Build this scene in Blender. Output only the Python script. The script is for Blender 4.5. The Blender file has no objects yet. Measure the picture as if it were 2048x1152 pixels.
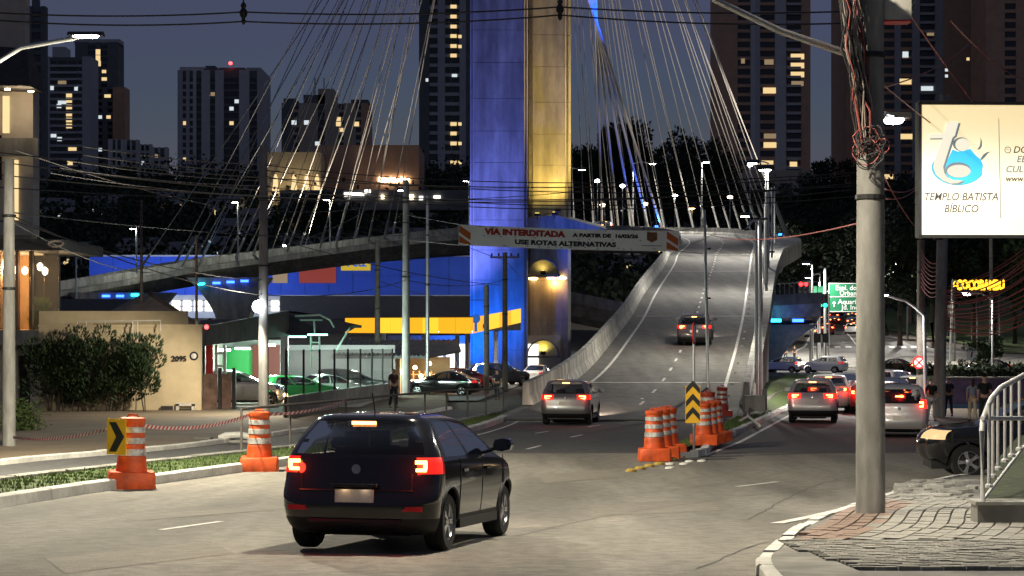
import bpy, bmesh, math, random
import numpy as np
from mathutils import Vector, Matrix
R = math.radians
random.seed(7); rng = np.random.default_rng(7)
sc = bpy.context.scene
COL = sc.collection
# ------------------------------------------------------------------ camera, sky, sun, exposure
F, CX, HY, CZ = 4000.0, 1024.0, 650.0, 1.6      # focal length in photo pixels, centre, horizon row, eye height
cam_d = bpy.data.cameras.new('Camera'); cam = bpy.data.objects.new('camera', cam_d); COL.objects.link(cam)
cam_d.sensor_width = 36; cam_d.lens = F * 36 / 2048
cam_d.shift_y = (HY - 576) / 2048
cam_d.clip_end = 6000; cam_d.clip_start = .1
cam.location = (0, 0, CZ); cam.rotation_euler = (R(90), 0, 0); sc.camera = cam
wd = bpy.data.worlds.new('World'); sc.world = wd; wd.use_nodes = True
nt = wd.node_tree; bg = nt.nodes['Background']
sky = nt.nodes.new('ShaderNodeTexSky'); sky.sky_type = 'NISHITA'; sky.sun_disc = False
sky.sun_elevation = R(-3.85); sky.sun_rotation = 0; sky.air_density = 1.0; sky.dust_density = .6; sky.ozone_density = 2.6
hs = nt.nodes.new('ShaderNodeHueSaturation'); hs.inputs['Saturation'].default_value = .95; nt.links.new(sky.outputs[0], hs.inputs['Color']); lt = nt.nodes.new('ShaderNodeMixRGB'); lt.blend_type = 'LIGHTEN'; lt.inputs[0].default_value = 1; lt.inputs[2].default_value = (.076, .090, .14, 1)
nt.links.new(hs.outputs[0], lt.inputs[1]); nt.links.new(lt.outputs[0], bg.inputs[0]); bg.inputs[1].default_value = .78
sun_d = bpy.data.lights.new('dusk_sun', 'SUN'); sun_d.energy = .015; sun_d.angle = R(20); sun_d.color = (1, .8, .7)
sun = bpy.data.objects.new('dusk_sun', sun_d); COL.objects.link(sun)
sun.rotation_euler = (R(-84), 0, 0)
sc.view_settings.view_transform = 'Standard'; sc.view_settings.look = 'None'
sc.view_settings.exposure = 0.0; sc.view_settings.gamma = 1.0; sc.view_settings.use_curve_mapping = False
sc.render.engine = 'CYCLES'
cy = sc.cycles; cy.use_denoising = True; cy.max_bounces = 5; cy.diffuse_bounces = 2; cy.glossy_bounces = 3
cy.transmission_bounces = 4; cy.transparent_max_bounces = 8; cy.sample_clamp_indirect = 4; cy.use_light_tree = True
cy.caustics_reflective = False; cy.caustics_refractive = False
try: cy.denoiser = 'OPENIMAGEDENOISE'
except Exception: pass

# ------------------------------------------------------------------ materials
M = {}
def mat(name, col, rough=.8, metal=0., var=.25, scale=6., bump=0., emit=None, es=0., spec=.4, coat=0., alpha=None, stains=0., sx=1., sz=1., streak=None):
    m = bpy.data.materials.new(name); m.use_nodes = True; n = m.node_tree; b = n.nodes['Principled BSDF']
    b.inputs['Base Color'].default_value = (*col, 1); b.inputs['Roughness'].default_value = rough
    b.inputs['Metallic'].default_value = metal; b.inputs['Specular IOR Level'].default_value = spec
    if coat: b.inputs['Coat Weight'].default_value = coat; b.inputs['Coat Roughness'].default_value = .04
    if var:
        tc = n.nodes.new('ShaderNodeTexCoord'); mp = n.nodes.new('ShaderNodeMapping'); mp.inputs['Scale'].default_value = (sx, sx, sz)
        n.links.new(tc.outputs['Object'], mp.inputs[0])
        no = n.nodes.new('ShaderNodeTexNoise'); no.inputs['Scale'].default_value = scale; no.inputs['Detail'].default_value = 6; no.inputs['Roughness'].default_value = .62
        n.links.new(mp.outputs[0], no.inputs['Vector'])
        rp = n.nodes.new('ShaderNodeValToRGB'); rp.color_ramp.elements[0].position = .3; rp.color_ramp.elements[1].position = .72
        c = np.array(col)
        rp.color_ramp.elements[0].color = (*(c * (1 - var)), 1); rp.color_ramp.elements[1].color = (*np.minimum(c * (1 + var * .8), 1), 1)
        n.links.new(no.outputs[0], rp.inputs[0]); out = rp.outputs[0]
        if stains:
            n2 = n.nodes.new('ShaderNodeTexNoise'); n2.inputs['Scale'].default_value = scale * .13; n2.inputs['Detail'].default_value = 3
            n.links.new(mp.outputs[0], n2.inputs['Vector'])
            r2 = n.nodes.new('ShaderNodeValToRGB'); r2.color_ramp.elements[0].position = .38; r2.color_ramp.elements[1].position = .6
            r2.color_ramp.elements[0].color = (1 - stains,) * 3 + (1,); r2.color_ramp.elements[1].color = (1, 1, 1, 1)
            n.links.new(n2.outputs[0], r2.inputs[0])
            mx = n.nodes.new('ShaderNodeMixRGB'); mx.blend_type = 'MULTIPLY'; mx.inputs[0].default_value = 1
            n.links.new(out, mx.inputs[1]); n.links.new(r2.outputs[0], mx.inputs[2]); out = mx.outputs[0]
        if streak:      # (scale xyz, strength): long soft streaks of wear or water
            m2 = n.nodes.new('ShaderNodeMapping'); m2.inputs['Scale'].default_value = streak[0]; n.links.new(tc.outputs['Object'], m2.inputs[0])
            n3 = n.nodes.new('ShaderNodeTexNoise'); n3.inputs['Scale'].default_value = 1; n3.inputs['Detail'].default_value = 4; n.links.new(m2.outputs[0], n3.inputs['Vector'])
            r3 = n.nodes.new('ShaderNodeValToRGB'); r3.color_ramp.elements[0].position = .36; r3.color_ramp.elements[1].position = .62; r3.color_ramp.elements[0].color = (1 - streak[1],) * 3 + (1,); r3.color_ramp.elements[1].color = (1, 1, 1, 1)
            n.links.new(n3.outputs[0], r3.inputs[0]); m3 = n.nodes.new('ShaderNodeMixRGB'); m3.blend_type = 'MULTIPLY'; m3.inputs[0].default_value = 1
            n.links.new(out, m3.inputs[1]); n.links.new(r3.outputs[0], m3.inputs[2]); out = m3.outputs[0]
        n.links.new(out, b.inputs['Base Color'])
        if bump:
            bp = n.nodes.new('ShaderNodeBump'); bp.inputs['Strength'].default_value = bump; bp.inputs['Distance'].default_value = .02
            n.links.new(no.outputs[0], bp.inputs['Height']); n.links.new(bp.outputs[0], b.inputs['Normal'])
    if emit:
        b.inputs['Emission Color'].default_value = (*emit, 1); b.inputs['Emission Strength'].default_value = es
    M[name] = m; return m
def glass(name, tint=(.02, .025, .03), see=.35, rough=.05, ior=1.5):
    m = bpy.data.materials.new(name); m.use_nodes = True; n = m.node_tree; n.nodes.clear()
    o = n.nodes.new('ShaderNodeOutputMaterial'); g = n.nodes.new('ShaderNodeBsdfGlossy'); t = n.nodes.new('ShaderNodeBsdfTransparent')
    d = n.nodes.new('ShaderNodeBsdfDiffuse'); d.inputs[0].default_value = (*tint, 1); g.inputs['Roughness'].default_value = rough
    t.inputs[0].default_value = (see, see, see, 1)
    f = n.nodes.new('ShaderNodeFresnel'); f.inputs[0].default_value = ior
    a = n.nodes.new('ShaderNodeMixShader'); a.inputs[0].default_value = .25; n.links.new(t.outputs[0], a.inputs[1]); n.links.new(d.outputs[0], a.inputs[2])
    b = n.nodes.new('ShaderNodeMixShader'); n.links.new(f.outputs[0], b.inputs[0]); n.links.new(a.outputs[0], b.inputs[1]); n.links.new(g.outputs[0], b.inputs[2])
    n.links.new(b.outputs[0], o.inputs[0]); M[name] = m; return m
def emi(name, col, s):
    m = mat(name, (.02, .02, .02), .5, var=0, emit=col, es=s)
    if not name.startswith(('tail', 'canopy', 'shop')): m.cycles.emission_sampling = 'NONE'
    return m
def paint(name, col, rough=.25, metal=.3):
    return mat(name, col, rough, metal, var=.06, scale=3, coat=.8)

# ------------------------------------------------------------------ mesh building
class MB:
    def __init__(s): s.v = []; s.f = []
    def add(s, vs, fs):
        o = len(s.v); s.v += [tuple(v) for v in vs]; s.f += [tuple(i + o for i in f) for f in fs]; return s
    def box(s, c, d, rz=0, mtx=None):
        x, y, z = d[0] / 2, d[1] / 2, d[2] / 2
        vs = [Vector((i * x, j * y, k * z)) for k in (-1, 1) for j in (-1, 1) for i in (-1, 1)]
        if rz: mt = Matrix.Rotation(rz, 3, 'Z'); vs = [mt @ v for v in vs]
        if mtx is not None: vs = [mtx @ v for v in vs]
        c = Vector(c); return s.add([v + c for v in vs], [(0, 2, 3, 1), (4, 5, 7, 6), (0, 1, 5, 4), (2, 6, 7, 3), (0, 4, 6, 2), (1, 3, 7, 5)])
    def bbox(s, x0, x1, y0, y1, z0, z1): return s.box(((x0 + x1) / 2, (y0 + y1) / 2, (z0 + z1) / 2), (x1 - x0, y1 - y0, z1 - z0))
    def tube(s, pts, r, n=8, cap=True):
        pts = [Vector(p) for p in pts]; k = len(pts); rs = r if isinstance(r, (list, tuple)) else [r] * k
        o = len(s.v); up = Vector((0, 0, 1))
        for i, p in enumerate(pts):
            t = (pts[min(i + 1, k - 1)] - pts[max(i - 1, 0)]).normalized()
            a = t.cross(up); 
            if a.length < .05: a = t.cross(Vector((1, 0, 0)))
            a.normalize(); b = t.cross(a).normalized()
            for j in range(n):
                w = 2 * math.pi * j / n; s.v.append(tuple(p + (a * math.cos(w) + b * math.sin(w)) * rs[i]))
        for i in range(k - 1):
            for j in range(n): s.f.append((o + i * n + j, o + i * n + (j + 1) % n, o + (i + 1) * n + (j + 1) % n, o + (i + 1) * n + j))
        if cap: s.f.append(tuple(o + j for j in range(n))[::-1]); s.f.append(tuple(o + (k - 1) * n + j for j in range(n)))
        return s
    def lathe(s, prof, c=(0, 0, 0), n=16, axis='Z', cap=True):
        o = len(s.v); c = Vector(c)
        for r, z in prof:
            for j in range(n):
                w = 2 * math.pi * j / n; a, b = r * math.cos(w), r * math.sin(w)
                v = (a, b, z) if axis == 'Z' else (z, a, b) if axis == 'X' else (a, z, b)
                s.v.append(tuple(c + Vector(v)))
        k = len(prof)
        for i in range(k - 1):
            for j in range(n): s.f.append((o + i * n + j, o + i * n + (j + 1) % n, o + (i + 1) * n + (j + 1) % n, o + (i + 1) * n + j))
        if cap: s.f.append(tuple(o + j for j in range(n))[::-1]); s.f.append(tuple(o + (k - 1) * n + j for j in range(n)))
        return s
    def prism(s, poly, z0, z1, mtx=None):      # poly of (x, y); extruded along z, optional matrix
        n = len(poly); vs = [Vector((p[0], p[1], z0)) for p in poly] + [Vector((p[0], p[1], z1)) for p in poly]
        if mtx is not None: vs = [mtx @ v for v in vs]
        return s.add(vs, [tuple(range(n))[::-1], tuple(range(n, 2 * n))] + [(i, (i + 1) % n, n + (i + 1) % n, n + i) for i in range(n)])
    def loft(s, rows, closed=False, caps=False):    # rows of equally long point lists
        o = len(s.v); n = len(rows[0])
        for r in rows: s.v += [tuple(p) for p in r]
        for i in range(len(rows) - 1):
            for j in range(n if closed else n - 1): s.f.append((o + i * n + j, o + i * n + (j + 1) % n, o + (i + 1) * n + (j + 1) % n, o + (i + 1) * n + j))
        if caps: s.f.append(tuple(o + j for j in range(n))[::-1]); s.f.append(tuple(o + (len(rows) - 1) * n + j for j in range(n)))
        return s
    def mesh(s, name, m=None, smooth=False, fix=True):
        me = bpy.data.meshes.new(name); me.from_pydata(s.v, [], s.f)
        if fix:
            bm = bmesh.new(); bm.from_mesh(me); bmesh.ops.recalc_face_normals(bm, faces=bm.faces); bm.to_mesh(me); bm.free()
        if smooth: me.polygons.foreach_set('use_smooth', [True] * len(me.polygons)); me.set_sharp_from_angle(angle=R(38))
        if m: me.materials.append(M[m] if isinstance(m, str) else m)
        return me
    def build(s, name, m, parent=None, smooth=False, loc=(0, 0, 0), fix=True): return link(name, s.mesh(name, m, smooth, fix), parent, loc)
def link(name, me, parent=None, loc=(0, 0, 0), rz=0, scale=None):
    o = bpy.data.objects.new(name, me); COL.objects.link(o); o.parent = parent; o.location = loc; o.rotation_euler = (0, 0, rz)
    if scale is not None: o.scale = scale
    return o
def tag(o, label=None, cat=None, group=None, kind=None):
    if label: o['label'] = label
    if cat: o['category'] = cat
    if group: o['group'] = group
    if kind: o['kind'] = kind
    return o
def T(name, label, cat, loc=(0, 0, 0), rz=0, group=None):
    o = bpy.data.objects.new(name, None); COL.objects.link(o); o.location = loc; o.rotation_euler = (0, 0, rz); o.empty_display_size = .2
    return tag(o, label, cat, group)
def copy_tree(o, parent=None):
    c = o.copy(); COL.objects.link(c); c.parent = parent
    for ch in list(o.children): copy_tree(ch, c)
    return c
def struct(o): o['kind'] = 'structure'; return o
def lamp(name, kind, loc, power, col=(1, 1, 1), parent=None, size=.1, spot=None, blend=.5, aim=None):
    l = bpy.data.lights.new(name, kind); l.energy = power; l.color = col; l.shadow_soft_size = size
    o = bpy.data.objects.new(name, l); COL.objects.link(o); o.parent = parent; o.location = loc
    if kind == 'SPOT':
        l.spot_size = R(spot or 150); l.spot_blend = blend
        if aim is not None: o.rotation_euler = (Vector(aim)).to_track_quat('-Z', 'Y').to_euler()
    return o
UNIT = {}
def unit(m):      # shared unit cube for a material
    if m not in UNIT: UNIT[m] = MB().box((0, 0, 0), (1, 1, 1)).mesh('block_' + m, m)
    return UNIT[m]
def ublock(name, m, parent, c, d, rz=0): return link(name, unit(m), parent, c, rz, d)

# ------------------------------------------------------------------ the lie of the land
_PD = np.array([-60, 0, 10, 20, 30, 42, 54, 67, 75, 90, 110, 145, 175, 200, 215, 230, 267, 320, 400, 600, 3000.])
_PZ = np.array([.9, -1.55, -1.96, -2.37, -2.78, -3.22, -3.45, -3.60, -3.68, -3.83, -4.05, -4.4, -4.55, -4.5, -4.25, -3.7, -1.6, .3, 2.6, 7, 40.])
_sl = np.gradient(_PZ, _PD)
def zg(d):        # world height of the ground at distance d
    d = float(d); i = int(np.clip(np.searchsorted(_PD, d) - 1, 0, len(_PD) - 2)); h = _PD[i + 1] - _PD[i]; t = (d - _PD[i]) / h
    return CZ + (2*t**3-3*t**2+1)*_PZ[i] + (t**3-2*t**2+t)*h*_sl[i] + (-2*t**3+3*t**2)*_PZ[i+1] + (t**3-t**2)*h*_sl[i+1]
def W(px, py, d): return Vector(((px - CX) / F * d, d, CZ - (py - HY) / F * d))
def X(px, d): return (px - CX) / F * d
def Z(py, d): return CZ - (py - HY) / F * d
def G(px, py, dz=0):   # where the sight line through a photo pixel meets the ground (raised by dz)
    lo, hi = 6., 6.
    while hi < 320:
        hi = lo + .5
        if zg(hi) + dz >= CZ - (py - HY) / F * hi: break
        lo = hi
    for _ in range(20):
        m = (lo + hi) / 2
        if zg(m) + dz >= CZ - (py - HY) / F * m: hi = m
        else: lo = m
    return Vector(((px - CX) / F * hi, hi, zg(hi) + dz))
def resample(pts, step):
    P = np.array([[p[0], p[1]] for p in pts]); L = np.r_[0, np.cumsum(np.hypot(*np.diff(P, axis=0).T))]
    n = max(2, int(L[-1] / step) + 1); q = np.linspace(0, L[-1], n)
    return np.c_[np.interp(q, L, P[:, 0]), np.interp(q, L, P[:, 1])]
def smooth_poly(pts, step=1., it=2):
    P = np.array([[p[0], p[1]] for p in pts], float)
    for _ in range(it):
        Q = [P[0]]
        for a, b in zip(P[:-1], P[1:]): Q += [.75 * a + .25 * b, .25 * a + .75 * b]
        P = np.array(Q + [P[-1]])
    return resample(P, step)
def offset(P, w):
    t = np.gradient(P, axis=0); t /= np.linalg.norm(t, axis=1)[:, None] + 1e-9
    return P + np.c_[-t[:, 1], t[:, 0]] * w
def band(A, B, dz, nx=1):     # sheet following the ground between two equally long xy polylines
    mb = MB(); rows = []
    for a, b in zip(A, B):
        rows.append([(a[0] + (b[0] - a[0]) * t, a[1] + (b[1] - a[1]) * t, zg(a[1] + (b[1] - a[1]) * t) + dz) for t in np.linspace(0, 1, nx + 1)])
    return mb.loft(rows)
def kerb_mb(P, w, h, dz=0):   # closed kerb of width w (to the left of travel) and height h along P
    Q = offset(P, w); rows = []
    for a, b in zip(P, Q):
        za, zb = zg(a[1]) + dz, zg(b[1]) + dz
        rows.append([(a[0], a[1], za - .1), (a[0] + (b[0]-a[0])*.06, a[1] + (b[1]-a[1])*.06, za + h - .02), (a[0]+(b[0]-a[0])*.18, a[1]+(b[1]-a[1])*.18, za + h), (b[0], b[1], zb + h), (b[0], b[1], zb - .1)])
    return MB().loft(rows, closed=True, caps=True)
def text_mesh(s, size, m, bold=0., shear=0., align='CENTER', ext=.004, spacing=1.):
    cu = bpy.data.curves.new('lettering', 'FONT'); cu.body = s; cu.size = size; cu.offset = bold; cu.shear = shear
    cu.align_x = align; cu.align_y = 'CENTER'; cu.extrude = ext; cu.space_character = spacing; cu.resolution_u = 3
    o = bpy.data.objects.new('lettering', cu); me = bpy.data.meshes.new_from_object(o); bpy.data.objects.remove(o); bpy.data.curves.remove(cu)
    me.materials.clear(); me.materials.append(M[m]); me.name = 'lettering'; return me
def put_text(s, size, m, parent, loc, rot=(R(90), 0, 0), name='lettering', width=None, **k):
    me = text_mesh(s, size, m, **k); o = link(name, me, parent, loc); o.rotation_euler = rot
    if width:
        xs = [v.co.x for v in me.vertices]; w = max(xs) - min(xs); o.scale = (width / w, 1, 1)
    return o

ORD = 'first second third fourth fifth sixth seventh eighth ninth tenth eleventh twelfth thirteenth fourteenth fifteenth sixteenth seventeenth eighteenth nineteenth twentieth twenty-first twenty-second'.split()
# palette
mat('asphalt_old', (.245, .23, .198), .85, scale=38, var=.26, bump=.6, stains=.28, streak=((.8, .06, 1), .38))
mat('asphalt_patch', (.19, .175, .145), .85, scale=30, var=.25, bump=.5, stains=.2)
mat('asphalt_new', (.088, .088, .088), .82, scale=30, var=.3, bump=.4, stains=.25)
mat('asphalt_far', (.16, .158, .15), .85, scale=10, var=.25, stains=.2)
mat('deck_asphalt', (.185, .18, .165), .85, scale=14, var=.22, bump=.3, stains=.25, streak=((1.2, .04, 1), .3))
mat('dark_turf', (.035, .045, .02), .95, scale=9, var=.6, bump=.8, stains=.4)
mat('soil', (.06, .05, .04), .95, scale=2, var=.4)
mat('grass', (.07, .105, .03), .9, scale=7, var=.45, bump=.6)
mat('grass_blade', (.085, .13, .035), .8, scale=3, var=.4)
mat('road_paint', (.72, .71, .66), .7, scale=25, var=.22, stains=.25)
mat('kerb_white', (.66, .65, .6), .85, scale=9, var=.15, bump=.25, stains=.22)
mat('concrete', (.34, .33, .30), .88, scale=3, var=.22, bump=.3, stains=.3, sz=.6, streak=((1.6, 1.6, .2), .35))
mat('concrete_pale', (.46, .45, .41), .88, scale=2.2, var=.22, bump=.3, stains=.3, sz=.4, streak=((2.2, 2.2, .25), .38))
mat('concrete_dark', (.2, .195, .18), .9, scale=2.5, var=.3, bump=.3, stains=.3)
mat('pole_concrete', (.32, .315, .295), .9, scale=7, var=.22, bump=.4, stains=.3, sz=.35, streak=((5, 5, .5), .3))
mat('pole_dark', (.13, .115, .1), .9, scale=6, var=.3)
mat('galv', (.45, .46, .46), .42, .75, scale=12, var=.12)
mat('black_metal', (.03, .03, .03), .5, .4, scale=8, var=.2)
mat('rail_paint', (.5, .5, .5), .5, .2, scale=8, var=.12)
mat('wire', (.03, .03, .033), .6, var=0)
mat('wire_red_glow', (.34, .09, .08), .6, var=0)  # red light falling on the cables is put into this colour
mat('wire_pale', (.3, .25, .22), .6, var=0)
mat('sidewalk_tan', (.15, .115, .075), .92, scale=4, var=.2, stains=.25)
mat('paver_grey', (.29, .28, .25), .9, scale=20, var=.3, bump=.4)
mat('paver_red', (.27, .2, .165), .9, scale=20, var=.3, bump=.4)
mat('paver_dark', (.19, .185, .17), .9, scale=20, var=.3, bump=.4)
mat('orange_plastic', (.8, .115, .02), .55, scale=9, var=.18, stains=.3, streak=((5, 5, 2.5), .3))
mat('orange_dull', (.3, .04, .02), .6, scale=4, var=.3)  # darker red than the orange barrels
mat('reflective', (.6, .6, .58), .35, .3, scale=20, var=.35, streak=((9, 9, 6), .45))
mat('stud_yellow', (.4, .27, .05), .7, scale=20, var=.4)
mat('sign_yellow', (.75, .42, .015), .45, scale=6, var=.1)
mat('sign_black', (.012, .012, .012), .5, var=0)
mat('white_paint', (.72, .72, .7), .6, scale=5, var=.08)
mat('red_paint', (.5, .02, .02), .55, var=.1)
mat('tyre', (.012, .012, .012), .85, scale=20, var=.2)
mat('trim_black', (.01, .01, .011), .55, var=0)
mat('chrome', (.6, .6, .62), .15, 1., var=0)
mat('rim', (.5, .5, .52), .3, .9, scale=6, var=.1)
mat('plate', (.62, .6, .55), .5, scale=30, var=.12)
mat('interior', (.02, .02, .02), .9, var=0)
mat('skin', (.42, .24, .16), .6, scale=20, var=.08)
mat('hair', (.015, .01, .008), .6, var=0)
glass('car_glass', (.01, .012, .014), .62)
glass('dark_glass', (.01, .01, .012), .06)
glass('pane_glass', (.12, .13, .13), .8, .05, 1.12)
emi('led_white', (1, .97, .9), 60)
emi('led_cool', (.9, .95, 1), 40)
emi('sodium', (1, .55, .18), 40)
emi('lamp_warm', (1, .8, .5), 14)
emi('tail_red', (1, .012, .006), 1.2)
emi('tail_hot', (1, .015, .008), 3.2)
emi('tail_core', (1, .34, .08), 11)
emi('tail_dim', (1, .02, .008), .7)
emi('head_white', (1, .93, .8), 25)
emi('head_amber', (1, .62, .28), 1.1)
emi('blue_strip', (.03, .12, 1), 7)
emi('cyan_strip', (.02, .5, 1), 9)
emi('win_warm', (1, .72, .34), .95)
emi('win_dim', (1, .72, .42), .28)
emi('win_cool', (.85, .95, 1), .8)
# ------------------------------------------------------------------ ground, roads, kerbs, pavements
def hill_z(x, y):
    c = np.exp(-((x - 72) / 34) ** 2)
    rise = max(0, y - 295) * .118 * (1 - c) + max(0, y - 470) * .24 * c
    return zg(min(y, 480)) + min(rise, 46) + (math.sin(x * .02 + y * .013) + math.sin(x * .047 - y * .03)) * min(1.5, max(0, y - 300) * .02)
ys = list(np.arange(-60, 300, 3.)) + list(np.arange(300, 700, 10.)) + list(np.arange(700, 3001, 100.))
xs = list(np.linspace(-2500, -200, 12)) + list(np.linspace(-180, 180, 37)) + list(np.linspace(200, 2500, 12))
tag(MB().loft([[(x, y, (zg(y) if y < 296 else hill_z(x, y)) - .03) for x in xs] for y in ys]).build('ground', 'soil', fix=False), kind='structure')

L0 = smooth_poly([(-9.2, -20), (-8.9, 10)] + [G(*p).xy for p in ((0, 1018), (218, 981), (483, 945), (596, 930), (790, 898), (960, 864), (1034, 833))], 1.)
GK = smooth_poly([(-11.5, -20), (-11.4, 12)] + [G(*p).xy for p in ((0, 973), (238, 945), (374, 929), (596, 905), (780, 876), (950, 845), (1012, 829))], 1.)
FK = smooth_poly([(-16, -20), (-15.6, 20)] + [G(*p).xy for p in ((0, 930), (238, 911), (398, 896), (540, 875), (700, 853), (850, 830), (905, 820))], 1.)
def eq(A, B, n=90):
    f = lambda P: np.c_[np.interp(np.linspace(0, 1, n), np.linspace(0, 1, len(P)), P[:, 0]), np.interp(np.linspace(0, 1, n), np.linspace(0, 1, len(P)), P[:, 1])]
    return f(A), f(B)
def grid_road(name, y0, y1, xl, xr, m, dz, nx=10, step=1.5):
    rows = []
    for y in np.linspace(y0, y1, int((y1 - y0) / step) + 2):
        a, b = xl(y), xr(y); rows.append([(a + (b - a) * t, y, zg(y) + dz) for t in np.linspace(0, 1, nx + 1)])
    return struct(MB().loft(rows).build(name, m, fix=False))
def itp(pts): 
    P = np.array(pts, float); return lambda y: float(np.interp(y, P[:, 0], P[:, 1]))
xl_main = itp([(p[1], p[0]) for p in L0])
RK = itp([(40, 30), (53, 30), (56, 14.5), (60, 13.1), (65, 13.9), (76, 15.8), (90, 18.6), (110, 22.4), (130, 26), (150, 30), (170, 34)])
IK = itp([(50, 4.0), (54, 4.9), (60, 6.3), (73.5, 9.05), (84, 11.2), (98, 14.0), (115, 17.2), (140, 21.5), (170, 26)])   # island kerb
grid_road('road_old_asphalt', -30, 53.6, lambda y: xl_main(y) if y > -20 else -9.2, lambda y: 34, 'asphalt_old', .012, 12)
grid_road('road_new_asphalt', 53.6, 83.6, lambda y: xl_main(min(y, 82)), lambda y: RK(y) + .3, 'asphalt_new', .014, 10)
grid_road('side_street', 83.6, 172, lambda y: IK(y) - .4, lambda y: RK(y) + .3, 'asphalt_new', .014, 4)
grid_road('cross_road', 172, 240, lambda y: -8, lambda y: 190, 'asphalt_far', .016, 12, 2)
AVL = itp([(240, 33.5), (248, 36), (360, 56), (480, 78)]); AVR = itp([(240, 54), (250, 50), (280, 52), (360, 71), (480, 95)])
grid_road('avenue', 240, 478, AVL, AVR, 'asphalt_far', .02, 3, 3)
# fine cracks and tar seams laid on the old asphalt
for pts in ([(0, 1052), (300, 1022), (620, 1000)], [(20, 1035), (240, 1003), (590, 962)], [(1030, 1075), (1250, 1025), (1560, 985), (1720, 975)], [(1500, 1040), (1640, 960), (1850, 935)], [(1130, 1000), (1330, 985), (1480, 962)], [(1400, 1140), (1520, 1085), (1700, 1060)]):
    P = smooth_poly([G(*p).xy for p in pts], .5); P = P + rng.normal(0, .02, P.shape)
    o = band(P, offset(P, .018), .0175).build('tar_seam', 'asphalt_new', fix=False); struct(o)
# repaired patches
for k, pts in enumerate(([(90, 1120), (420, 1085), (470, 1110), (130, 1150)], [(1080, 950), (1230, 940), (1250, 955), (1090, 968)], [(1180, 1010), (1420, 1000), (1440, 1022), (1190, 1035)], [(560, 1010), (250, 1035), (255, 1045), (570, 1020)])):
    C = [G(*p) for p in pts]; o = MB().loft([[tuple(C[0].lerp(C[1], t) + Vector((0, 0, .0155))) for t in np.linspace(0, 1, 6)], [tuple(C[3].lerp(C[2], t) + Vector((0, 0, .0155))) for t in np.linspace(0, 1, 6)]]).build('asphalt_patch', 'asphalt_patch', fix=False); struct(o)
# bands
a, b = eq(offset(L0, .26), GK); struct(band(a, b, .13, 3).build('verge', 'grass', fix=False))
a, b = eq(offset(GK, .2), FK); struct(band(a, b, .03, 3).build('service_lane', 'asphalt_new', fix=False))
wallline = smooth_poly([(-60, 30), (-45, 60), (-30, 82), (-14, 86), (-9, 96), (-6.5, 112), (-4, 120)], 2)
a, b = eq(offset(FK, .2), wallline); struct(band(a, b, .13, 3).build('pavement', 'sidewalk_tan', fix=False))
def kerb_pieces(name, P, w, h, m, step, gap=.015, jit=.006):
    root = tag(bpy.data.objects.new(name, None), kind='structure'); COL.objects.link(root)
    Q = resample(P, step)
    for i in range(len(Q) - 1):
        a, b = Q[i], Q[i + 1]; t = (b - a) / np.linalg.norm(b - a)
        seg = np.array([a + t * gap, (a + b) / 2, b - t * gap]) + rng.normal(0, jit, 2)
        kerb_mb(seg, w, h + rng.normal(0, jit)).build('kerb_stone', m, root)
    return root
kerb_pieces('kerb', L0, .27, .2, 'kerb_white', 1.9)
kerb_pieces('kerb_between_lanes', GK[(GK[:, 1] > 15)], .26, .2, 'concrete', 1.4, .03, .012)
kerb_pieces('kerb_by_pavement', FK[FK[:, 1] > 25], .22, .16, 'kerb_white', 1.5)
# broken kerb lump (dark gap) and storm drain inlet on the far kerb
p = G(160, 935, .1); dr = T('storm_drain', 'concrete storm drain inlet with dark mouth on the kerb beside the beige wall', 'drain', G(445, 886))
MB().box((0, .1, .05), (2.1, .8, .1)).build('apron', 'concrete', dr)
MB().tube([(-.05, -.25, .16), (.15, -.3, .24), (.6, -.3, .26), (.95, -.25, .16)], .1, 8).build('arch', 'kerb_white', dr, True)
MB().box((-.55, -.2, .13), (.5, .5, .1)).build('cover_slab', 'concrete_dark', dr)

# white edge paint
def line(name, P, w, dz=.022, m='road_paint', deckz=None): return struct(band(P, offset(P, w), dz).build(name, m, fix=False))
line('edge_line', offset(L0, -.55), -.14) if False else None
line('road_edge_line', smooth_poly([G(1565, 1050).xy, G(1640, 1035).xy, G(1705, 1019).xy], .5), .17)
line('road_edge_line', smooth_poly([(IK(y) + .62, y) for y in np.arange(52, 96, 2)], 1), .14, .024)
line('road_edge_line', smooth_poly([(RK(y) - .55, y) for y in np.arange(62, 96, 2)], 1), .14, .024)
line('road_edge_line', smooth_poly([(p[0] + .6, p[1]) for p in L0 if 56 < p[1] < 83], 1), .12, .024)
line('faded_line', smooth_poly([G(330, 1062).xy, G(450, 1045).xy], .5), .1, .0175)
line('faded_line', smooth_poly([G(1480, 975).xy, G(1560, 965).xy], .5), .12, .0175)
for (u, v, u2, v2) in ((1058, 900, 1085, 893), (1075, 868, 1100, 864), (1145, 876, 1168, 871), (1180, 855, 1204, 851), (1210, 842, 1260, 840)):
    A = np.array([G(u, v).xy, G(u2, v2).xy]); line('lane_dash', resample(A, .5), .12, .026)
# crossing and lane lines on the far avenue
for i in range(11):
    x = 37 + i * 1.35; struct(band(np.array([(x, 246.), (x + .4, 249.)]), np.array([(x + .75, 246.), (x + 1.15, 249.)]), .03).build('crossing_stripe', 'road_paint', fix=False))
for off in (.25, .5, .75):
    pts = [(AVL(y) + (AVR(y) - AVL(y)) * off, y) for y in np.arange(251, 470, 3)]; line('avenue_lane_line', np.array(pts), .22, .035)
line('avenue_edge_line', np.array([(AVL(y) + .5, y) for y in np.arange(241, 470, 3)]), .25, .035)
for k, (x0, y0, x1, y1) in enumerate(((30, 190, 120, 205), (36, 206, 60, 232), (60, 222, 150, 226))):
    line('cross_road_line', resample(np.array([(x0, y0), (x1, y1)]), 2), .2, .034)

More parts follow.
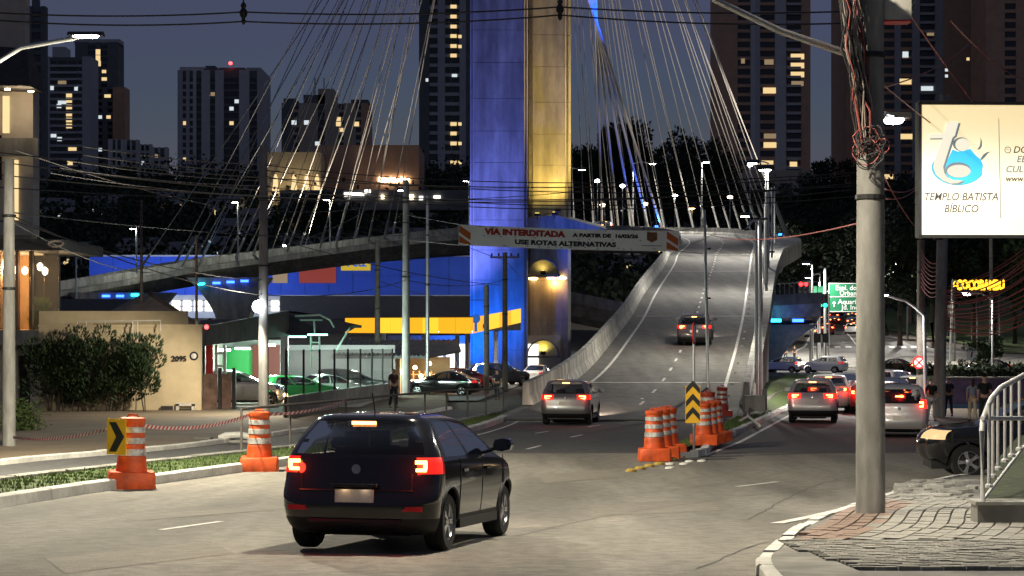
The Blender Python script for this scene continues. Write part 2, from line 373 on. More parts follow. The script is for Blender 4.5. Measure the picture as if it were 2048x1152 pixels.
# central island between the ramp and the side street
isl = [(3.9, 50.6), (4.9, 50.9), (5.6, 56)] + [(IK(y), y) for y in np.arange(60, 171, 3)]
IP = smooth_poly(isl, 1.)
kerb_pieces('kerb_of_island', IP[IP[:, 1] < 118], .22, .17, 'kerb_white', 1.2, .02, .01)
ramp_r = itp([(50, 3.9), (56, 4.6), (70, 7.4), (80, 9.2), (88, 10.3), (95, 11.4), (124, 16), (170, 21.5)])
rows = []
for y in np.arange(52.2, 171, 1.5):
    a, b = ramp_r(y), IK(y) - .2
    a = min(a, b - .2)
    rise = np.interp(y, [52, 78, 86, 110, 140, 170], [.15, .15, .45, .9, .55, .15])
    rows.append([(a + (b - a) * t, y, zg(y) + .15 + (rise - .15) * min(1, (1 - t) * 1.8)) for t in np.linspace(0, 1, 7)])
tag(MB().loft(rows).build('island_lawn', 'grass', fix=False), kind='structure')
rows = [[(x, y, zg(y) + .1 + .25 * math.exp(-((y - 168) / 7) ** 2)) for x in np.linspace(IK(y) - 3, 62 - (y - 160) * .8, 14)] for y in np.arange(158, 176, 2.)]
tag(MB().loft(rows).build('roundabout_lawn', 'grass', fix=False), kind='structure')
# grass tufts: near verge and island tip
def tufts(name, area, n, h, m='grass_blade'):
    mb = MB()
    for _ in range(n):
        x, y, z = area(); a = random.uniform(0, 6.28); l = h * random.uniform(.5, 1.2); w = .012 * (1 + h * 3)
        dx, dy = math.cos(a) * w, math.sin(a) * w; ox, oy = random.gauss(0, l * .35), random.gauss(0, l * .35)
        mb.add([(x - dx, y - dy, z), (x + dx, y + dy, z), (x + ox, y + oy, z + l)], [(0, 1, 2)])
    return tag(mb.build(name, m, fix=False), kind='stuff')
va, vb = eq(offset(L0, .28), offset(GK, -.02))
def verge_pt():
    while True:
        i = random.randint(0, 89); t = random.random() ** .7
        p = va[i] * (1 - t) + vb[i] * t + rng.normal(0, .15, 2)
        if 22 < p[1] < 80: return p[0], p[1], zg(p[1]) + .12
tag(tufts('verge_grass', verge_pt, 9000, .1), 'thin weedy grass growing between the two left kerbs')
def isl_pt():
    y = random.uniform(53, 84); a, b = ramp_r(y), IK(y) - .25; x = random.uniform(min(a, b - .1), b); return x, y, zg(y) + .14
tag(tufts('island_grass', isl_pt, 6000, .09), 'short mown grass on the tip of the traffic island')
# low grey retaining wall across the island with white strips
iw = T('retaining_wall', 'low grey concrete retaining wall across the traffic island lawn', 'wall', (0, 0, 0))
P = np.array([G(1482, 826).xy, G(1524, 828).xy, G(1545, 815).xy, G(1572, 800).xy])
mb = MB(); rows = []
for p in resample(P, .8): rows.append([(p[0], p[1], zg(p[1]) - .1), (p[0], p[1], zg(p[1]) + .62), (p[0], p[1] + .2, zg(p[1]) + .62), (p[0], p[1] + .2, zg(p[1]) - .1)])
mb.loft(rows, closed=True, caps=True).build('wall_body', 'concrete', iw)
p = G(1503, 838); 
for a, b in (((1480, 842), (1497, 832)), ((1495, 832), (1519, 851))):
    A, B = G(*a, .2), G(*b, .22); MB().tube([A, B], .06, 4).build('white_strip', 'kerb_white', iw)
# round studs on the road at the island tip
for i, (u, v) in enumerate(((1262, 943), (1280, 938), (1299, 933), (1318, 929), (1345, 920), (1362, 915))):
    c = G(u, v, .02); o = MB().lathe([(.13, 0), (.12, .04), (.07, .065), (.02, .07)], n=12).build('road_stud', 'stud_yellow', None, True, c); tag(o, 'low round yellow road stud at the island tip, %s along the row from the road' % ORD[i], 'road stud', 'yellow road studs')
for i, (u, v) in enumerate(((1340, 937), (1340, 929), (1368, 929), (1379, 924), (1404, 923))):
    c = G(u, v, .02); o = MB().lathe([(.12, 0), (.11, .03), (.07, .045), (.02, .05)], n=12).build('road_stud', 'kerb_white', None, True, c); tag(o, 'low round white road stud by the island tip, %s from the road end' % ORD[i], 'road stud', 'white road studs')

# near pavement with curved paver rows, by the concrete pole
SK = smooth_poly([(2.0, 10), (2.05, 14)] + [G(*p).xy for p in ((1500, 1152), (1532, 1118), (1580, 1075), (1640, 1046), (1705, 1022), (1790, 993), (1850, 975), (1920, 958), (1990, 958))], .6)
kerb_pieces('kerb_of_near_pavement', SK[:, :], -.16, .13, 'kerb_white', .8, .012, .008)
sk = itp([(p[1], p[0]) for p in SK])
rows = [[(sk(y) + .1 + (11 - sk(y)) * t, y, zg(y) + .11) for t in np.linspace(0, 1, 5)] for y in np.arange(6, G(1920, 958).y - .3, 1.)]
near = struct(MB().loft(rows).build('near_pavement', 'concrete_dark', fix=False))
row_pitch, n_ind = .19, 0
pb = {m: MB().box((0, 0, 0), (.158, .325, .05)).mesh('paver', m) for m in ('paver_grey', 'paver_red', 'paver_dark')}
brk = {m: MB().box((0, 0, 0), (.19, .092, .05)).mesh('paver', m) for m in ('paver_red', 'paver_dark', 'paver_grey')}
wave = lambda y: .30 * (y - 21.2) + .10 * math.sin((y - 21.2) * .7)
cells = []
for i in range(-20, 30):
    for j in range(46):
        y = 21.35 + (j + (i % 2) * .5) * .33; x0 = 3.05 + i * row_pitch
        x = x0 + wave(y); 
        if y > 35.5 or x < sk(y) + .28 or x > 6.9: continue
        dxdy = .30 + .07 * math.cos((y - 21.2) * .7)
        m = 'paver_red' if x < sk(y) + .85 + .2 * random.random() and y < 30 else 'paver_grey'
        cells.append((y, x, -math.atan(dxdy), pb[m]))
for i in range(40):          # plain bricks in the foreground
    for j in range(36):
        x = 2.9 + i * .2 + (j % 2) * .1; y = 17.65 + j * .1
        if x < 2.75 + (21 - y) * .1 or x > 9: continue
        cells.append((y, x, 0, brk[random.choice(('paver_dark', 'paver_grey', 'paver_grey'))]))
def vis(c): return c[1] < (2080 - CX) / F * c[0] and c[0] > 17.4
cells = sorted([c for c in cells if vis(c)], key=lambda c: c[0])
rest = MB()
for n, (y, x, rz, me) in enumerate(cells):
    z = zg(y) + .122 + random.gauss(0, .004); slope = -.041
    if n % max(1, len(cells) // 298) == 0 and n_ind < 300:
        o = link('paver', me, near, (x, y, z), rz); o.rotation_euler = (R(-2.3) + random.gauss(0, .008), random.gauss(0, .008), rz); n_ind += 1
    else:
        mt = Matrix.Rotation(rz, 3, 'Z') @ Matrix.Rotation(R(-2.3), 3, 'X'); dim = (.158, .325, .05) if me.name.startswith('paver') and abs(me.vertices[0].co.y) > .1 else (.19, .092, .05)
        rest.add([], []); key = me.materials[0].name
        RB = globals().setdefault('_RB', {}); RB.setdefault(key, MB()).box((x, y, z), dim, mtx=mt)
for key, mb in _RB.items(): tag(mb.build('pavers', key, near, fix=False), kind='stuff')
# smooth concrete skirt left of the bricks
sl = [[(sk(y) + .14, y, zg(y) + .128), (max(sk(y) + .2, 3.0 - (y - 18) * .02), y, zg(y) + .128)] for y in np.arange(14, 21.2, .4)]
struct(MB().loft(sl).build('pavement_skirt', 'concrete', fix=False))
# loose broken concrete by the corner
for i in range(46):
    u, v = random.uniform(1800, 1945), random.uniform(958, 990); p = G(u, v, .16); s = random.uniform(.03, .1)
    if i % 2: continue
rb = MB()
for i in range(70):
    u, v = random.uniform(1800, 1948), random.uniform(962, 995); p = G(u, v, .14); s = random.uniform(.04, .16)
    rb.box(p, (s * 2.2, s * 1.6, s * .5), random.uniform(0, 3))
tag(rb.build('rubble', 'concrete_pale'), 'broken pale concrete chips along the pavement corner', 'rubble', kind='stuff')
# far pavement on the side street (pedestrians)
rows = [[(RK(y) + .1 + 9 * t, y, zg(y) + .15) for t in np.linspace(0, 1, 4)] for y in np.arange(60, 170, 2.)]
struct(MB().loft(rows).build('side_pavement', 'sidewalk_tan', fix=False))
SP = smooth_poly([(18, 58.6), (14.4, 59.2), (13.4, 61)] + [(RK(y), y) for y in np.arange(63, 130, 3)], 1.)
kerb_pieces('kerb_of_side_pavement', SP, -.2, .17, 'kerb_white', 1.6)
# station forecourt
rows = [[(-60 + (t * (58 + 4 * (y - 100) / 70)), y, zg(y) + .06) for t in np.linspace(0, 1, 6)] for y in np.arange(104, 240, 4.)]
struct(MB().loft(rows).build('forecourt', 'asphalt_far', fix=False))
a, b = eq(FK[-12:], np.array([(-2, 112), (.5, 118), (1.5, 125)])); 
# right-hand far lawn
rows = [[(58 + 150 * t + (240 - y) * .1, y, zg(y) + .12 + max(0, (y - 238)) * .07 * min(1, t * 4)) for t in np.linspace(0, 1, 12)] for y in np.arange(236, 330, 5.)]
struct(MB().loft(rows).build('roadside_lawn', 'grass', fix=False))
# ------------------------------------------------------------------ cable-stayed bridge: ramp, curved deck, pylon, stays
_rz = itp([(70, -3.62), (76, -3.62), (80, -3.42), (84, -3.05), (88, -2.62), (95, -2.0), (105, -1.14), (115, -.27), (124, .51), (140, 1.9), (155, 3.2), (171, 4.6), (185, 5.8), (200, 7.1)])
tabl = [(76, 1000, 1470), (80, 1052, 1478), (84, 1105, 1483), (88, 1150, 1486), (95, 1185, 1495), (105, 1217, 1503), (115, 1244, 1508), (124, 1264, 1512), (140, 1283, 1514), (155, 1303, 1516), (171, 1322, 1517), (185, 1334, 1518), (200, 1338, 1519)]
ST = [((X(l, d), d), (X(r, d), d), CZ + _rz(d)) for d, l, r in tabl]
cl = [(22.4, 215, 8.4), (24.2, 230, 9.6), (24.4, 245, 10.8), (21.8, 258, 11.7), (16, 270, 12.4), (7, 278, 12.8), (-5, 283, 12.9), (-20, 281, 11.4), (-32, 275, 9.6), (-44, 268, 7.8), (-58, 260, 4.6), (-74, 250, 2.2)]
CLP = np.array([(20.2, 200)] + [c[:2] for c in cl]); tt = np.gradient(CLP, axis=0); tt /= np.linalg.norm(tt, axis=1)[:, None]
for i, c in enumerate(cl):
    n = np.array([-tt[i + 1][1], tt[i + 1][0]]); ST.append((tuple(np.array(c[:2]) + n * 4.4), tuple(np.array(c[:2]) - n * 4.4), CZ + c[2]))
# densify
A = np.array([[*l, *r, z] for l, r, z in ST])
def dens(A, step=2.5):
    c = (A[:, :2] + A[:, 2:4]) / 2; L = np.r_[0, np.cumsum(np.hypot(*np.diff(c, axis=0).T))]; n = int(L[-1] / step)
    for _ in range(1): pass
    q = np.linspace(0, L[-1], n); B = np.c_[tuple(np.interp(q, L, A[:, k]) for k in range(5))]
    for _ in range(8): B[1:-1] = (B[:-2] + 2 * B[1:-1] + B[2:]) / 4
    return B
D = dens(A); ND = len(D)
LP, RP, DZ = D[:, :2], D[:, 2:4], D[:, 4]
nrm = (RP - LP) / np.linalg.norm(RP - LP, axis=1)[:, None]
clen = np.r_[0, np.cumsum(np.hypot(*np.diff((LP + RP) / 2, axis=0).T))]
dist = (LP[:, 1] + RP[:, 1]) / 2
shR = np.interp(clen, [0, 30, 60, 95, 130, 152, 175, 205, 240, 320], [.5, .7, 1.0, 1.5, 2.4, 4.6, 5.4, 4.4, 2.6, 1.6])
shL = np.full(ND, .5)
bridge = T('cable_stayed_bridge', 'concrete cable stayed bridge with blue and yellow lit pylon and curving ramp', 'bridge')
def v3(p, z): return (p[0], p[1], z)
rows = []
for i in range(ND):
    lo, ro = LP[i] - nrm[i] * shL[i], RP[i] + nrm[i] * shR[i]; z = DZ[i]; g = zg(dist[i]) - .3
    dep = 2.6; b = z - dep; ins = .28
    if clen[i] < 42: b = g; ins = 0
    elif b < g: b = g
    wl = (ro - lo)
    rows.append([v3(lo, z - .02), v3(lo, z - .75), v3(lo + wl * ins * .8, b), v3(ro - wl * ins * .6, b), v3(ro, z - (1.6 if clen[i] > 120 else .9)), v3(ro, z - .02)])
MB().loft(rows, closed=True, caps=True).build('deck_girder', 'concrete', bridge, fix=True)
MB().loft([[v3(LP[i] + (RP[i] - LP[i]) * t, DZ[i] + .02) for t in np.linspace(0, 1, 7)] for i in range(ND)]).build('deck_surface', 'deck_asphalt', bridge, fix=False)
# outer concrete shoulder on the right, where the stays land
MB().loft([[v3(RP[i] + nrm[i] * .45, DZ[i] + .25), v3(RP[i] + nrm[i] * shR[i], DZ[i] + .3), v3(RP[i] + nrm[i] * shR[i], DZ[i] - .05), v3(RP[i] + nrm[i] * .45, DZ[i] - .05)] for i in range(ND)], closed=True, caps=True).build('shoulder', 'concrete_pale', bridge)
def barrier(E, sgn, i0, i1, name='barrier'):
    rows = []
    for i in range(i0, i1 + 1):
        n = nrm[i] * sgn; p = E[i]; z = DZ[i] + .025
        if i == i0: p = p + (E[i0 + 1] - E[i0]) * .008
        if i == i1: p = p - (E[i1] - E[i1 - 1]) * .008
        rows.append([v3(p - n * .02, z), v3(p + n * .03, z + .18), v3(p + n * .14, z + .4), v3(p + n * .18, z + .92), v3(p + n * .42, z + .92), v3(p + n * .44, z)])
    return MB().loft(rows, closed=True, caps=True).build(name, 'concrete_pale', bridge)
i0 = int(np.searchsorted(clen, 4)); 
for i in range(i0, ND - 2, 2):
    barrier(LP, -1, i, min(i + 2, ND - 1)); barrier(RP, 1, i, min(i + 2, ND - 1))
# painted lines and joints on the deck
def deck_strip(name, f0, w, j0, j1, m='road_paint', dz=.03):
    rows = []
    for i in range(j0, j1):
        u = (RP[i] - LP[i]); L = np.linalg.norm(u); rows.append([v3(LP[i] + u * (f0 / L if f0 >= 0 else 1 + f0 / L), DZ[i] + dz), v3(LP[i] + u * ((f0 + w) / L if f0 >= 0 else 1 + (f0 + w) / L), DZ[i] + dz)])
    return MB().loft(rows).build(name, m, bridge, fix=False)
deck_strip('edge_line', .75, .14, i0 + 3, ND); deck_strip('edge_line', -.85, .14, i0 + 2, ND)
ja = lambda s: min(ND - 1, int(np.searchsorted(clen, s)))
def at_len(s, f, dz=.032):
    P_ = lambda k: np.interp(s, clen, D[:, k]); l = np.array([P_(0), P_(1)]); r = np.array([P_(2), P_(3)]); p = l + (r - l) * f; return Vector((p[0], p[1], P_(4) + dz))
for s in np.arange(5, 170, 4.2):
    f = .5 + .02; a, b = at_len(s, f - .008), at_len(s, f + .008); c, d = at_len(s + 1.3, f + .008), at_len(s + 1.3, f - .008)
    MB().add([a, b, c, d], [(0, 1, 2, 3)]).build('lane_dash', 'road_paint', bridge, fix=False)
for dd in (88.6, 124, 170.5, 198):
    s = float(np.interp(dd, dist[:60], clen[:60])); w = .22 if dd < 130 else .3
    MB().add([at_len(s, .04, .034), at_len(s, .98, .034), at_len(s + w, .98, .034), at_len(s + w, .04, .034)], [(0, 1, 2, 3)]).build('expansion_joint', 'road_paint', bridge, fix=False)
for s in np.arange(4, 150, 4.2):
    for f in (.935,): 
        c = at_len(s, f, .05); MB().box(c, (.12, .1, .05)).build('cat_eye', 'reflective', bridge)
for s in np.arange(7, 150, 8.4): MB().box(at_len(s, .5, .05), (.12, .1, .05)).build('cat_eye', 'reflective', bridge)
# funnel piers and lower deck
def pier(x0, x1, xt0, xt1, y, zb, zt, th=4, m='concrete'):
    rows = []
    for t in np.linspace(0, 1, 8):
        e = t ** 2.2; a, b = x0 + (xt0 - x0) * e, x1 + (xt1 - x1) * e; z = zb + (zt - zb) * t
        rows.append([(a, y, z), (b, y, z), (b, y + th, z), (a, y + th, z)])
    return MB().loft(rows, closed=True, caps=True).build('pier', m, bridge)
pier(X(440, 262), X(492, 262), X(372, 262), X(540, 262), 262, zg(262) - .5, Z(555, 262))
pier(X(215, 255), X(300, 255), X(130, 255), X(345, 255), 255, zg(255) - .5, Z(585, 255))
for (u, v, m) in ((212, 592, 'blue_strip'), (240, 592, 'blue_strip'), (270, 590, 'cyan_strip')): ublock('strip_light', m, bridge, W(u, v, 254.6), (.95, .3, .3))
for (u, v, m) in ((402, 568, 'cyan_strip'), (433, 566, 'blue_strip'), (461, 564, 'blue_strip'), (489, 562, 'blue_strip')): ublock('strip_light', m, bridge, W(u, v, 261.6), (1.0, .28, .3))
# lower deck passing below the ramp
lower = T('lower_viaduct', 'dark lower concrete viaduct with blue strip lights crossing beneath the ramp', 'bridge')
tz = itp([(1.2, Z(597, 192)), (4.5, Z(594, 192)), (11, Z(622, 192)), (18, Z(618, 192)), (24.5, Z(606, 192)), (30.0, Z(600, 192))])
rows = []
for x in np.linspace(1.3, 29.6, 24):
    z = tz(x); rows.append([(x, 191, z), (x, 198, z), (x, 197, z - 1.6), (x, 194.5, z - 2.2), (x, 192, z - 1.5)])
MB().loft(rows, closed=True, caps=True).build('girder', 'concrete', lower)
rows = [[(x, 190.9, tz(x) - .3), (x, 190.9, tz(x) + .75), (x, 191.3, tz(x) + .75), (x, 191.3, tz(x) - .3)] for x in np.linspace(1.3, 29.6, 24)]
MB().loft(rows, closed=True, caps=True).build('parapet', 'concrete', lower)
rows = []
for t in np.linspace(0, 1, 8):
    e = t ** 2; z = zg(196) - .3 + (tz(27) - 1.9 - zg(196)) * t
    rows.append([(24, 193, z), (25.5 + 4.0 * e, 193, z), (25.5 + 4.0 * e, 197, z), (24, 197, z)])
MB().loft(rows, closed=True, caps=True).build('pier', 'concrete_dark', lower)
for (u, m) in ((1551, 'cyan_strip'), (1596, 'blue_strip')): ublock('strip_light', m, lower, W(u, 641, 190.6), (1.05, .3, .3))
for x in np.arange(22, 29.6, .45): MB().tube([(x, 191.1, tz(x) + .7), (x, 191.1, tz(x) + 1.8)], .035, 5).build('baluster', 'galv', lower)
MB().tube([(21.8, 191.1, tz(22) + 1.8), (29.6, 191.1, tz(29.6) + 1.8)], .04, 5).build('handrail', 'galv', lower)

# pylon
PY = 182.
mat('pylon_concrete', (.44, .43, .40), .9, scale=1.6, var=.24, bump=.4, stains=.32, sz=.35, streak=((1.4, 1.4, .09), .3))
zb, ztop = zg(PY) - .5, 62
def lift(x0, x1, y0, y1, z0, z1, ch=.35, name='pylon_lift', m='pylon_concrete'):
    pl = [(x0 + ch, y0), (x1 - ch, y0), (x1, y0 + ch), (x1, y1), (x0, y1), (x0, y0 + ch)]
    return MB().prism(pl, z0, z1).build(name, m, bridge)
z = zb
joints = [zb, Z(700, PY), Z(640, PY), Z(560, PY), Z(500, PY), Z(440, PY), Z(377, PY), Z(325, PY), Z(262, PY), Z(197, PY), Z(125, PY), Z(60, PY), Z(-20, PY), Z(-120, PY), Z(-240, PY), ztop]
for a, b in zip(joints[:-1], joints[1:]):
    lift(X(940, PY), X(1056, PY), PY, PY + 5.5, a + .016, b - .016)
    k = (a + b) / 2
    if k > Z(440, PY): lift(X(1050, PY + 3) + .2, X(1142, PY + 3), PY + 3, PY + 8, a + .016, b - .016, .55)
    else: lift(X(1050, PY + 3) + .2, X(1142, PY + 3), PY + 3.0, PY + 8, a + .016, b - .016, .3)
MB().bbox(X(940, PY) + .12, X(1056, PY) - .12, PY + .1, PY + 5.2, zb, ztop).build('pylon_core', 'concrete_dark', bridge)
MB().bbox(X(1056, PY) + .1, X(1140, PY + 3) - .15, PY + 3.12, PY + 7.8, zb, ztop).build('pylon_core', 'concrete_dark', bridge)
# slanted slab beside the pylon, ledges added to cut off the flood lights
mb = MB(); y0, y1 = PY + 1.5, PY + 6
pl = [(X(1052, y0), Z(437, y0)), (X(1052, y0), Z(460, y0)), (X(1130, y0), Z(464, y0)), (X(1214, y0), Z(458, y0)), (X(1110, y0), Z(430, y0))]
MB().add([(p[0], y0, p[1]) for p in pl] + [(p[0], y1, p[1] + .5) for p in pl], [tuple(range(5)), tuple(range(5, 10))[::-1]] + [(i, (i + 1) % 5, 5 + (i + 1) % 5, 5 + i) for i in range(5)]).build('cross_slab', 'concrete_pale', bridge)
for v in (549, 712):        # added hoods and ledges confining the lamp light to an arch
    xc, zc, r = X(1087, PY), Z(v, PY), 1.38
    MB().bbox(xc - r - .2, xc + r + .2, PY + 1.9, PY + 3.0, zc - .2, zc).build('added_lamp_ledge', 'concrete', bridge)
    rows = [[(xc + math.cos(t) * rr, y, zc + .004 + math.sin(t) * rr) for rr, y in ((r, PY + 2.2), (r + .14, PY + 2.2), (r + .14, PY + 3.0), (r, PY + 3.0))] for t in np.linspace(0, math.pi, 21)]
    MB().loft(rows, closed=True, caps=True).build('added_light_hood', 'concrete', bridge, True)
# stays
mat('stay', (.62, .58, .53), .55, .2, scale=.5, var=.1)
def stay(a, b, r=.075, m='stay'):
    o = MB().tube([a, b], r, 6, False).build('stay_cable', m, bridge, True); return o
nl = 0
ib = ja(267)
for k in range(19):                      # left fan lands on the far left deck
    t = k / 18; i = int(round(np.interp(t, [0, 1], [ib, ja(231)])))
    p = Vector(v3(LP[i] - nrm[i] * .2 if k % 2 else RP[i] + nrm[i] * .5, DZ[i] + .4))
    q = W(995 + 10 * t, -520 - 90 * (k % 4) - 60 * t, PY + 2.5); stay(p, q, .065)
    s_ = p + (q - p).normalized() * 5; MB().tube([p, s_], .16, 8).build('anchor_sleeve', 'galv', bridge, True)
for k in range(9):
    t = k / 8; i = int(round(np.interp(t, [0, 1], [ja(262), ja(236)]))); p = Vector(v3(LP[i] - nrm[i] * .4, DZ[i] + .4)); stay(p, W(1000, -620 - 40 * k, PY + 4), .05)
for k in range(22):                      # right fan lands on the shoulder of the curve
    t = k / 21; s = np.interp(t, [0, .12, .45, 1], [160, 170, 184, 212]); i = ja(s)
    p = Vector(v3(RP[i] + nrm[i] * (shR[i] - .8), DZ[i] + .3)); q = W(1112 - 12 * t, -680 - 60 * (k % 3), PY + 4); stay(p, q, .052)
    s_ = p + (q - p).normalized() * 6; MB().tube([p, s_], .15, 8).build('anchor_sleeve', 'galv', bridge, True)
for k in range(14):
    t = k / 13; i = ja(np.interp(t, [0, 1], [172, 212])); p = Vector(v3(LP[i] - nrm[i] * .3, DZ[i] + .3)); stay(p, W(1100, -760 - 30 * k, PY + 6), .04)
blue_feet = []
for k in range(5):
    i = ja(194 + k * 2.2); p = Vector(v3(RP[i] + nrm[i] * .9, DZ[i] + .3)); q = W(1150 + 3 * k, -130 - 60 * k, PY + 6)
    q = p + (W(1166 + 6 * k, -40, PY + 10) - p) * 1.6; stay(p, q, .15); blue_feet.append(p); blue_dir = (q - p) / 1.6
# slim posts on the outer barrier of the ramp
for k, (u, v0, v1, d) in enumerate(((1530, 583, 405, 150), (1537, 541, 382, 172), (1544, 505, 375, 188), (1549, 475, 372, 204))):
    o = T('barrier_post', ('slim steel post on the ramp edge, lowest standing of the four' , 'slim steel post on the ramp edge, second lowest of the four', 'slim steel post on the ramp edge, third from the lowest', 'slim steel post on the ramp edge, highest standing of the four')[k], 'post', W(u, v0, d), group='posts along the ramp edge')
    MB().tube([(0, 0, -.6), (0, 0, Z(v1, d) - Z(v0, d))], .09, 8).build('shaft', 'galv', o, True); MB().box((0, 0, .05), (.45, .45, .12)).build('base_plate', 'black_metal', o)
# flood lights of the pylon (lamp boxes with their light)
def flood(loc, aim, power, col, spot, name='flood_light', em='led_white', label=None, size=.15):
    o = T(name, label, 'floodlight', loc); d = Vector(aim).normalized(); q = d.to_track_quat('Z', 'Y').to_matrix()
    MB().box((0, 0, 0), (.5, .35, .22), mtx=q).build('housing', 'black_metal', o); MB().box(d * .125, (.42, .28, .02), mtx=q).build('lens', em, o)
    MB().tube([(0, 0, -.05), (0, 0, -.45)], .04, 6).build('bracket', 'black_metal', o)
    lamp('flood_beam', 'SPOT', d * .2, power, col, o, size, spot, 1., d); return o
emi('lens_blue', (.03, .2, 1), 6); emi('lens_yellow', (1, .75, .15), 6)
zz = zg(174)
flood((X(958, 177), 177.5, zz + .5), (.1, 2.5, 9), 6500, (.0, .12, 1), 150, em='lens_blue', label='blue floodlight standing before the foot of the pylon, nearer the station')
flood((-6.4, 178.5, zz + .5), (4.6, 3.5, 6), 6500, (.0, .12, 1), 150, em='lens_blue', label='blue floodlight standing before the foot of the pylon, nearer the ramp')
flood((-8.8, 176.5, zz + .5), (7.4, 6.5, 27), 64000, (.17, .2, 1), 60, em='lens_blue', label='violet blue floodlight aimed high up the pylon front')
flood((X(1150, 180), 181, zz + .5), (-.4, 4, 30), 16000, (.05, .12, 1), 40, em='lens_blue', label='blue floodlight by the side of the yellow lit pylon leg')
flood((X(1075, PY), PY + 1.2, Z(428, PY)), (.2, 1.9, 9), 500, (1, .66, .12), 130, em='lens_yellow', label='yellow floodlight on the slanted slab beside the pylon, inner one')
flood((X(1110, PY), PY + 1.2, Z(426, PY)), (0, 2.0, 9), 500, (1, .66, .12), 130, em='lens_yellow', label='yellow floodlight on the slanted slab beside the pylon, outer one')
flood((X(1116, PY), PY + .5, Z(432, PY) + .5), (-.2, 2.4, 8), 2600, (1, .64, .14), 120, em='lens_yellow', label='warm floodlight aimed up the yellow pylon leg')
flood((13.6, 182.6, CZ + 6.6), (-9.8, 2.6, 19), 46000, (1, .66, .18), 60, em='lens_yellow', label='second warm floodlight aimed highest up the yellow pylon leg')
flood((X(1087, PY), PY + 2.45, Z(549, PY) + .25), (0, .5, 1), 60, (1, .68, .14), 170, em='lens_yellow', label='small yellow floodlight on the upper added ledge of the pylon leg')
flood((X(1087, PY), PY + 2.45, Z(712, PY) + .25), (0, .5, 1), 75, (1, .74, .08), 170, em='lens_yellow', label='small yellow floodlight on the lower added ledge of the pylon leg')
bf_ = blue_feet[2] + Vector((2.5, -7, .4)); b2_ = at_len(150, 1.25, .9); flood(b2_, blue_feet[2] + blue_dir * .92 - b2_, 620000, (.01, .09, 1), 34, em='lens_blue', label='second blue floodlight on the curved deck, aimed at the upper stays')
flood(bf_, blue_feet[2] + blue_dir * .62 - bf_, 120000, (.01, .1, 1), 30, em='lens_blue', label='blue floodlight on the curved deck aimed along the stays')
k_ = ja(250); flood(Vector(v3(LP[k_] - nrm[k_] * -.8, DZ[k_] + 1.2)), (16, -52, 34), 70000, (1, .86, .66), 70, label='added warm floodlight on the left deck washing the stay cables')  # lamp added to brighten the left stays
k_ = ja(140); flood(Vector(v3(RP[k_] + nrm[k_] * 1.2, DZ[k_] + 1.2)), (-6, 22, 26), 24000, (1, .9, .78), 80, label='added warm floodlight on the outer curve washing the stay cables')  # added lamp, brightens the stays of the right fan
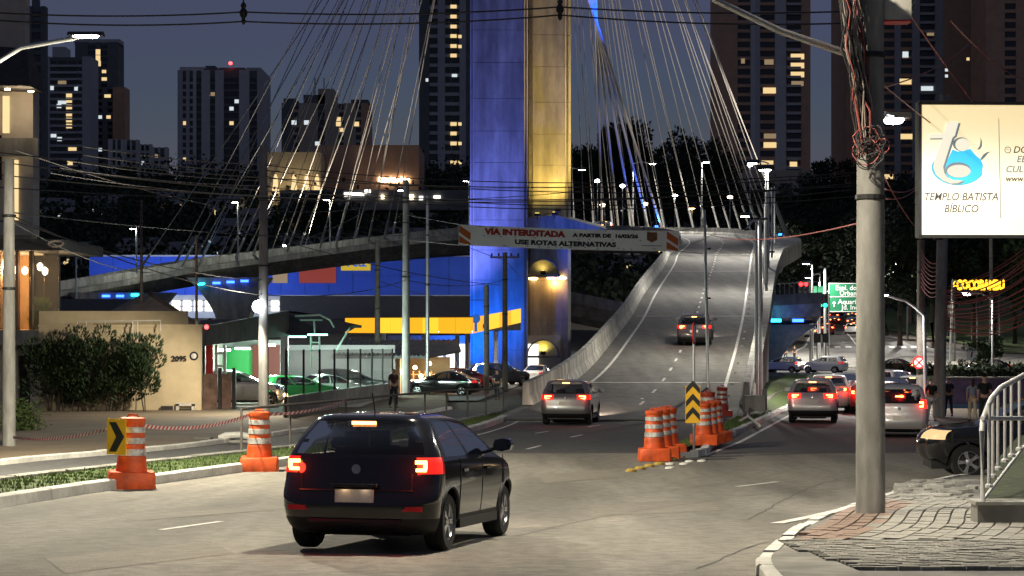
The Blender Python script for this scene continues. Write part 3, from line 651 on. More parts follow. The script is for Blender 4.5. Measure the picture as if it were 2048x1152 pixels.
# ------------------------------------------------------------------ vehicles
# rows: z, rear x, front x, half width, rear corner radius, front corner radius
KIND = {
 'hatch': dict(L=4.06, wb=2.59, rr=.31, belt=.98, roof=1.37, tail=(.835, 1.0, .75, .035), plate=.60, third=1.36, rows=[
  (.19, -1.80, 1.80, .72, .3, .4), (.23, -1.94, 1.95, .80, .3, .45), (.32, -2.00, 2.00, .835, .3, .5), (.46, -2.03, 2.03, .855, .28, .52), (.58, -2.03, 2.03, .865, .26, .52), (.64, -1.985, 2.02, .865, .24, .52),
  (.74, -1.965, 1.99, .866, .3, .5), (.84, -1.955, 1.90, .862, .3, .46), (.90, -1.945, 1.74, .857, .3, .4), (.955, -1.94, 1.35, .85, .3, .32), (.99, -1.93, 1.08, .838, .29, .26), (1.06, -1.90, .93, .815, .28, .22),
  (1.18, -1.82, .66, .755, .24, .2), (1.30, -1.73, .38, .69, .26, .2), (1.37, -1.68, .20, .645, .28, .2), (1.41, -1.69, .04, .605, .28, .25), (1.445, -1.60, -.22, .52, .26, .25), (1.468, -1.3, -.5, .36, .2, .2), (1.478, -.95, -.75, .12, .06, .06)]),
 'suv': dict(L=4.42, wb=2.64, rr=.345, belt=1.08, roof=1.50, tail=(.93, 1.10, .50, .07), plate=.80, third=1.53, rows=[
  (.24, -1.95, 1.90, .78, .3, .4), (.30, -2.12, 2.12, .86, .3, .5), (.42, -2.19, 2.18, .895, .28, .55), (.58, -2.21, 2.21, .905, .26, .55), (.68, -2.20, 2.21, .91, .25, .55), (.78, -2.17, 2.19, .91, .24, .52),
  (.90, -2.15, 2.12, .908, .22, .48), (.98, -2.13, 1.98, .903, .22, .42), (1.04, -2.11, 1.55, .895, .22, .34), (1.08, -2.09, 1.20, .885, .22, .28), (1.15, -2.04, 1.05, .862, .22, .24),
  (1.3, -1.93, .76, .81, .22, .22), (1.44, -1.83, .46, .755, .22, .22), (1.52, -1.80, .28, .72, .22, .22), (1.57, -1.84, .08, .69, .22, .25), (1.615, -1.75, -.2, .6, .2, .25), (1.64, -1.45, -.5, .42, .2, .2), (1.65, -1.1, -.8, .12, .06, .06)]),
 'sedan': dict(L=4.45, wb=2.62, rr=.315, belt=.96, roof=1.36, tail=(.76, .93, .55, .05), plate=.74, third=1.0, rows=[
  (.18, -1.95, 1.95, .72, .3, .4), (.22, -2.10, 2.12, .80, .3, .48), (.32, -2.18, 2.19, .84, .3, .52), (.46, -2.21, 2.22, .862, .3, .55), (.58, -2.21, 2.22, .87, .28, .55), (.64, -2.19, 2.2, .87, .26, .52),
  (.74, -2.17, 2.12, .868, .25, .48), (.82, -2.155, 1.98, .864, .24, .42), (.88, -2.15, 1.72, .858, .24, .36), (.94, -2.12, 1.35, .85, .24, .3), (.975, -1.98, 1.12, .836, .24, .26), (1.0, -1.72, 1.02, .82, .24, .24),
  (1.12, -1.50, .78, .775, .22, .22), (1.26, -1.26, .48, .72, .22, .22), (1.34, -1.10, .26, .675, .22, .22), (1.385, -.98, .08, .64, .22, .22), (1.425, -.82, -.15, .55, .2, .2), (1.445, -.65, -.3, .3, .12, .12), (1.452, -.5, -.4, .08, .03, .03)]),
 'van': dict(L=4.2, wb=2.6, rr=.31, belt=1.02, roof=1.52, tail=(.93, 1.18, .72, .05), plate=.62, third=1.30, rows=[
  (.19, -1.88, 1.85, .74, .25, .4), (.24, -2.02, 2.02, .82, .25, .45), (.34, -2.08, 2.08, .85, .24, .5), (.48, -2.10, 2.10, .865, .22, .52), (.58, -2.10, 2.10, .87, .2, .52), (.66, -2.07, 2.08, .87, .18, .5),
  (.78, -2.06, 2.02, .868, .17, .46), (.88, -2.055, 1.86, .864, .17, .4), (.95, -2.05, 1.55, .858, .17, .34), (1.0, -2.045, 1.32, .85, .17, .28), (1.06, -2.03, 1.2, .84, .17, .24),
  (1.25, -1.99, .9, .80, .17, .22), (1.42, -1.94, .58, .755, .17, .22), (1.54, -1.91, .32, .715, .17, .22), (1.60, -1.90, .12, .68, .18, .25), (1.65, -1.8, -.15, .6, .2, .25), (1.68, -1.5, -.5, .42, .2, .2), (1.69, -1.1, -.8, .12, .06, .06)]),
 'pickup': dict(L=4.9, wb=2.95, rr=.37, belt=1.14, roof=1.56, tail=(.85, 1.10, .75, .04), plate=.6, third=1.5, rows=[
  (.30, -2.2, 2.05, .78, .25, .4), (.36, -2.38, 2.28, .88, .25, .45), (.48, -2.42, 2.40, .92, .22, .5), (.60, -2.44, 2.44, .93, .2, .5), (.72, -2.42, 2.44, .935, .18, .48), (.84, -2.41, 2.42, .935, .17, .46),
  (.96, -2.40, 2.36, .93, .17, .42), (1.04, -2.39, 2.22, .925, .17, .38), (1.09, -2.38, 1.85, .915, .17, .32), (1.12, -2.37, 1.40, .905, .17, .28), (1.18, -2.35, 1.22, .88, .17, .25),
  (1.35, -2.28, .92, .83, .17, .24), (1.5, -2.2, .62, .78, .17, .24), (1.58, -2.15, .42, .74, .18, .25), (1.64, -2.1, .2, .70, .2, .25), (1.685, -1.95, -.1, .62, .2, .25), (1.71, -1.6, -.5, .42, .2, .2), (1.72, -1.1, -.8, .12, .06, .06)]),
}
def wheel_parts(rr, root, x, y, s, detail):
    w = T('wheel', None, None, (x, y, rr)); w.parent = root; del_keys(w)
    n = 28 if detail else 16; sg = 1 if y > 0 else -1
    MB().lathe([(rr * .62, -.105), (rr * .9, -.11), (rr * .985, -.08), (rr, -.04), (rr, .04), (rr * .985, .08), (rr * .9, .11), (rr * .62, .105)], n=n, axis='Y', cap=False).build('tyre', 'tyre', w, True)
    mb = MB().lathe([(rr * .63, sg * .03), (rr * .66, sg * .098), (rr * .60, sg * .1), (rr * .56, sg * .06)], n=n, axis='Y', cap=False)
    mb.lathe([(.01, sg * .03), (rr * .2, sg * .03), (rr * .2, sg * .085), (.01, sg * .1)], n=10, axis='Y')
    for k in range(5 if detail else 5):
        for off in ((-.11, .11) if detail else (0,)):
            a = 2 * math.pi * k / 5 + off; c, d = math.cos(a), math.sin(a); mt = Matrix(((c, 0, -d), (0, 1, 0), (d, 0, c)))
            mb.box((c * rr * .38, sg * .085, d * rr * .38), (rr * .42, .03, rr * (.085 if detail else .17)), mtx=mt)
    mb.build('rim', 'rim', w, detail)
    MB().lathe([(.01, -sg * .02), (rr * .6, -sg * .02), (rr * .6, sg * .0), (.01, sg * .0)], n=12, axis='Y').build('brake_disc', 'trim_black', w)
    return w
def del_keys(o):
    for k in list(o.keys()): del o[k]
def make_car(name, label, kind, pos, head, paint_m, brake=1, lights=0, lod=1, cat='car', group=None, scale=1., pitch=0., glass_m='car_glass', rails=False, plate_text=None, cladding=None, beams=0):
    K = KIND[kind]; rows = np.array(K['rows']); nr = (46, 24)[lod > 1]
    # row heights: dense, following arc length of the control polygon
    Lc = np.r_[0, np.cumsum(np.abs(np.diff(rows[:, 0])) + .35 * np.abs(np.diff(rows[:, 2])) + .35 * np.abs(np.diff(rows[:, 3])))]
    q = np.linspace(0, Lc[-1], nr); Rw = np.c_[tuple(np.interp(q, Lc, rows[:, k]) for k in range(6))]
    for _ in range(2 if lod < 2 else 1): Rw[1:-1] = (Rw[:-2] + 2 * Rw[1:-1] + Rw[2:]) / 4
    NR, NA, NS, NF = ((9, 5, 56, 8), (5, 3, 26, 4))[lod > 1]
    key = [('r', t) for t in np.linspace(0, 1, NR)] + [('a', t) for t in np.linspace(0, 1, NA + 1)[1:]] + [('s', t) for t in np.linspace(0, 1, NS)[1:]] + [('b', t) for t in np.linspace(0, 1, NA + 1)[1:]] + [('f', t) for t in np.linspace(0, 1, NF)[1:]]
    H = len(key); belt, roof = K['belt'], K['roof']; xw = (-K['wb'] / 2 - .02, K['wb'] / 2 + .02); ra = K['rr'] + .065
    grid = np.zeros((nr, 2 * H - 2, 3)); 
    for i, (z, xr, xf, w, r1, r2) in enumerate(Rw):
        r1, r2 = min(r1, w * .95), min(r2, w * .95)
        for j, (k, t) in enumerate(key):
            if k == 'r': y = (w - r1) * t; x = xr + .05 * (y / w) ** 2
            elif k == 'a': a = t * math.pi / 2; x = xr + .05 * ((w - r1) / w) ** 2 * (1 - t) + r1 * (1 - math.cos(a)); y = w - r1 + r1 * math.sin(a)
            elif k == 's':
                x = xr + r1 + (xf - r2 - xr - r1) * t; y = w * (1 - .02 * abs(2 * t - 1) ** 3)
                if t < .02: y = w
            elif k == 'b': a = t * math.pi / 2; x = xf - r2 + (r2 - .12) * math.sin(a); y = (w * .98) - r2 * (1 - math.cos(a))
            else: y = (w * .98 - r2) * (1 - t); x = xf - .12 + .12 * (1 - (y / max(w * .98 - r2, .01)) ** 2)
            grid[i, j] = (x, y, z)
            if 0 < j < H - 1: grid[i, 2 * H - 2 - j] = (x, -y, z)
    n = 2 * H - 2
    keyf = key + [key[2 * H - 2 - j] for j in range(H, n)]
    V = grid.reshape(-1, 3).copy()
    inside = np.zeros(len(V), bool)
    for xc in xw:
        dd = np.hypot(V[:, 0] - xc, V[:, 2] - K['rr']); inside |= (dd < ra) & (np.abs(V[:, 1]) > .6)
    parts = {}
    tz0, tz1, ty, ts = K['tail']
    def cls(i, j):
        z = (Rw[i, 0] + Rw[i + 1, 0]) / 2; k, t = keyf[j]; k2, t2 = keyf[(j + 1) % n]
        if k2 != k: t = 1 if k < k2 or True else t
        y = grid[i, j, 1]; y2 = grid[i, (j + 1) % n, 1]; ym = (y + y2) / 2; s = 'l' if ym > 0 else 'r'
        w = Rw[i, 3]; kk = {k, k2}
        x = (grid[i, j, 0] + grid[i, (j + 1) % n, 0]) / 2
        tm = (keyf[j][1] + keyf[(j + 1) % n][1]) / 2 if len(kk) == 1 else (0. if ('a' in kk and 's' in kk) else 1.)
        rear = x < Rw[i, 1] + Rw[i, 4] + .001 and x < 0
        if z > belt + .02 and z < roof:
            if kk == {'s'} :
                if tm < .10: return 'body'
                if .45 < tm < .485: return 'body'
                if tm > .955: return 'body'
                return 'side_window_%s%d' % (s, tm > .46)
            if rear and abs(ym) < w * .80 and z > belt + .06 and K is not KIND['sedan']: return 'rear_window'
            if rear and abs(ym) < w * .82 and z > belt + .06: return 'rear_window'
            if kk & {'f', 'b'} and abs(ym) < w * .9: return 'windshield'
        if tz0 < z < tz1:
            if rear and abs(ym) > w * ty: return 'tail_light_' + s
            if kk == {'s'} and tm < ts: return 'tail_light_' + s
        hz = belt - .28
        if hz < z < hz + .17 and x > 0 and (kk & {'b'} or (kk == {'f'} and abs(ym) > w * .62 * .5)): return 'head_light_' + s
        if z < (cladding if cladding else .30): return 'bumper'
        return 'body'
    faces = {}
    for i in range(nr - 1):
        for j in range(n):
            ids = (i * n + j, i * n + (j + 1) % n, (i + 1) * n + (j + 1) % n, (i + 1) * n + j)
            if all(inside[k] for k in ids): continue
            faces.setdefault(cls(i, j), []).append(ids)
    faces['body'].append(tuple((nr - 1) * n + j for j in range(n)))
    for xc in xw:
        for k in np.where(inside)[0]:
            if abs(V[k, 1]) < .6: continue
            dx, dz = V[k, 0] - xc, V[k, 2] - K['rr']; dd = math.hypot(dx, dz)
            if dd < ra:
                if dd < 1e-3: dx, dz, dd = 0, 1, 1
                V[k, 0] = xc + dx / dd * ra; V[k, 2] = max(K['rr'] + dz / dd * ra, .15)
    root = T(name, label, cat, pos, group=group); root.rotation_euler = (0, pitch, math.pi / 2 - head); root.scale = (scale,) * 3
    def sub(fs, off=0.):
        idx = sorted({k for f in fs for k in f}); mp = {k: q for q, k in enumerate(idx)}
        mb = MB(); vs = V[idx].copy()
        if off: vs[:, :2] *= 1 + off
        mb.v = [tuple(v) for v in vs]; mb.f = [tuple(mp[k] for k in f) for f in fs]; return mb
    tail_m = ('tail_dim', 'tail_red', 'tail_hot')[(brake > 0) + (brake > 0 and bool(group))]
    for k, fs in faces.items():
        if k == 'body': sub(fs).build('body', paint_m, root, True)
        elif k == 'bumper': sub(fs).build('bumper', 'trim_black', root, True)
        elif k.startswith('side_window'): sub(fs, -.004).build('side_window', glass_m, root, True, fix=False)
        elif k in ('rear_window', 'windshield'): sub(fs, -.003).build(k, glass_m, root, True, fix=False)
        elif k.startswith('head_light'):
            o = sub(fs, .002).build('headlight', ('chrome', 'head_white', 'head_amber')[lights], root, True, fix=False)
        else:
            o = sub(fs, .004).build('tail_light', tail_m, root, True, fix=False)
            sgn = 1 if k.endswith('l') else -1
            xr = float(np.interp((tz0 + tz1) / 2, Rw[:, 0], Rw[:, 1])); w = float(np.interp((tz0 + tz1) / 2, Rw[:, 0], Rw[:, 3]))
            if brake:
                hgt = tz1 - tz0; yc = sgn * w * (.5 * ty + .5) * .98
                wd_ = w * (1 - ty) * .54; cx_ = xr + .05 + .0 - .035
                yc = sgn * w * (ty + .5 * (1 - ty)) * .93
                mb = MB().box((cx_, yc, tz0 + hgt * .74), (.05, wd_, hgt * .22)).box((cx_ + .005, yc + sgn * wd_ * .38, tz0 + hgt * .5), (.05, wd_ * .25, hgt * .4)).box((cx_ + .01, yc, tz0 + hgt * .24), (.05, wd_ * .9, hgt * .2))
                mb.build('lamp_core', 'tail_core', o)
    # wheels, arches, floor, trims
    for xc in (-K['wb'] / 2, K['wb'] / 2):
        for y in (Rw[8, 3] - .13, -Rw[8, 3] + .13): wheel_parts(K['rr'], root, xc, y, 1, lod < 2)
    if lod < 2:
        for xc in xw:
            for sg in (1, -1):
                w = float(np.interp(.5, Rw[:, 0], Rw[:, 3])) * .985
                def ys_(x, z):
                    w0, xf0, r20 = (float(np.interp(z, Rw[:, 0], Rw[:, c])) for c in (3, 2, 5)); xr0, r10 = (float(np.interp(z, Rw[:, 0], Rw[:, c])) for c in (1, 4))
                    if x > xf0 - r20: return .98 * w0 - r20 * (1 - math.sqrt(max(0, 1 - min(1, (x - xf0 + r20) / (r20 - .12)) ** 2)))
                    if x < xr0 + r10: return w0 - r10 + r10 * math.sqrt(max(0, 1 - ((xr0 + r10 - x) / r10) ** 2))
                    t_ = (x - xr0 - r10) / (xf0 - r20 - xr0 - r10); return w0 * (1 - .02 * abs(2 * t_ - 1) ** 3)
                pts = [(xc + math.cos(a) * ra * 1.01, sg * ys_(xc + math.cos(a) * ra, K['rr'] + math.sin(a) * ra), K['rr'] + math.sin(a) * ra * 1.01) for a in np.linspace(.02, math.pi - .02, 24)]
                MB().tube(pts, .022, 6).build('arch_trim', 'trim_black' if cladding else paint_m, root, True)
    MB().box((0, 0, .3), (K['L'] * .9, 1.3, .16)).build('underbody', 'trim_black', root)
    if lod < 2:
        MB().box((-K['wb'] / 2 - .0, 0, .42), (.8, .95, .5)).build('rear_floor', 'interior', root)
        for sx in (.15, -.75):
            for sy in (.36, -.36):
                mb = MB().box((sx, sy, .78), (.16, .48, .62)).box((sx - .03, sy, 1.17), (.10, .24, .18)); mb.build('seat', 'interior', root)
        MB().box((.95, 0, .88), (.35, 1.3, .2)).build('dashboard', 'interior', root)
    xr_ = lambda z: float(np.interp(z, Rw[:, 0], Rw[:, 1]))
    pz = K['plate']; pl = MB().box((xr_(pz) - .012, 0, pz), (.02, .42, .135)).build('licence_plate', 'plate', root)
    if lod < 1:
        MB().box((xr_(pz) - .03, 0, pz + .11), (.07, .5, .03)).build('plate_lamp_bar', 'trim_black', root)
        if brake: lamp('plate_light', 'POINT', (xr_(pz) - .06, .1, pz + .09), .22, (1, .62, .34), root, .01); lamp('plate_light', 'POINT', (xr_(pz) - .06, -.12, pz + .09), .14, (1, .7, .45), root, .01)
    tz = K['third']; 
    if brake: MB().box((xr_(tz) - .012, 0, tz), (.03, .26, .035)).build('brake_light', 'tail_core', root)
    if brake and (lod < 2 or group == 'cars queuing on the side street'): [lamp('brake_glow', 'POINT', (xr_((tz0 + tz1) / 2) - .10, sg * float(np.interp(tz0, Rw[:, 0], Rw[:, 3])) * .82, (tz0 + tz1) / 2), 7 if lod < 2 else 10, (1, .03, .015), root, .06) for sg in (1, -1)]
    mz = belt + .05; wm = float(np.interp(mz, Rw[:, 0], Rw[:, 3])); xm = float(np.interp(mz, Rw[:, 0], Rw[:, 2])) - .42
    for sg in (1, -1):
        mb = MB().tube([(xm + .05, sg * (wm - .02), mz), (xm, sg * (wm + .09), mz + .04)], .025, 6); mb.loft([[(xm + dx, sg * (wm + .16) + dy * .11, mz + .07 + dz * .075) for dy, dz in ((-.8, -.7), (0, -1), (.9, -.8), (1, 0), (.8, .8), (0, 1), (-.8, .9), (-1, 0))] for dx in (-.06, .0, .06)], closed=True, caps=True)
        mb.build('mirror', paint_m, root, True)
    if lod < 2:
        for sg in (1, -1):
            for xh in (-.75, .3): MB().box((xh, sg * (float(np.interp(belt - .13, Rw[:, 0], Rw[:, 3])) + .012), belt - .13), (.2, .03, .035)).build('door_handle', paint_m, root)
            for xh in (-.92 if kind == 'hatch' else -.98, .02, 1.06): 
                z0_, z1_ = .38, belt; wA = float(np.interp(.5, Rw[:, 0], Rw[:, 3])); 
            MB().box((0, sg * (float(np.interp(.3, Rw[:, 0], Rw[:, 3])) + .0), .27), (K['wb'] - .85, .05, .1)).build('sill', 'trim_black', root)
        MB().box((xr_(roof) + .02, .12, roof - .36), (.012, .55, .018), mtx=Matrix.Rotation(.25, 3, 'X')).build('wiper', 'trim_black', root)
        MB().lathe([(.001, 0), (.05, 0), (.05, .012), (.001, .012)], (xr_(belt - .1) - .02, 0, belt - .1), 12, 'X').build('badge', 'chrome', root)
        MB().tube([(-1.3, 0, KIND[kind]['rows'][-1][0] - .02), (-1.42, 0, KIND[kind]['rows'][-1][0] + .2)], .008, 5).build('antenna', 'trim_black', root)
    if lod < 1:
        zc = [K['plate'] + .16, belt + .0]
        for sg in (1, -1):
            pts = [(xr_(z) + .05 * .6 - .006, sg * .60, z) for z in np.linspace(.66, tz0, 5)]; MB().tube(pts, .008, 4).build('tailgate_seam', 'trim_black', root)
            MB().box((xr_(.5) + .03, sg * .62, .47), (.02, .22, .05)).build('reflector', 'red_paint', root)
            for xd in (-.93, .06, 1.1):
                pts = [(xd + (z - .4) * .06, sg * (float(np.interp(z, Rw[:, 0], Rw[:, 3])) * .998 + .001), z) for z in np.linspace(.36, belt, 9)]; MB().tube(pts, .007, 4).build('door_seam', 'trim_black', root)
        MB().tube([(xr_(.655) - .004 + .05 * (y / .86) ** 2, y, .655) for y in np.linspace(-.62, .62, 7)], .01, 4).build('bumper_seam', 'trim_black', root)
        MB().tube([(xr_(.34) - .01, y, .33) for y in np.linspace(-.5, .5, 5)], .03, 6).build('bumper_lip', 'trim_black', root)
    if beams:
        for sg in (1, -1): lamp('headlight_beam', 'SPOT', (float(np.interp(.7, Rw[:, 0], Rw[:, 2])) + .05, sg * .6, .68), beams, (1, .78, .6), root, .06, 70, .8, (1, 0, -.11))
    if rails:
        for sg in (1, -1): MB().tube([(.1, sg * .62, roof + .08), (0, sg * .62, roof + .15), (-1.4, sg * .62, roof + .14), (-1.5, sg * .62, roof + .08)], .022, 6).build('roof_rail', 'galv', root, True)
    return root
paint('paint_black', (.008, .008, .010), .12, .1); paint('paint_grey', (.16, .165, .17), .3, .5); paint('paint_darkgrey', (.07, .073, .078), .28, .5)
paint('paint_silver', (.42, .42, .42), .3, .5); paint('paint_white', (.7, .7, .69), .3, 0); paint('paint_red', (.35, .02, .02), .3, .1); paint('paint_maroon', (.08, .012, .014), .3, .2); paint('paint_beige', (.5, .46, .38), .3, .2); paint('paint_green_and_glow', (.05, .5, .12), .3, .1); paint('paint_blue', (.05, .1, .4), .3, .1)
def gp(x, y): return (x, y, zg(y) + .02)
def gpitch(x, y, h): return -math.atan((zg(y + math.cos(h)) - zg(y - math.cos(h))) / 2)
def gcar(name, label, kind, x, y, hd, m, **k): h = R(hd); return make_car(name, label, kind, gp(x, y), h, m, pitch=gpitch(x, y, h), **k)
gcar('black_hatchback', 'shiny black hatchback with glowing red tail lights, nearest on the road', 'hatch', -1.20, 22.85, 13, 'paint_black', lod=0, cladding=.36, beams=260)
gcar('grey_suv', 'dark grey crossover with lit tail lights entering the foot of the ramp', 'suv', X(1143, 74.5), 74.5, 8, 'paint_grey', lod=1, cladding=.42, beams=900)
i = ja(30); h = math.atan2(*(at_len(32, .6) - at_len(28, .6)).xy)
s = float(np.interp(107, dist[:60], clen[:60])); p = at_len(s, .60, .03); dv = at_len(s + 2, .6) - at_len(s - 2, .6)
make_car('grey_suv', 'grey crossover climbing the ramp with roof rails and red tail lights', 'suv', p, math.atan2(dv.x, dv.y), 'paint_darkgrey', pitch=-math.atan2(dv.z, dv.xy.length), lod=1, cladding=.5, rails=True, beams=500)
p = at_len(203, .72, .03); dv = at_len(205, .72) - at_len(201, .72)
make_car('dark_suv', 'dark car with bright red tail lights far up on the curved deck', 'suv', p, math.atan2(dv.x, dv.y) + .5, 'paint_black', lod=2)
# queue on the side street
q1 = 'cars queuing on the side street'
gcar('silver_suv', 'silver crossover braking beside the island kerb, last in the queue next to the pole', 'suv', IK(76) + 1.95, 76.3, 10, 'paint_silver', group=q1, cladding=.5)
gcar('silver_minivan', 'silver minivan braking in the side street, half hidden behind the thick concrete pole', 'van', X(1797, 64.5), 64.5, 10, 'paint_silver', group=q1)
gcar('white_suv', 'white roofed car with red tail lights just ahead of the silver crossover', 'suv', IK(87) + 2.1, 87.5, 10.5, 'paint_white', lod=2, group=q1)
gcar('red_car', 'red car braking to the street side of the silver crossover, beside the pole', 'hatch', IK(85) + 4.0, 86, 10.5, 'paint_red', lod=2, group=q1)
gcar('maroon_car', 'maroon car braking ahead of the red car in the queue', 'sedan', IK(98) + 3.5, 97, 10.5, 'paint_maroon', lod=2, group=q1)
gcar('silver_car', 'pale car with tail lights glowing, third from the island kerb in the queue', 'hatch', IK(96) + 5.6, 96, 10.5, 'paint_silver', lod=2, group=q1)
gcar('red_car', 'dark red hatchback braking just ahead of the silver minivan', 'hatch', RK(80) - 1.75, 80, 10.5, 'paint_red', lod=2, group=q1)
gcar('black_car', 'black car braking beside the thin grey lamp post in the queue', 'sedan', RK(92) - 1.5, 92, 10.5, 'paint_black', lod=2, group=q1)
gcar('white_suv', 'white car with pale roof turning ahead at the front of the queue', 'suv', RK(108) - 1.6, 108, 30, 'paint_white', lod=2, group=q1)
gcar('dark_car', 'dark car turning at the front of the queue behind the no parking sign', 'sedan', RK(122) - 1.0, 122, 40, 'paint_black', lod=2, group=q1)
gcar('white_sedan', 'white sedan with glowing tail lights, third ahead along the island kerb', 'sedan', IK(108) + 2.1, 108, 11, 'paint_white', lod=2, group=q1)
gcar('red_hatchback', 'small red hatchback in the middle of the queue, beyond the maroon car', 'hatch', IK(112) + 5.0, 112, 11, 'paint_red', lod=2, group=q1)
gcar('silver_sedan', 'silver sedan braking between the two lanes of the queue', 'sedan', RK(100) - 4.6, 100, 11, 'paint_silver', lod=2, group=q1)
# cars on the cross road
q2 = 'cars on the cross road'
gcar('white_hatchback', 'white hatchback crossing beside the ramp pier on the far cross road', 'hatch', X(1560, 192), 191, -62, 'paint_white', lod=2, group=q2, scale=1.02)
gcar('white_suv', 'white sport utility car following the white hatchback on the cross road', 'suv', X(1645, 190), 189, -62, 'paint_white', lod=2, brake=0, lights=1, group=q2)
gcar('maroon_car', 'dark maroon car with one red tail light on the cross road beyond the queue', 'sedan', X(1782, 186), 186, -66, 'paint_maroon', lod=2, group=q2)
gcar('black_sedan', 'black sedan with headlights on, crossing above the purple wall', 'sedan', X(1977, 181), 181, -75, 'paint_black', lod=2, lights=1, group=q2)
# the avenue beyond
q3 = 'cars queuing up the far avenue'
av = [('white sedan waiting first in the nearest lane of the far avenue', .16, 268, 'paint_white', 'sedan'), ('red lit car waiting second in the middle lane of the far avenue', .36, 274, 'paint_red', 'suv'), ('dark car braking third in line on the far avenue', .30, 288, 'paint_black', 'hatch'), ('pale car higher up the far avenue, behind the dark one', .22, 300, 'paint_silver', 'suv'), ('small red lit car higher still on the far avenue', .36, 312, 'paint_red', 'sedan'),
      ('orange lit taxi like car closest to the concrete pole on the far avenue', .80, 264, 'paint_beige', 'sedan'), ('white car next to the orange lit one on the far avenue', .66, 276, 'paint_white', 'hatch'), ('dark car just above the white one on the far avenue', .74, 290, 'paint_maroon', 'suv'), ('pale car under the green road sign on the far avenue', .60, 306, 'paint_silver', 'sedan'), ('distant red lit car on the crest of the far avenue', .3, 332, 'paint_red', 'suv'), ('distant pale car on the crest of the far avenue', .5, 345, 'paint_white', 'sedan'), ('tiny most distant car on the far avenue', .3, 362, 'paint_black', 'suv')]
for lb, f, y, m, kd in av: gcar('avenue_car', lb, kd, AVL(y) + (AVR(y) - AVL(y)) * (f - .12), y, 10, m, lod=2, group=q3)
# pickup coming out of the right-hand side street
gcar('black_pickup', 'black pickup with amber headlight and alloy wheel nosing out by the railing', 'pickup', 10.95, 42.0, -86, 'paint_black', lod=0, lights=2, brake=0, cat='pickup')
# by the petrol station and the car lot
q4 = 'cars at the petrol station'
g = G(1078, 768); gcar('white_sedan', 'white sedan parked against the ramp wall by the blue pylon', 'sedan', g.x, g.y, 14, 'paint_white', lod=2, brake=0, group=q4)
g = G(935, 781); gcar('red_hatchback', 'red hatchback parked at the petrol station', 'hatch', g.x, g.y, 82, 'paint_red', lod=2, brake=0, group=q4)
g = G(885, 792); gcar('black_car', 'black car parked in front of the red hatchback at the station', 'sedan', g.x, g.y, -78, 'paint_black', lod=2, brake=0, lights=0, group=q4)
g = G(1003, 771); gcar('dark_suv', 'dark sport utility car parked before the blue pylon foot', 'suv', g.x, g.y, 60, 'paint_darkgrey', lod=2, brake=0, group=q4)
g = G(965, 768); gcar('dark_sedan', 'dark car standing behind the red hatchback at the station', 'sedan', g.x, g.y + 6, 80, 'paint_darkgrey', lod=2, brake=0, lights=1, group=q4)
q5 = 'cars displayed in the car lot'
gcar('silver_suv', 'silver sport utility car under the car lot canopy', 'suv', X(472, 94), 94, 78, 'paint_silver', brake=0, group=q5, scale=1.08)
gcar('green_lit_car', 'bright green lit car behind the car lot glass fence', 'hatch', X(597, 96), 97, 70, 'paint_green_and_glow', lod=2, brake=0, group=q5)  # green lamp light is put into this car's paint
gcar('white_car', 'pale blue white car behind the car lot glass fence', 'sedan', X(660, 101), 102, 60, 'paint_white', lod=2, brake=0, lights=1, group=q5)
gcar('dark_car', 'dark car deeper inside the car lot behind the glass fence', 'suv', X(700, 108), 109, 80, 'paint_darkgrey', lod=2, brake=0, group=q5)
# ------------------------------------------------------------------ barrels, signs, fence, tape
def barrel(label, pos, rz=0, dull=False, group='orange traffic barrels', proto={}, sc_=1.):
    m = 'orange_dull' if dull else 'orange_plastic'
    b = T('traffic_barrel', label, 'traffic barrel', pos, rz, group); b.scale = (sc_,) * 3; b.rotation_euler = (random.gauss(0, .012), random.gauss(0, .012), rz)
    if m not in proto:
        P = {}
        mb = MB(); rows = []
        for z, w in ((0, .42), (.03, .43), (.30, .42), (.335, .40)): 
            rows.append([(x * w - math.copysign(.05, x) * (abs(y) == 1 and 0), y * w, z) for x, y in ((-1, -.88), (-.88, -1), (.88, -1), (1, -.88), (1, .88), (.88, 1), (-.88, 1), (-1, .88))])
        mb.loft(rows, closed=True, caps=True); P['base'] = mb.mesh('base', m, True)
        P['drum'] = MB().lathe([(.29, .33), (.29, .36), (.28, .40), (.27, .57), (.265, .60), (.25, .62), (.22, 1.22), (.235, 1.24), (.24, 1.28), (.235, 1.33), (.18, 1.345), (.02, 1.345)], n=24).mesh('drum', m, True)
        for i, (z0, z1) in enumerate(((.63, .76), (.85, .97), (1.06, 1.17))):
            f = lambda z: .255 - (z - .62) * .055
            P['reflective_band%d' % i] = MB().lathe([(f(z0) - .01, z0), (f(z0) + .012, z0 + .005), (f(z1) + .012, z1 - .005), (f(z1) - .01, z1)], n=24, cap=False).mesh('reflective_band', 'reflective', True)
        P['handle'] = MB().tube([(-.1, 0, 1.34), (-.08, 0, 1.39), (.08, 0, 1.39), (.1, 0, 1.34)], .02, 6).mesh('handle', m)
        proto[m] = P
    for k, me in proto[m].items(): link(k.rstrip('0123456789'), me, b)
    return b
p1 = G(262, 978); p2 = G(519, 943)
barrel('orange barrel with a yellow arrow board, by the left kerb', p1, .25)
barrel('orange barrel without a board at the left kerb, nearer the ramp', p2, .1)
ab = T('arrow_board', 'small yellow board with black arrow hung on the leftmost barrel', 'sign', p1 + Vector((-.2, -.36, .72)), R(-28))
MB().box((0, 0, .28), (.44, .02, .66)).build('board', 'sign_yellow', ab)
MB().add([(-.17, -.013, .55), (.0, -.013, .55), (.19, -.013, .28), (-.0, -.013, .0), (-.17, -.013, .0), (.0, -.013, .28)], [(0, 1, 2, 5), (5, 2, 3, 4)]).build('arrow', 'sign_black', ab, fix=False)
lb = ['first orange barrel of the row at the island tip, nearest the road', 'second orange barrel of the row at the island tip', 'third orange barrel of the row at the island tip, closest to the chevron post']
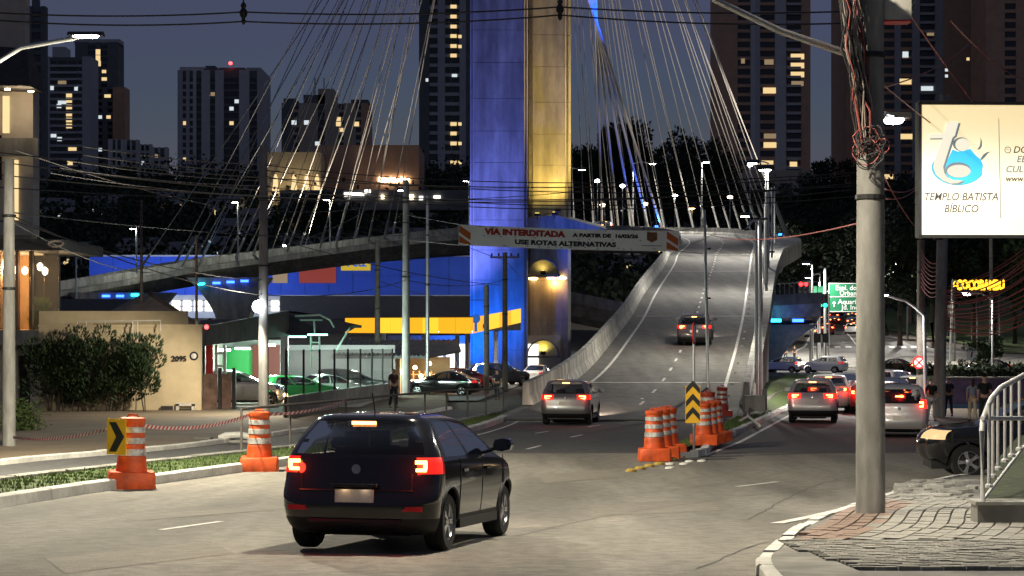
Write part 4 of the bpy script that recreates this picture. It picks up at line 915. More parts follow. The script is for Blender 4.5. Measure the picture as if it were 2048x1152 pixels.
for i, (u, v) in enumerate(((1309, 921), (1325, 916), (1337, 911))): barrel(lb[i], G(u, v, .02), .1 * i, sc_=.93)
lb = ['orange barrel behind the chevron post, nearest the post', 'orange barrel behind the chevron post, in the middle of its cluster', 'orange barrel on the island lawn behind the chevron post, nearest the ramp wall']
for i, (u, v) in enumerate(((1408, 889), (1420, 886), (1431, 882))): barrel(lb[i], G(u, v, .15), .3 * i, sc_=.86)
barrel('dirty dark red barrel standing alone behind the cluster on the ramp side', G(1444, 836, .1), 0, True, sc_=.9); barrel('dirty dark red barrel half hidden behind the orange cluster', G(1416, 868, .1), 0, True)
# chevron marker post with a round sign above it
cp = T('chevron_sign', 'yellow and black chevron marker on a thin pole at the island tip', 'sign', G(1388, 905, .13)); d0 = cp.location.y
hh = lambda v: Z(v, d0) - cp.location.z
MB().tube([(0, .05, -.1), (0, .05, hh(650))], .035, 10).build('pole', 'galv', cp, True)
w_, z0, z1 = .19, hh(846), hh(772); MB().box((-.03, 0, (z0 + z1) / 2), (w_ * 2, .02, z1 - z0)).build('board', 'sign_yellow', cp)
for k in range(3):
    zc = z0 + .06 + k * .34; MB().add([(-.03 - w_ + .01, -.013, zc), (-.03, -.013, zc + .2), (-.03 + w_ - .01, -.013, zc), (-.03 + w_ - .01, -.013, zc + .16), (-.03, -.013, zc + .36), (-.03 - w_ + .01, -.013, zc + .16)], [(0, 1, 4, 5), (1, 2, 3, 4)]).build('chevron', 'sign_black', cp, fix=False)
rs = MB().lathe([(.001, -.01), (.28, -.01), (.28, .01), (.001, .01)], n=24, axis='Y').build('round_sign', 'white_paint', cp, False, (0, -.02, hh(667))); rs.rotation_euler = (0, 0, R(76))
MB().lathe([(.22, -.012), (.28, -.014), (.285, -.012), (.285, .012), (.28, .014), (.22, .012)], n=24, axis='Y', cap=False).build('sign_rim', 'red_paint', rs)
# verge fence (posts and top rail)
vf = T('guard_fence', 'dark metal post and rail fence along the left verge', 'fence')
posts = [(483, 905), (580, 889), (692, 872), (790, 856), (850, 848), (893, 842), (935, 839), (972, 836), (1007, 832)]
tops = []
for u, v in posts:
    p = G(u, v, .12); t = p + Vector((0, 0, 1.12)); MB().tube([p - Vector((0, 0, .1)), t], .035, 8).build('post', 'pole_dark', vf, True); tops.append(t)
MB().tube(tops, .035, 8).build('rail', 'pole_dark', vf, True)
# barrier tape
def tape(a, b, label, sag=.12, n=24):
    o = T('barrier_tape', label, 'tape', a); a, b = Vector(a), Vector(b); P = [a.lerp(b, t) - Vector((0, 0, sag * 4 * t * (1 - t))) - a for t in np.linspace(0, 1, n + 1)]
    mb, ms = MB(), MB()
    for i in range(n):
        p, q = P[i], P[i + 1]; h = Vector((0, 0, .07)); k = i % 2
        mb.add([p, q, q + h, p + h], [(0, 1, 2, 3)]); e = Vector((0, -.004, 0))
        MB().add([p + e, p.lerp(q, .5) + e, q + h + e, p.lerp(q, .5) + h + e], [(0, 1, 2, 3)]).build('stripe', 'red_paint', o, fix=False)
    mb.build('band', 'white_paint', o, fix=False)
tp0 = Vector((X(24, 55) + .1, 54.7, Z(876, 55))); tape(tp0, p1 + Vector((-.3, -.1, 1.12)), 'red and white barrier tape from the left pole to the arrow barrel', .12, 36)
tape(p1 + Vector((.2, 0, 1.15)), p2 + Vector((-.2, 0, 1.25)), 'red and white barrier tape between the two left barrels', .15, 32)
tape(p2 + Vector((.2, 0, 1.25)), tops[2] - Vector((0, 0, .05)), 'red and white barrier tape from the second barrel to the fence', .1, 20)

# ------------------------------------------------------------------ poles and lamps
def pole(name, label, u, v0, v1, d, r0, r1=None, m='pole_concrete', arms=0, cat='utility pole', group='utility poles', zbase=None, lean=0):
    zb_ = zg(d) + .05 if zbase is None else zbase; b = Vector((X(u, d), d, zb_)); h = Z(v1, d) - zb_
    o = T(name, label, cat, b, group=group); n = 10; r1 = r1 or r0 * .7
    MB().tube([(lean * t, 0, -.3 + (h + .3) * t) for t in np.linspace(0, 1, 6)], [r0 + (r1 - r0) * t for t in np.linspace(0, 1, 6)], 16).build('shaft', m, o, True)
    for k in range(arms):
        z = h - .3 - .7 * k; MB().box((lean, 0, z), (1.9, .1, .12)).build('cross_arm', 'pole_dark', o)
        for x in (-.85, -.4, .4, .85): MB().lathe([(.04, 0), (.07, .05), (.04, .1), (.07, .15), (.03, .2)], (lean + x, 0, z + .06), 8).build('insulator', 'trim_black', o, True)
    for zz in ((h * .55), (h * .8)): MB().lathe([(r0 * .99, zz), (r0 * 1.03, zz + .01), (r0 * 1.03, zz + .06), (r0 * .99, zz + .07)], n=16, cap=False).build('band', 'black_metal', o)
    return o
mp = pole('utility_pole', 'thick grey concrete pole rising out of the near pavement', 1741, 1038, -110, 26.6, .20, .175, zbase=G(1741, 1038, .12).z); MPX = mp.location.x
pole('utility_pole', 'pale concrete pole with a tape tied to it at the left edge', 18, 900, 318, 55, .19, .14)
pole('utility_pole', 'tall concrete pole before the car lot canopy', 527, 815, 290, 82, .22, .16)
pole('utility_pole', 'concrete pole before the petrol station, thickest one there', 812, 795, 360, 112, .24, .17, arms=1)
pole('utility_pole', 'thin pole close beside the thick one before the petrol station', 855, 792, 392, 116, .12, .09, 'galv')
pole('utility_pole', 'dark short pole standing before the blue pylon face', 973, 832, 570, 118, .17, .15, 'pole_dark')
pole('utility_pole', 'dark pole with a cross arm before the blue pylon', 1010, 800, 505, 128, .2, .15, 'pole_dark', arms=1)
pole('utility_pole', 'slender dark pole behind the car lot sign, left of the station', 755, 800, 480, 120, .18, .14, 'pole_dark')
pole('utility_pole', 'thin dark pole standing behind the beige wall', 283, 600, 400, 100, .08, .07, 'pole_dark', zbase=Z(640, 100))
pole('utility_pole', 'thin dark pole above the car lot corner', 393, 690, 470, 97, .07, .06, 'pole_dark', zbase=Z(700, 97))
pole('utility_pole', 'concrete pole on the side pavement beside the walking people', 1878, 846, 190, 77, .24, .19, zbase=zg(77) + .14, lean=.22)
pole('utility_pole', 'darker concrete pole carrying the no parking sign', 1842, 800, 480, 93, .22, .17, 'pole_dark', zbase=zg(93) + .14)
pole('sign_pole', 'thin pale pole holding the road banner at the island', 1418, 778, 420, 87, .07, .06, 'galv', cat='pole', zbase=zg(87) + .2, lean=-.2)
pole('utility_pole', 'far concrete pole rising behind the road sign on the lawn', 1982, 690, 470, 235, .25, .2, arms=1)
def street_lamp(label, base, top, head, power=0, col=(1, .96, .88), em='led_white', r=.09, size=(.62, .26, .09), m='galv', group='street lamps', aim=(0, 0, -1), spot=165, name='street_lamp', curve=True, vis=1.):
    base, top, head = Vector(base), Vector(top), Vector(head); o = T(name, label, 'street lamp', base, group=group)
    pts = [(0, 0, -.2), top - base]; MB().tube(pts, [r, r * .7], 10).build('post', m, o, True)
    a = top - base; b = head - base
    if (b - a).length > .05:
        mid = a.lerp(b, .45) + Vector((0, 0, (b - a).length * .12 if curve else 0)); MB().tube([a, a.lerp(mid, .5) + Vector((0, 0, .05)), mid, b], r * .55, 8).build('arm', m, o, True)
    dv = (b - a); rz = math.atan2(dv.y, dv.x) if dv.xy.length > .05 else 0
    hx = MB().loft([[(x, y * size[1] / 2, z * size[2]) for y, z in ((-1, 0), (-.8, .6), (0, 1), (.8, .6), (1, 0))] for x in (-size[0] / 2, 0, size[0] / 2)], closed=True, caps=True).build('head', 'black_metal', o, True, b); hx.rotation_euler = (0, 0, rz)
    df = MB().lathe([(.01, -.03), (size[1] * .38, -.02), (size[1] * .42, 0), (.01, .005)], n=14).build('diffuser', em, hx, True); df.scale = (size[0] / size[1] * .9, 1, 1.6)
    if power: lamp('light', 'SPOT', b + Vector((0, 0, -.12)), power, col, o, .12, spot, .35, aim)
    return o
# lamp whose arm leaves the thick pole over the road (head above the picture)
ml = T('street_lamp', 'street lamp on a long arm reaching from the thick concrete pole over the road', 'street lamp', (MPX, 26.6, Z(120, 26.6)), group='street lamps')
e = Vector((1.15, 23.2, CZ + 5.6)) - ml.location
MB().tube([(-.12, -.1, 0), W(1560, 62, 25.6) - ml.location, W(1430, 0, 24.8) - ml.location, e], [.05, .045, .04, .035], 10).build('arm', 'galv', ml, True)
MB().box(e + Vector((-.2, 0, 0)), (.7, .28, .1)).build('head', 'black_metal', ml); MB().box(e + Vector((-.2, 0, -.06)), (.5, .2, .02)).build('diffuser', 'led_white', ml)
lamp('light', 'SPOT', e + Vector((-.2, 0, -.12)), 5000, (1, .89, .68), ml, .12, 176, .2, (0, 0, -1))
s2 = T('street_lamp', 'bright white lamp on a short arm behind the thick concrete pole', 'street lamp', (MPX + .1, 26.75, Z(250, 26.7)), group='street lamps')
hd = W(1787, 233, 30) - s2.location
MB().tube([(0, 0, 0), hd * .5 + Vector((0, 0, .1)), hd], .035, 8).build('arm', 'galv', s2, True); MB().box(hd, (.45, .5, .08)).build('head', 'black_metal', s2)
MB().lathe([(.01, -.1), (.12, -.08), (.16, -.03), (.01, 0)], hd + Vector((0, 0, -.02)), 14).build('diffuser', 'led_cool', s2, True)
lamp('light', 'SPOT', hd + Vector((0, 0, -.2)), 1500, (1, .93, .80), s2, .12, 176, .3, (0, .15, -1))
street_lamp('bright LED street lamp on a curved arm at the top left corner', (-11.7, 43, zg(43)), (-11.7, 43, Z(170, 43)), W(172, 72, 43), 17000, (1, .90, .68), size=(.75, .34, .1), spot=178)
street_lamp('first of the twin poles at the foot of the ramp, with an unlit head', W(1513, 800, 86.5), W(1513, 442, 86.5), W(1492, 460, 85.5), 0, em='reflective', size=(.6, .2, .08))
b_ = at_len(22.5, 1.06, .3); street_lamp('bright lamp standing on the ramp edge behind the twin poles', b_, (b_.x, b_.y, Z(436, b_.y)), W(1490, 433, b_.y - 1), 4200, (1, .93, .78), size=(.6, .5, .2))
cb = T('lamp_plinth', 'concrete block carrying the twin pole beside the ramp wall', 'plinth', G(1508, 822, .35)); MB().box((0, 0, .3), (.8, .7, .62)).build('block', 'concrete', cb); MB().box((.45, .3, .42), (.16, .3, .85)).build('side_post', 'concrete_pale', cb)
street_lamp('second of the twin poles at the foot of the ramp, without an arm', W(1521, 800, 87.5), W(1521, 440, 87.5), W(1521, 439, 87.5), 0, em='reflective', size=(.6, .2, .08))
# lamps along the deck
for k, (s, f, u, v, lb) in enumerate(((68, 1.08, 1530, 340, 'deck lamp on the outer edge of the curve, right of the stays'), (116, 1.1, 1505, 327, 'deck lamp in the middle of the outer curve'), (186, 1.05, 1413, 325, 'deck lamp above the far barrier, right one of the pair'), (200, 1.05, 1305, 328, 'deck lamp above the far barrier, left one of the pair'), (211, 1.05, 1164, 340, 'deck lamp just right of the pylon'))):
    b = at_len(s, f, .2); d = b.y; hgt = Z(v, d) - b.z; street_lamp(lb, b, b + Vector((0, 0, hgt)), W(u, v, d), (12000, 12000, 16000, 12000, 6000)[k], (1, .95, .86), size=(1.2, 1.1, .4), r=.12)
for k, (u, v, v2, d, lb) in enumerate(((476, 405, 520, 262, 'lamp over the left deck with a greenish head'), (273, 458, 545, 256, 'lamp standing over the left end of the deck'), (660, 400, 500, 272, 'lamp over the left deck nearest the pylon'), (152, 497, 600, 250, 'greenish lamp beside the left end of the deck'), (808, 381, 480, 280, 'lamp on the deck just left of the pylon'), (938, 362, 470, 286, 'lamp peeping out at the left edge of the pylon'))):
    b = Vector((X(u, d), d, Z(v2, d))); street_lamp(lb, b, b + Vector((0, 0, Z(v, d) - b.z)), W(u - 6, v, d), 1500 if k in (0, 1, 2) else 0, (.95, 1, .85), size=(1.2, 1.1, .45), r=.12)
# sodium twin lamp by the pylon
p = G(1113, 748); sl = T('twin_street_lamp', 'twin street lamp with orange sodium heads beside the pylon', 'street lamp', p, group='street lamps'); h = Z(552, p.y) - p.z
MB().tube([(0, 0, -.2), (0, 0, h)], [.22, .13], 12).build('post', 'pole_concrete', sl, True)
for u, v in ((1067, 557), (1102, 556), (1124, 556)):
    q = W(u, v, p.y - 1) - p; MB().tube([(0, 0, h - .2), q + Vector((0, 0, .15))], .05, 6).build('arm', 'galv', sl); MB().lathe([(.02, -.18), (.35, -.14), (.5, 0), (.25, .18), (.02, .2)], q, 14).build('head', 'sodium', sl, True)
lamp('light', 'POINT', W(1110, 566, p.y - 1.6) - p, 260, (1, .5, .12), sl, .3); 
# lamp post with curved arm on the side pavement
street_lamp('thin grey lamp post with long curved arm on the side pavement', (X(1852, 90), 90, zg(90) + .14), (X(1848, 90), 90, Z(632, 90)), W(1768, 590, 90), 4000, (1, .95, .88), size=(.5, .4, .12), r=.1)
street_lamp('white lamp over the side pavement wall, below the billboard', (X(1985, 120), 120, zg(120)), (X(1985, 120), 120, Z(600, 120)), W(1932, 586, 120), 5000, (1, .94, .85), size=(.6, .6, .2))
street_lamp('lamp over the cross road, right of the ramp', (X(1625, 215), 215, zg(215)), (X(1625, 215), 215, Z(530, 215)), W(1612, 528, 215), 18000, (1, .93, .82), size=(1, .9, .35), r=.13)
street_lamp('lamp over the cross road just below the first one', (X(1640, 230), 230, zg(230)), (X(1640, 230), 230, Z(548, 230)), W(1617, 556, 230), 14000, (1, .93, .82), size=(1, 1, .4), r=.13)
street_lamp('lamp left of the billboard foot, far up the avenue', (X(1815, 260), 260, zg(260)), (X(1815, 260), 260, Z(520, 260)), W(1808, 519, 260), 20000, (1, .95, .88), size=(1.1, 1, .4), r=.13)
street_lamp('lamp standing on the cross road before the lawn', (X(1900, 210), 210, zg(210)), (X(1905, 210), 210, Z(560, 210)), W(1935, 590, 212), 16000, (1, .9, .7), size=(1, .9, .3), r=.13)
street_lamp('warm lamp over the road behind the curved deck', (X(1384, 330), 330, zg(330) + 6), (X(1384, 330), 330, Z(420, 330)), W(1384, 417, 330), 0, em='sodium', size=(1.3, 1.3, .6), r=.13)
# ------------------------------------------------------------------ wires
def wire(a, b, sag, r=.018, m='wire', name='overhead_wire', label='thin dark overhead wire strung high across the street', group='overhead wires', n=20, parent=None):
    a, b = Vector(a), Vector(b); o = MB().tube([a.lerp(b, t) - Vector((0, 0, sag * 4 * t * (1 - t))) for t in np.linspace(0, 1, n)], r, 5, False).build(name, m, parent)
    if parent is None: tag(o, label, 'wire', group)
    return o
def chain(pts, d, sag, r, label, group='power lines across the top'):
    o = T('power_line', label, 'wire', W(pts[0][0], pts[0][1], d), group=group)
    for p, q in zip(pts[:-1], pts[1:]):
        a, b = W(p[0], p[1], d) - o.location, W(q[0], q[1], d) - o.location; wire(a, b, sag, r, name='span', parent=o)
    return o
chain([(-60, 22), (487, 24), (1120, 14), (1760, 20)], 52, .12, .022, 'upper of the two power lines crossing the top of the picture')
chain([(-60, 36), (487, 43), (1120, 30), (1760, 44)], 52, .14, .022, 'lower of the two power lines crossing the top of the picture')
for k, u in enumerate((487, 1120)):
    o = T('line_spacer', ('dark insulator spacer on the top power lines over the left towers', 'dark insulator spacer on the top power lines over the pylon')[k], 'insulator', W(u, 26 - 8 * k, 52))
    MB().lathe([(.02, -.3), (.07, -.22), (.04, -.15), (.1, -.05), (.1, .05), (.05, .12), (.08, .2), (.03, .28)], n=10).build('stack', 'trim_black', o, True); MB().tube([(0, 0, -.3), (0, 0, .35)], .02, 6).build('rod', 'black_metal', o)
mw = sorted([((-40, 300), (1700, 352)), ((-40, 318), (1710, 366)), ((528, 340), (1710, 372)), ((528, 352), (1700, 380)), ((-40, 345), (1660, 372)), ((528, 372), (1720, 392)), ((-40, 372), (1180, 380)), ((528, 330), (1720, 345))], key=lambda w: w[1][1])
for k, (a, b) in enumerate(mw): wire(W(a[0], a[1], 82 if a[0] > 0 else 56), W(b[0], b[1], 60 if b[0] > 1500 else 100), .5 + .15 * (k % 3), .017, label='thin dark wire across the street, %s from the top of its bundle' % ORD[k])
for k, (a, b) in enumerate((((165, 293), (560, 330)), ((165, 310), (560, 342)), ((140, 322), (545, 362)), ((120, 336), (540, 372)), ((100, 346), (535, 392)), ((30, 300), (420, 410)))): wire(W(*a, 70), W(*b, 90), .15, .022, 'wire_pale', label='pale lit wire fanning between the left poles, %s from the top' % ORD[k], group='pale wires at the left')  # lamp light on these wires is put into their paler colour
NM = {26: 'the left edge pole', -40: 'outside the left edge', 24: 'the left edge pole top', 528: 'the car lot pole', 525: 'the car lot pole', 812: 'the thick station pole', 755: 'the slender dark pole', 1010: 'the dark cross arm pole', 973: 'the short dark pole', 300: 'the beige wall', 1067: 'the sodium lamp', 1000: 'the dark cross arm pole'}
lw = [((26, 432), (525, 590)), ((26, 440), (525, 560)), ((24, 425), (812, 470)), ((-40, 400), (26, 430)), ((26, 445), (300, 545)), ((528, 420), (812, 395)), ((528, 500), (755, 405)), ((812, 420), (1010, 520)), ((528, 590), (812, 560)), ((812, 560), (1010, 560)), ((755, 560), (973, 600)), ((1010, 520), (1067, 560)), ((528, 470), (1000, 570))]
dp = {26: 55, -40: 56, 24: 55, 528: 82, 525: 82, 812: 112, 755: 120, 1010: 128, 973: 118, 300: 100, 1067: 180, 1000: 128}
for k, (a, b) in enumerate(lw): wire(W(*a, dp[a[0]]), W(*b, dp[b[0]]), .35, .02, label='dark service wire number %s on the left' % k if False else 'dark service wire from %s to %s%s' % (NM[a[0]], NM[b[0]], {0: ', lower one', 1: ', upper one', 6: ', steeper one', 9: ', lower one', 8: ', slack one'}.get(k, '')), group='service wires at the left')
# coil hanging from the left wires
o = T('cable_coil', 'coil of pale cable hanging from the wires beside the left pole', 'cable coil', W(112, 489, 62)); MB().tube([(math.cos(a) * .22 * (1 + .06 * (k % 3)), math.sin(a) * .08, math.sin(a) * .09 + .02 * (k % 3)) for k, a in enumerate(np.linspace(0, 18.8, 40))], .022, 5).build('coil', 'wire_pale', o)
# tangled cable bundle on the thick pole
cb = T('cable_bundle', 'thick tangled bundle of cables drooping down the thick concrete pole', 'cables', W(1738, 300, 26.4))
for k in range(84):
    t0 = random.random(); a = W(1676 + 48 * t0 + random.gauss(0, 3), -40, 25.6 + t0) - cb.location; b = W(1716 + 26 * random.random(), 240 + 80 * random.random(), 26.3) - cb.location
    mid = [a.lerp(b, t) + Vector((random.gauss(0, .035), random.gauss(0, .03), random.gauss(0, .02))) for t in (.2, .4, .6, .8)]
    MB().tube([a] + mid + [b], random.choice((.008, .010, .014)), 5, False).build('strand', random.choice(('wire', 'wire', 'wire', 'wire_pale', 'wire_red_glow', 'wire_pale')), cb, True)
for k in range(14):
    c = Vector((random.gauss(.02, .08), -.22 + random.gauss(0, .03), random.gauss(-.02, .1))); ra = random.uniform(.08, .2)
    MB().tube([c + Vector((math.cos(a) * ra * random.uniform(.8, 1), random.gauss(0, .02), math.sin(a) * ra * .9)) for a in np.linspace(0, 6.28, 14)], .008, 5, False).build('loop', random.choice(('wire', 'wire', 'wire_red_glow')), cb, True)
o = T('equipment_box', 'pale box with a bent pipe fixed high on the thick pole', 'box', W(1787, 20, 26.7)); MB().box((.03, 0, .05), (.36, .3, .4)).build('case', 'concrete_pale', o); MB().box((.03, 0, -.165), (.37, .31, .02)).build('red_reflection', 'red_paint', o); MB().tube([(.2, 0, .4), (.27, 0, .1), (.25, 0, -.02), (.2, 0, -.05)], .025, 8).build('pipe', 'concrete_pale', o, True)  # red reflection under the box painted as a thin strip
# drooping cables at the right, red tail-light glow put into their colour
for k in range(22):
    a = W(1882, 575 + 5 * k * .8, 77.2); b = W(2120, 430 + 9 * k, 70 + random.uniform(-4, 4)); wire(a, b, .35 + .55 * random.random(), .018, 'wire_red_glow', 'drooping_cable', 'cable tinted with red glow, drooping from the side pavement pole, %s from the top' % ORD[k], 'drooping reddish cables')
for k in range(9): wire(W(1842, 500 + 9 * k, 93), W(1882, 520 + 8 * k, 77), .35, .018, 'wire_red_glow', 'drooping_cable', 'cable tinted with red glow between the two pavement poles, %s from the top' % ORD[k], 'cables between the pavement poles')
for k, (a, b) in enumerate((((1742, 150), (2080, 380)), ((1742, 300), (1850, 470)), ((1745, 180), (1945, 80)), ((1800, 0), (2060, 330)), ((1742, 365), (1840, 366)), ((1742, 392), (1840, 368)), ((1742, 440), (1420, 470)), ((1900, 40), (2060, 160)))):
    wire(W(*a, 27.5), W(*b, 60), .2, .012, 'wire_red_glow', label=('thin reddish wire from the thick pole passing behind the billboard', 'thin reddish wire dropping steeply from the thick pole to the pavement', 'thin reddish wire rising from the thick pole above the billboard', 'thin reddish wire from the top of the picture down past the billboard', 'short level reddish wire right of the thick pole, upper one', 'short rising reddish wire right of the thick pole, lower one', 'reddish wire from the thick pole across to the ramp pole', 'thin reddish wire in the upper corner above the billboard')[k], group='wires of the thick pole')

# ------------------------------------------------------------------ banner over the ramp
mat('banner_cloth', (.62, .61, .58), .8, scale=2, var=.08); mat('banner_red', (.42, .03, .02), .8, var=.05); mat('banner_orange', (.6, .16, .03), .8, var=.05); mat('ink', (.02, .02, .025), .8, var=0)
mat('ink_faint', (.3, .3, .3), .8, var=0); mat('crest', (.25, .12, .05), .8, scale=18, var=.5)
BD = 82.; 
n_ = M['banner_cloth'].node_tree; pb_ = n_.nodes['Principled BSDF']; tr_ = n_.nodes.new('ShaderNodeBsdfTranslucent'); tr_.inputs[0].default_value = (.62, .6, .56, 1); mx_ = n_.nodes.new('ShaderNodeMixShader'); mx_.inputs[0].default_value = .45
n_.links.new(pb_.outputs[0], mx_.inputs[1]); n_.links.new(tr_.outputs[0], mx_.inputs[2]); n_.links.new(mx_.outputs[0], n_.nodes['Material Output'].inputs[0])
bn = T('road_banner', 'white road closure banner with red and black lettering strung over the ramp', 'banner', W(1138, 475, BD))
tl, tr, brr, bl = [W(*p, BD) - bn.location for p in ((918, 449), (1358, 462), (1357, 503), (917, 490))]
def bp(u, v, off=0): # u 0..1 left to right, v 0..1 bottom to top
    q = bl.lerp(brr, u).lerp(tl.lerp(tr, u), v); q.y += .05 * math.sin(u * 17) + .03 * math.sin(u * 41 + v * 3) - off; q.z -= .05 * math.sin(math.pi * u); return q
def bgrid(u0, u1, v0, v1, off, n=40, sh=0): 
    return MB().loft([[bp(u0 + (u1 - u0) * s + sh * (v - v0), v, off) for v in np.linspace(v0, v1, 4)] for s in np.linspace(0, 1, n)])
bgrid(0, 1, 0, 1, 0, 80).build('cloth', 'banner_cloth', bn, True, fix=False)
for u0 in (.002, .945):
    for k in range(2):
        v1 = .98 - .5 * k; MB().add([bp(u0, v1, .012), bp(u0, v1 - .36, .012), bp(u0 + .052, max(.02, v1 - .72), .012), bp(u0 + .052, v1 - .36, .012)], [(0, 1, 2, 3)]).build('stripe', 'banner_orange', bn, fix=False)
def btext(s, u, v, h, w, m, bold=.012):
    me = text_mesh(s, h, m, bold=bold, ext=0); xs = [x.co.x for x in me.vertices]; k = w * (tr - tl).length / (max(xs) - min(xs)); L = (tr - tl).length
    for vx in me.vertices:
        p = bp(u + vx.co.x * k / L, v + vx.co.y / .85, .015); vx.co = p
    link('lettering', me, bn)
btext('VIA INTERDITADA', .30, .72, .33, .37, 'banner_red', .022); btext('A PARTIR DE  16/03/26', .667, .70, .2, .30, 'ink', .014); btext('USE ROTAS ALTERNATIVAS', .485, .27, .26, .46, 'ink', .016)
MB().add([bp(.855, .92, .015), bp(.855, .55, .015), bp(.878, .42, .015), bp(.902, .55, .015), bp(.902, .92, .015)], [(0, 1, 2, 3, 4)]).build('crest', 'crest', bn, fix=False)
bgrid(.83, .925, .24, .29, .015, 6).build('small_print', 'ink_faint', bn, fix=False)
for i in range(26):
    u, v = (.08 + i * .032 + random.uniform(-.01, .01), random.choice((.06, .1, .5, .93))) ; 
    MB().add([bp(u, v, .014), bp(u + .012, v - .02, .014), bp(u + .012, v + .03, .014), bp(u + .002, v + .05, .014)], [(0, 1, 2, 3)]).build('wind_slit', 'ink_faint', bn, fix=False)
for a, b in ((tl, W(813, 430, 112)), (bl, W(813, 480, 112)), (tr, W(1416, 452, 87)), (brr, W(1416, 508, 87))):
    b = b - bn.location if True else b; MB().tube([a, b], .012, 4).build('rope', 'wire_pale', bn)

# ------------------------------------------------------------------ billboard
def glow_sheet(name, col, s, top):      # sheet glows, brighter upward, in place of flood lamps shining on it
    m = mat(name, (.7, .68, .6), .6, var=0); n = m.node_tree; b = n.nodes['Principled BSDF']
    tc = n.nodes.new('ShaderNodeTexCoord'); sp = n.nodes.new('ShaderNodeSeparateXYZ'); n.links.new(tc.outputs['Object'], sp.inputs[0])
    no = n.nodes.new('ShaderNodeTexNoise'); no.inputs['Scale'].default_value = 1.1; n.links.new(tc.outputs['Object'], no.inputs[0])
    rp = n.nodes.new('ShaderNodeValToRGB'); e = rp.color_ramp.elements; e[0].position = 0; e[0].color = (*np.array(col) * .75, 1); e[1].position = 1; e[1].color = (*top, 1)
    x = e.new(.5); x.color = (*col, 1); mr = n.nodes.new('ShaderNodeMapRange'); mr.inputs[1].default_value = -1.2; mr.inputs[2].default_value = 1.2
    ad = n.nodes.new('ShaderNodeMath'); ad.operation = 'MULTIPLY_ADD'; ad.inputs[1].default_value = .7; n.links.new(no.outputs[0], ad.inputs[0]); n.links.new(sp.outputs[2], ad.inputs[2])
    n.links.new(ad.outputs[0], mr.inputs[0]); n.links.new(mr.outputs[0], rp.inputs[0]); n.links.new(rp.outputs[0], b.inputs['Emission Color']); b.inputs['Emission Strength'].default_value = s; return m
glow_sheet('billboard_sheet', (1, .87, .62), .74, (1, .78, .38)); emi('logo_white', (1, .93, .74), .95); mat('logo_grey', (.12, .15, .17), .6, var=0, emit=(.2, .25, .28), es=.5); mat('logo_blue', (.05, .4, .6), .6, var=0, emit=(.02, .42, .75), es=.8); mat('logo_teal', (.05, .3, .4), .6, var=0, emit=(.06, .3, .42), es=.6)
mat('sign_ink', (.06, .05, .04), .7, var=0, emit=(.12, .1, .07), es=.3)
SD = 34.; bb = T('billboard', 'cream billboard glowing in place of floodlight, with blue emblem and serif lettering beside the thick pole', 'billboard', W(1965, 340, SD), R(2.5))
S = SD / F; bw, bh = 300 * S, 264 * S; lx = -127 * S
MB().box((lx + bw / 2, .1, 0), (bw + .06, .2, bh + .06)).build('cabinet', 'black_metal', bb); MB().box((lx + bw / 2, -.012, 0), (bw - .03, .02, bh - .04)).build('sheet', 'billboard_sheet', bb)
for x, z, w, h in ((lx, 0, .05, bh + .1), (lx + bw / 2, bh / 2 + .01, bw + .06, .05), (lx + bw / 2, -bh / 2 - .01, bw + .06, .05)): MB().box((x, -.02, z), (w, .06, h)).build('frame', 'black_metal', bb)
for x in (lx + 1.95, lx + 2.4): MB().tube([(x, .12, -bh / 2), (x, .12, zg(SD) - bb.location.z)], .08, 10).build('leg', 'galv', bb, True)
lg = lambda x, y: (lx + (x / 3.6 - 18) * S, -(y / 3.6 + 180 - 340) * S - 0)
def logo(pts, m, k, name='emblem'): 
    mb = MB(); mb.add([(lg(*p)[0], -.026 - .004 * k, lg(*p)[1]) for p in pts], [tuple(range(len(pts)))]); o = mb.build(name, m, bb, fix=False)
    bm = bmesh.new(); bm.from_mesh(o.data); bmesh.ops.triangulate(bm, faces=bm.faces, ngon_method='EAR_CLIP'); bm.to_mesh(o.data); bm.free(); return o
ell = lambda cx, cy, a, b, t0=0, t1=360, rot=0: [(cx + a * math.cos(R(t)) * math.cos(R(rot)) - b * math.sin(R(t)) * math.sin(R(rot)), cy + a * math.cos(R(t)) * math.sin(R(rot)) + b * math.sin(R(t)) * math.cos(R(rot))) for t in np.linspace(t0, t1, 26)]
tee = [(262, 232), (345, 232), (322, 312), (318, 330), (300, 345), (232, 555), (240, 600), (262, 628), (300, 648), (380, 652), (340, 672), (285, 676), (225, 652), (178, 610), (160, 560), (165, 520), (228, 350), (120, 352), (138, 322), (236, 316)]
sh = [(x + 14, y + 8) for x, y in tee]
logo(ell(340, 560, 192, 128, 20, 200), 'logo_teal', 0); logo([(300, 430), (340, 445), (430, 425), (470, 470), (505, 500), (522, 540), (515, 600), (480, 645), (420, 672), (360, 680), (280, 668), (240, 600), (262, 510)], 'logo_blue', 1)
logo(sh, 'logo_grey', 2); logo(tee, 'logo_white', 3); logo(ell(362, 392, 60, 50), 'logo_grey', 2); logo(ell(372, 396, 52, 46), 'logo_white', 3)
logo(ell(340, 578, 92, 56), 'logo_grey', 2); logo(ell(346, 586, 86, 46), 'logo_white', 3)
logo([(502, 340), (514, 370), (514, 405), (500, 428), (478, 432), (496, 405), (503, 375)], 'logo_grey', 2); logo([(584, 444), (560, 455), (540, 480), (512, 506), (500, 500), (524, 465), (550, 448)], 'logo_grey', 2)
logo([(634, 205), (639, 205), (654, 925), (648, 925)], 'logo_grey', 1, 'divider')
def bt(s, x, y, wpx, hpx, m='sign_ink', al='CENTER'): put_text(s, hpx / 3.6 * S * 1.35, m, bb, (lg(x, y)[0], -.03, lg(x, y)[1]), width=wpx / 3.6 * S if wpx else None, shear=.22, bold=.002, align=al, ext=0)
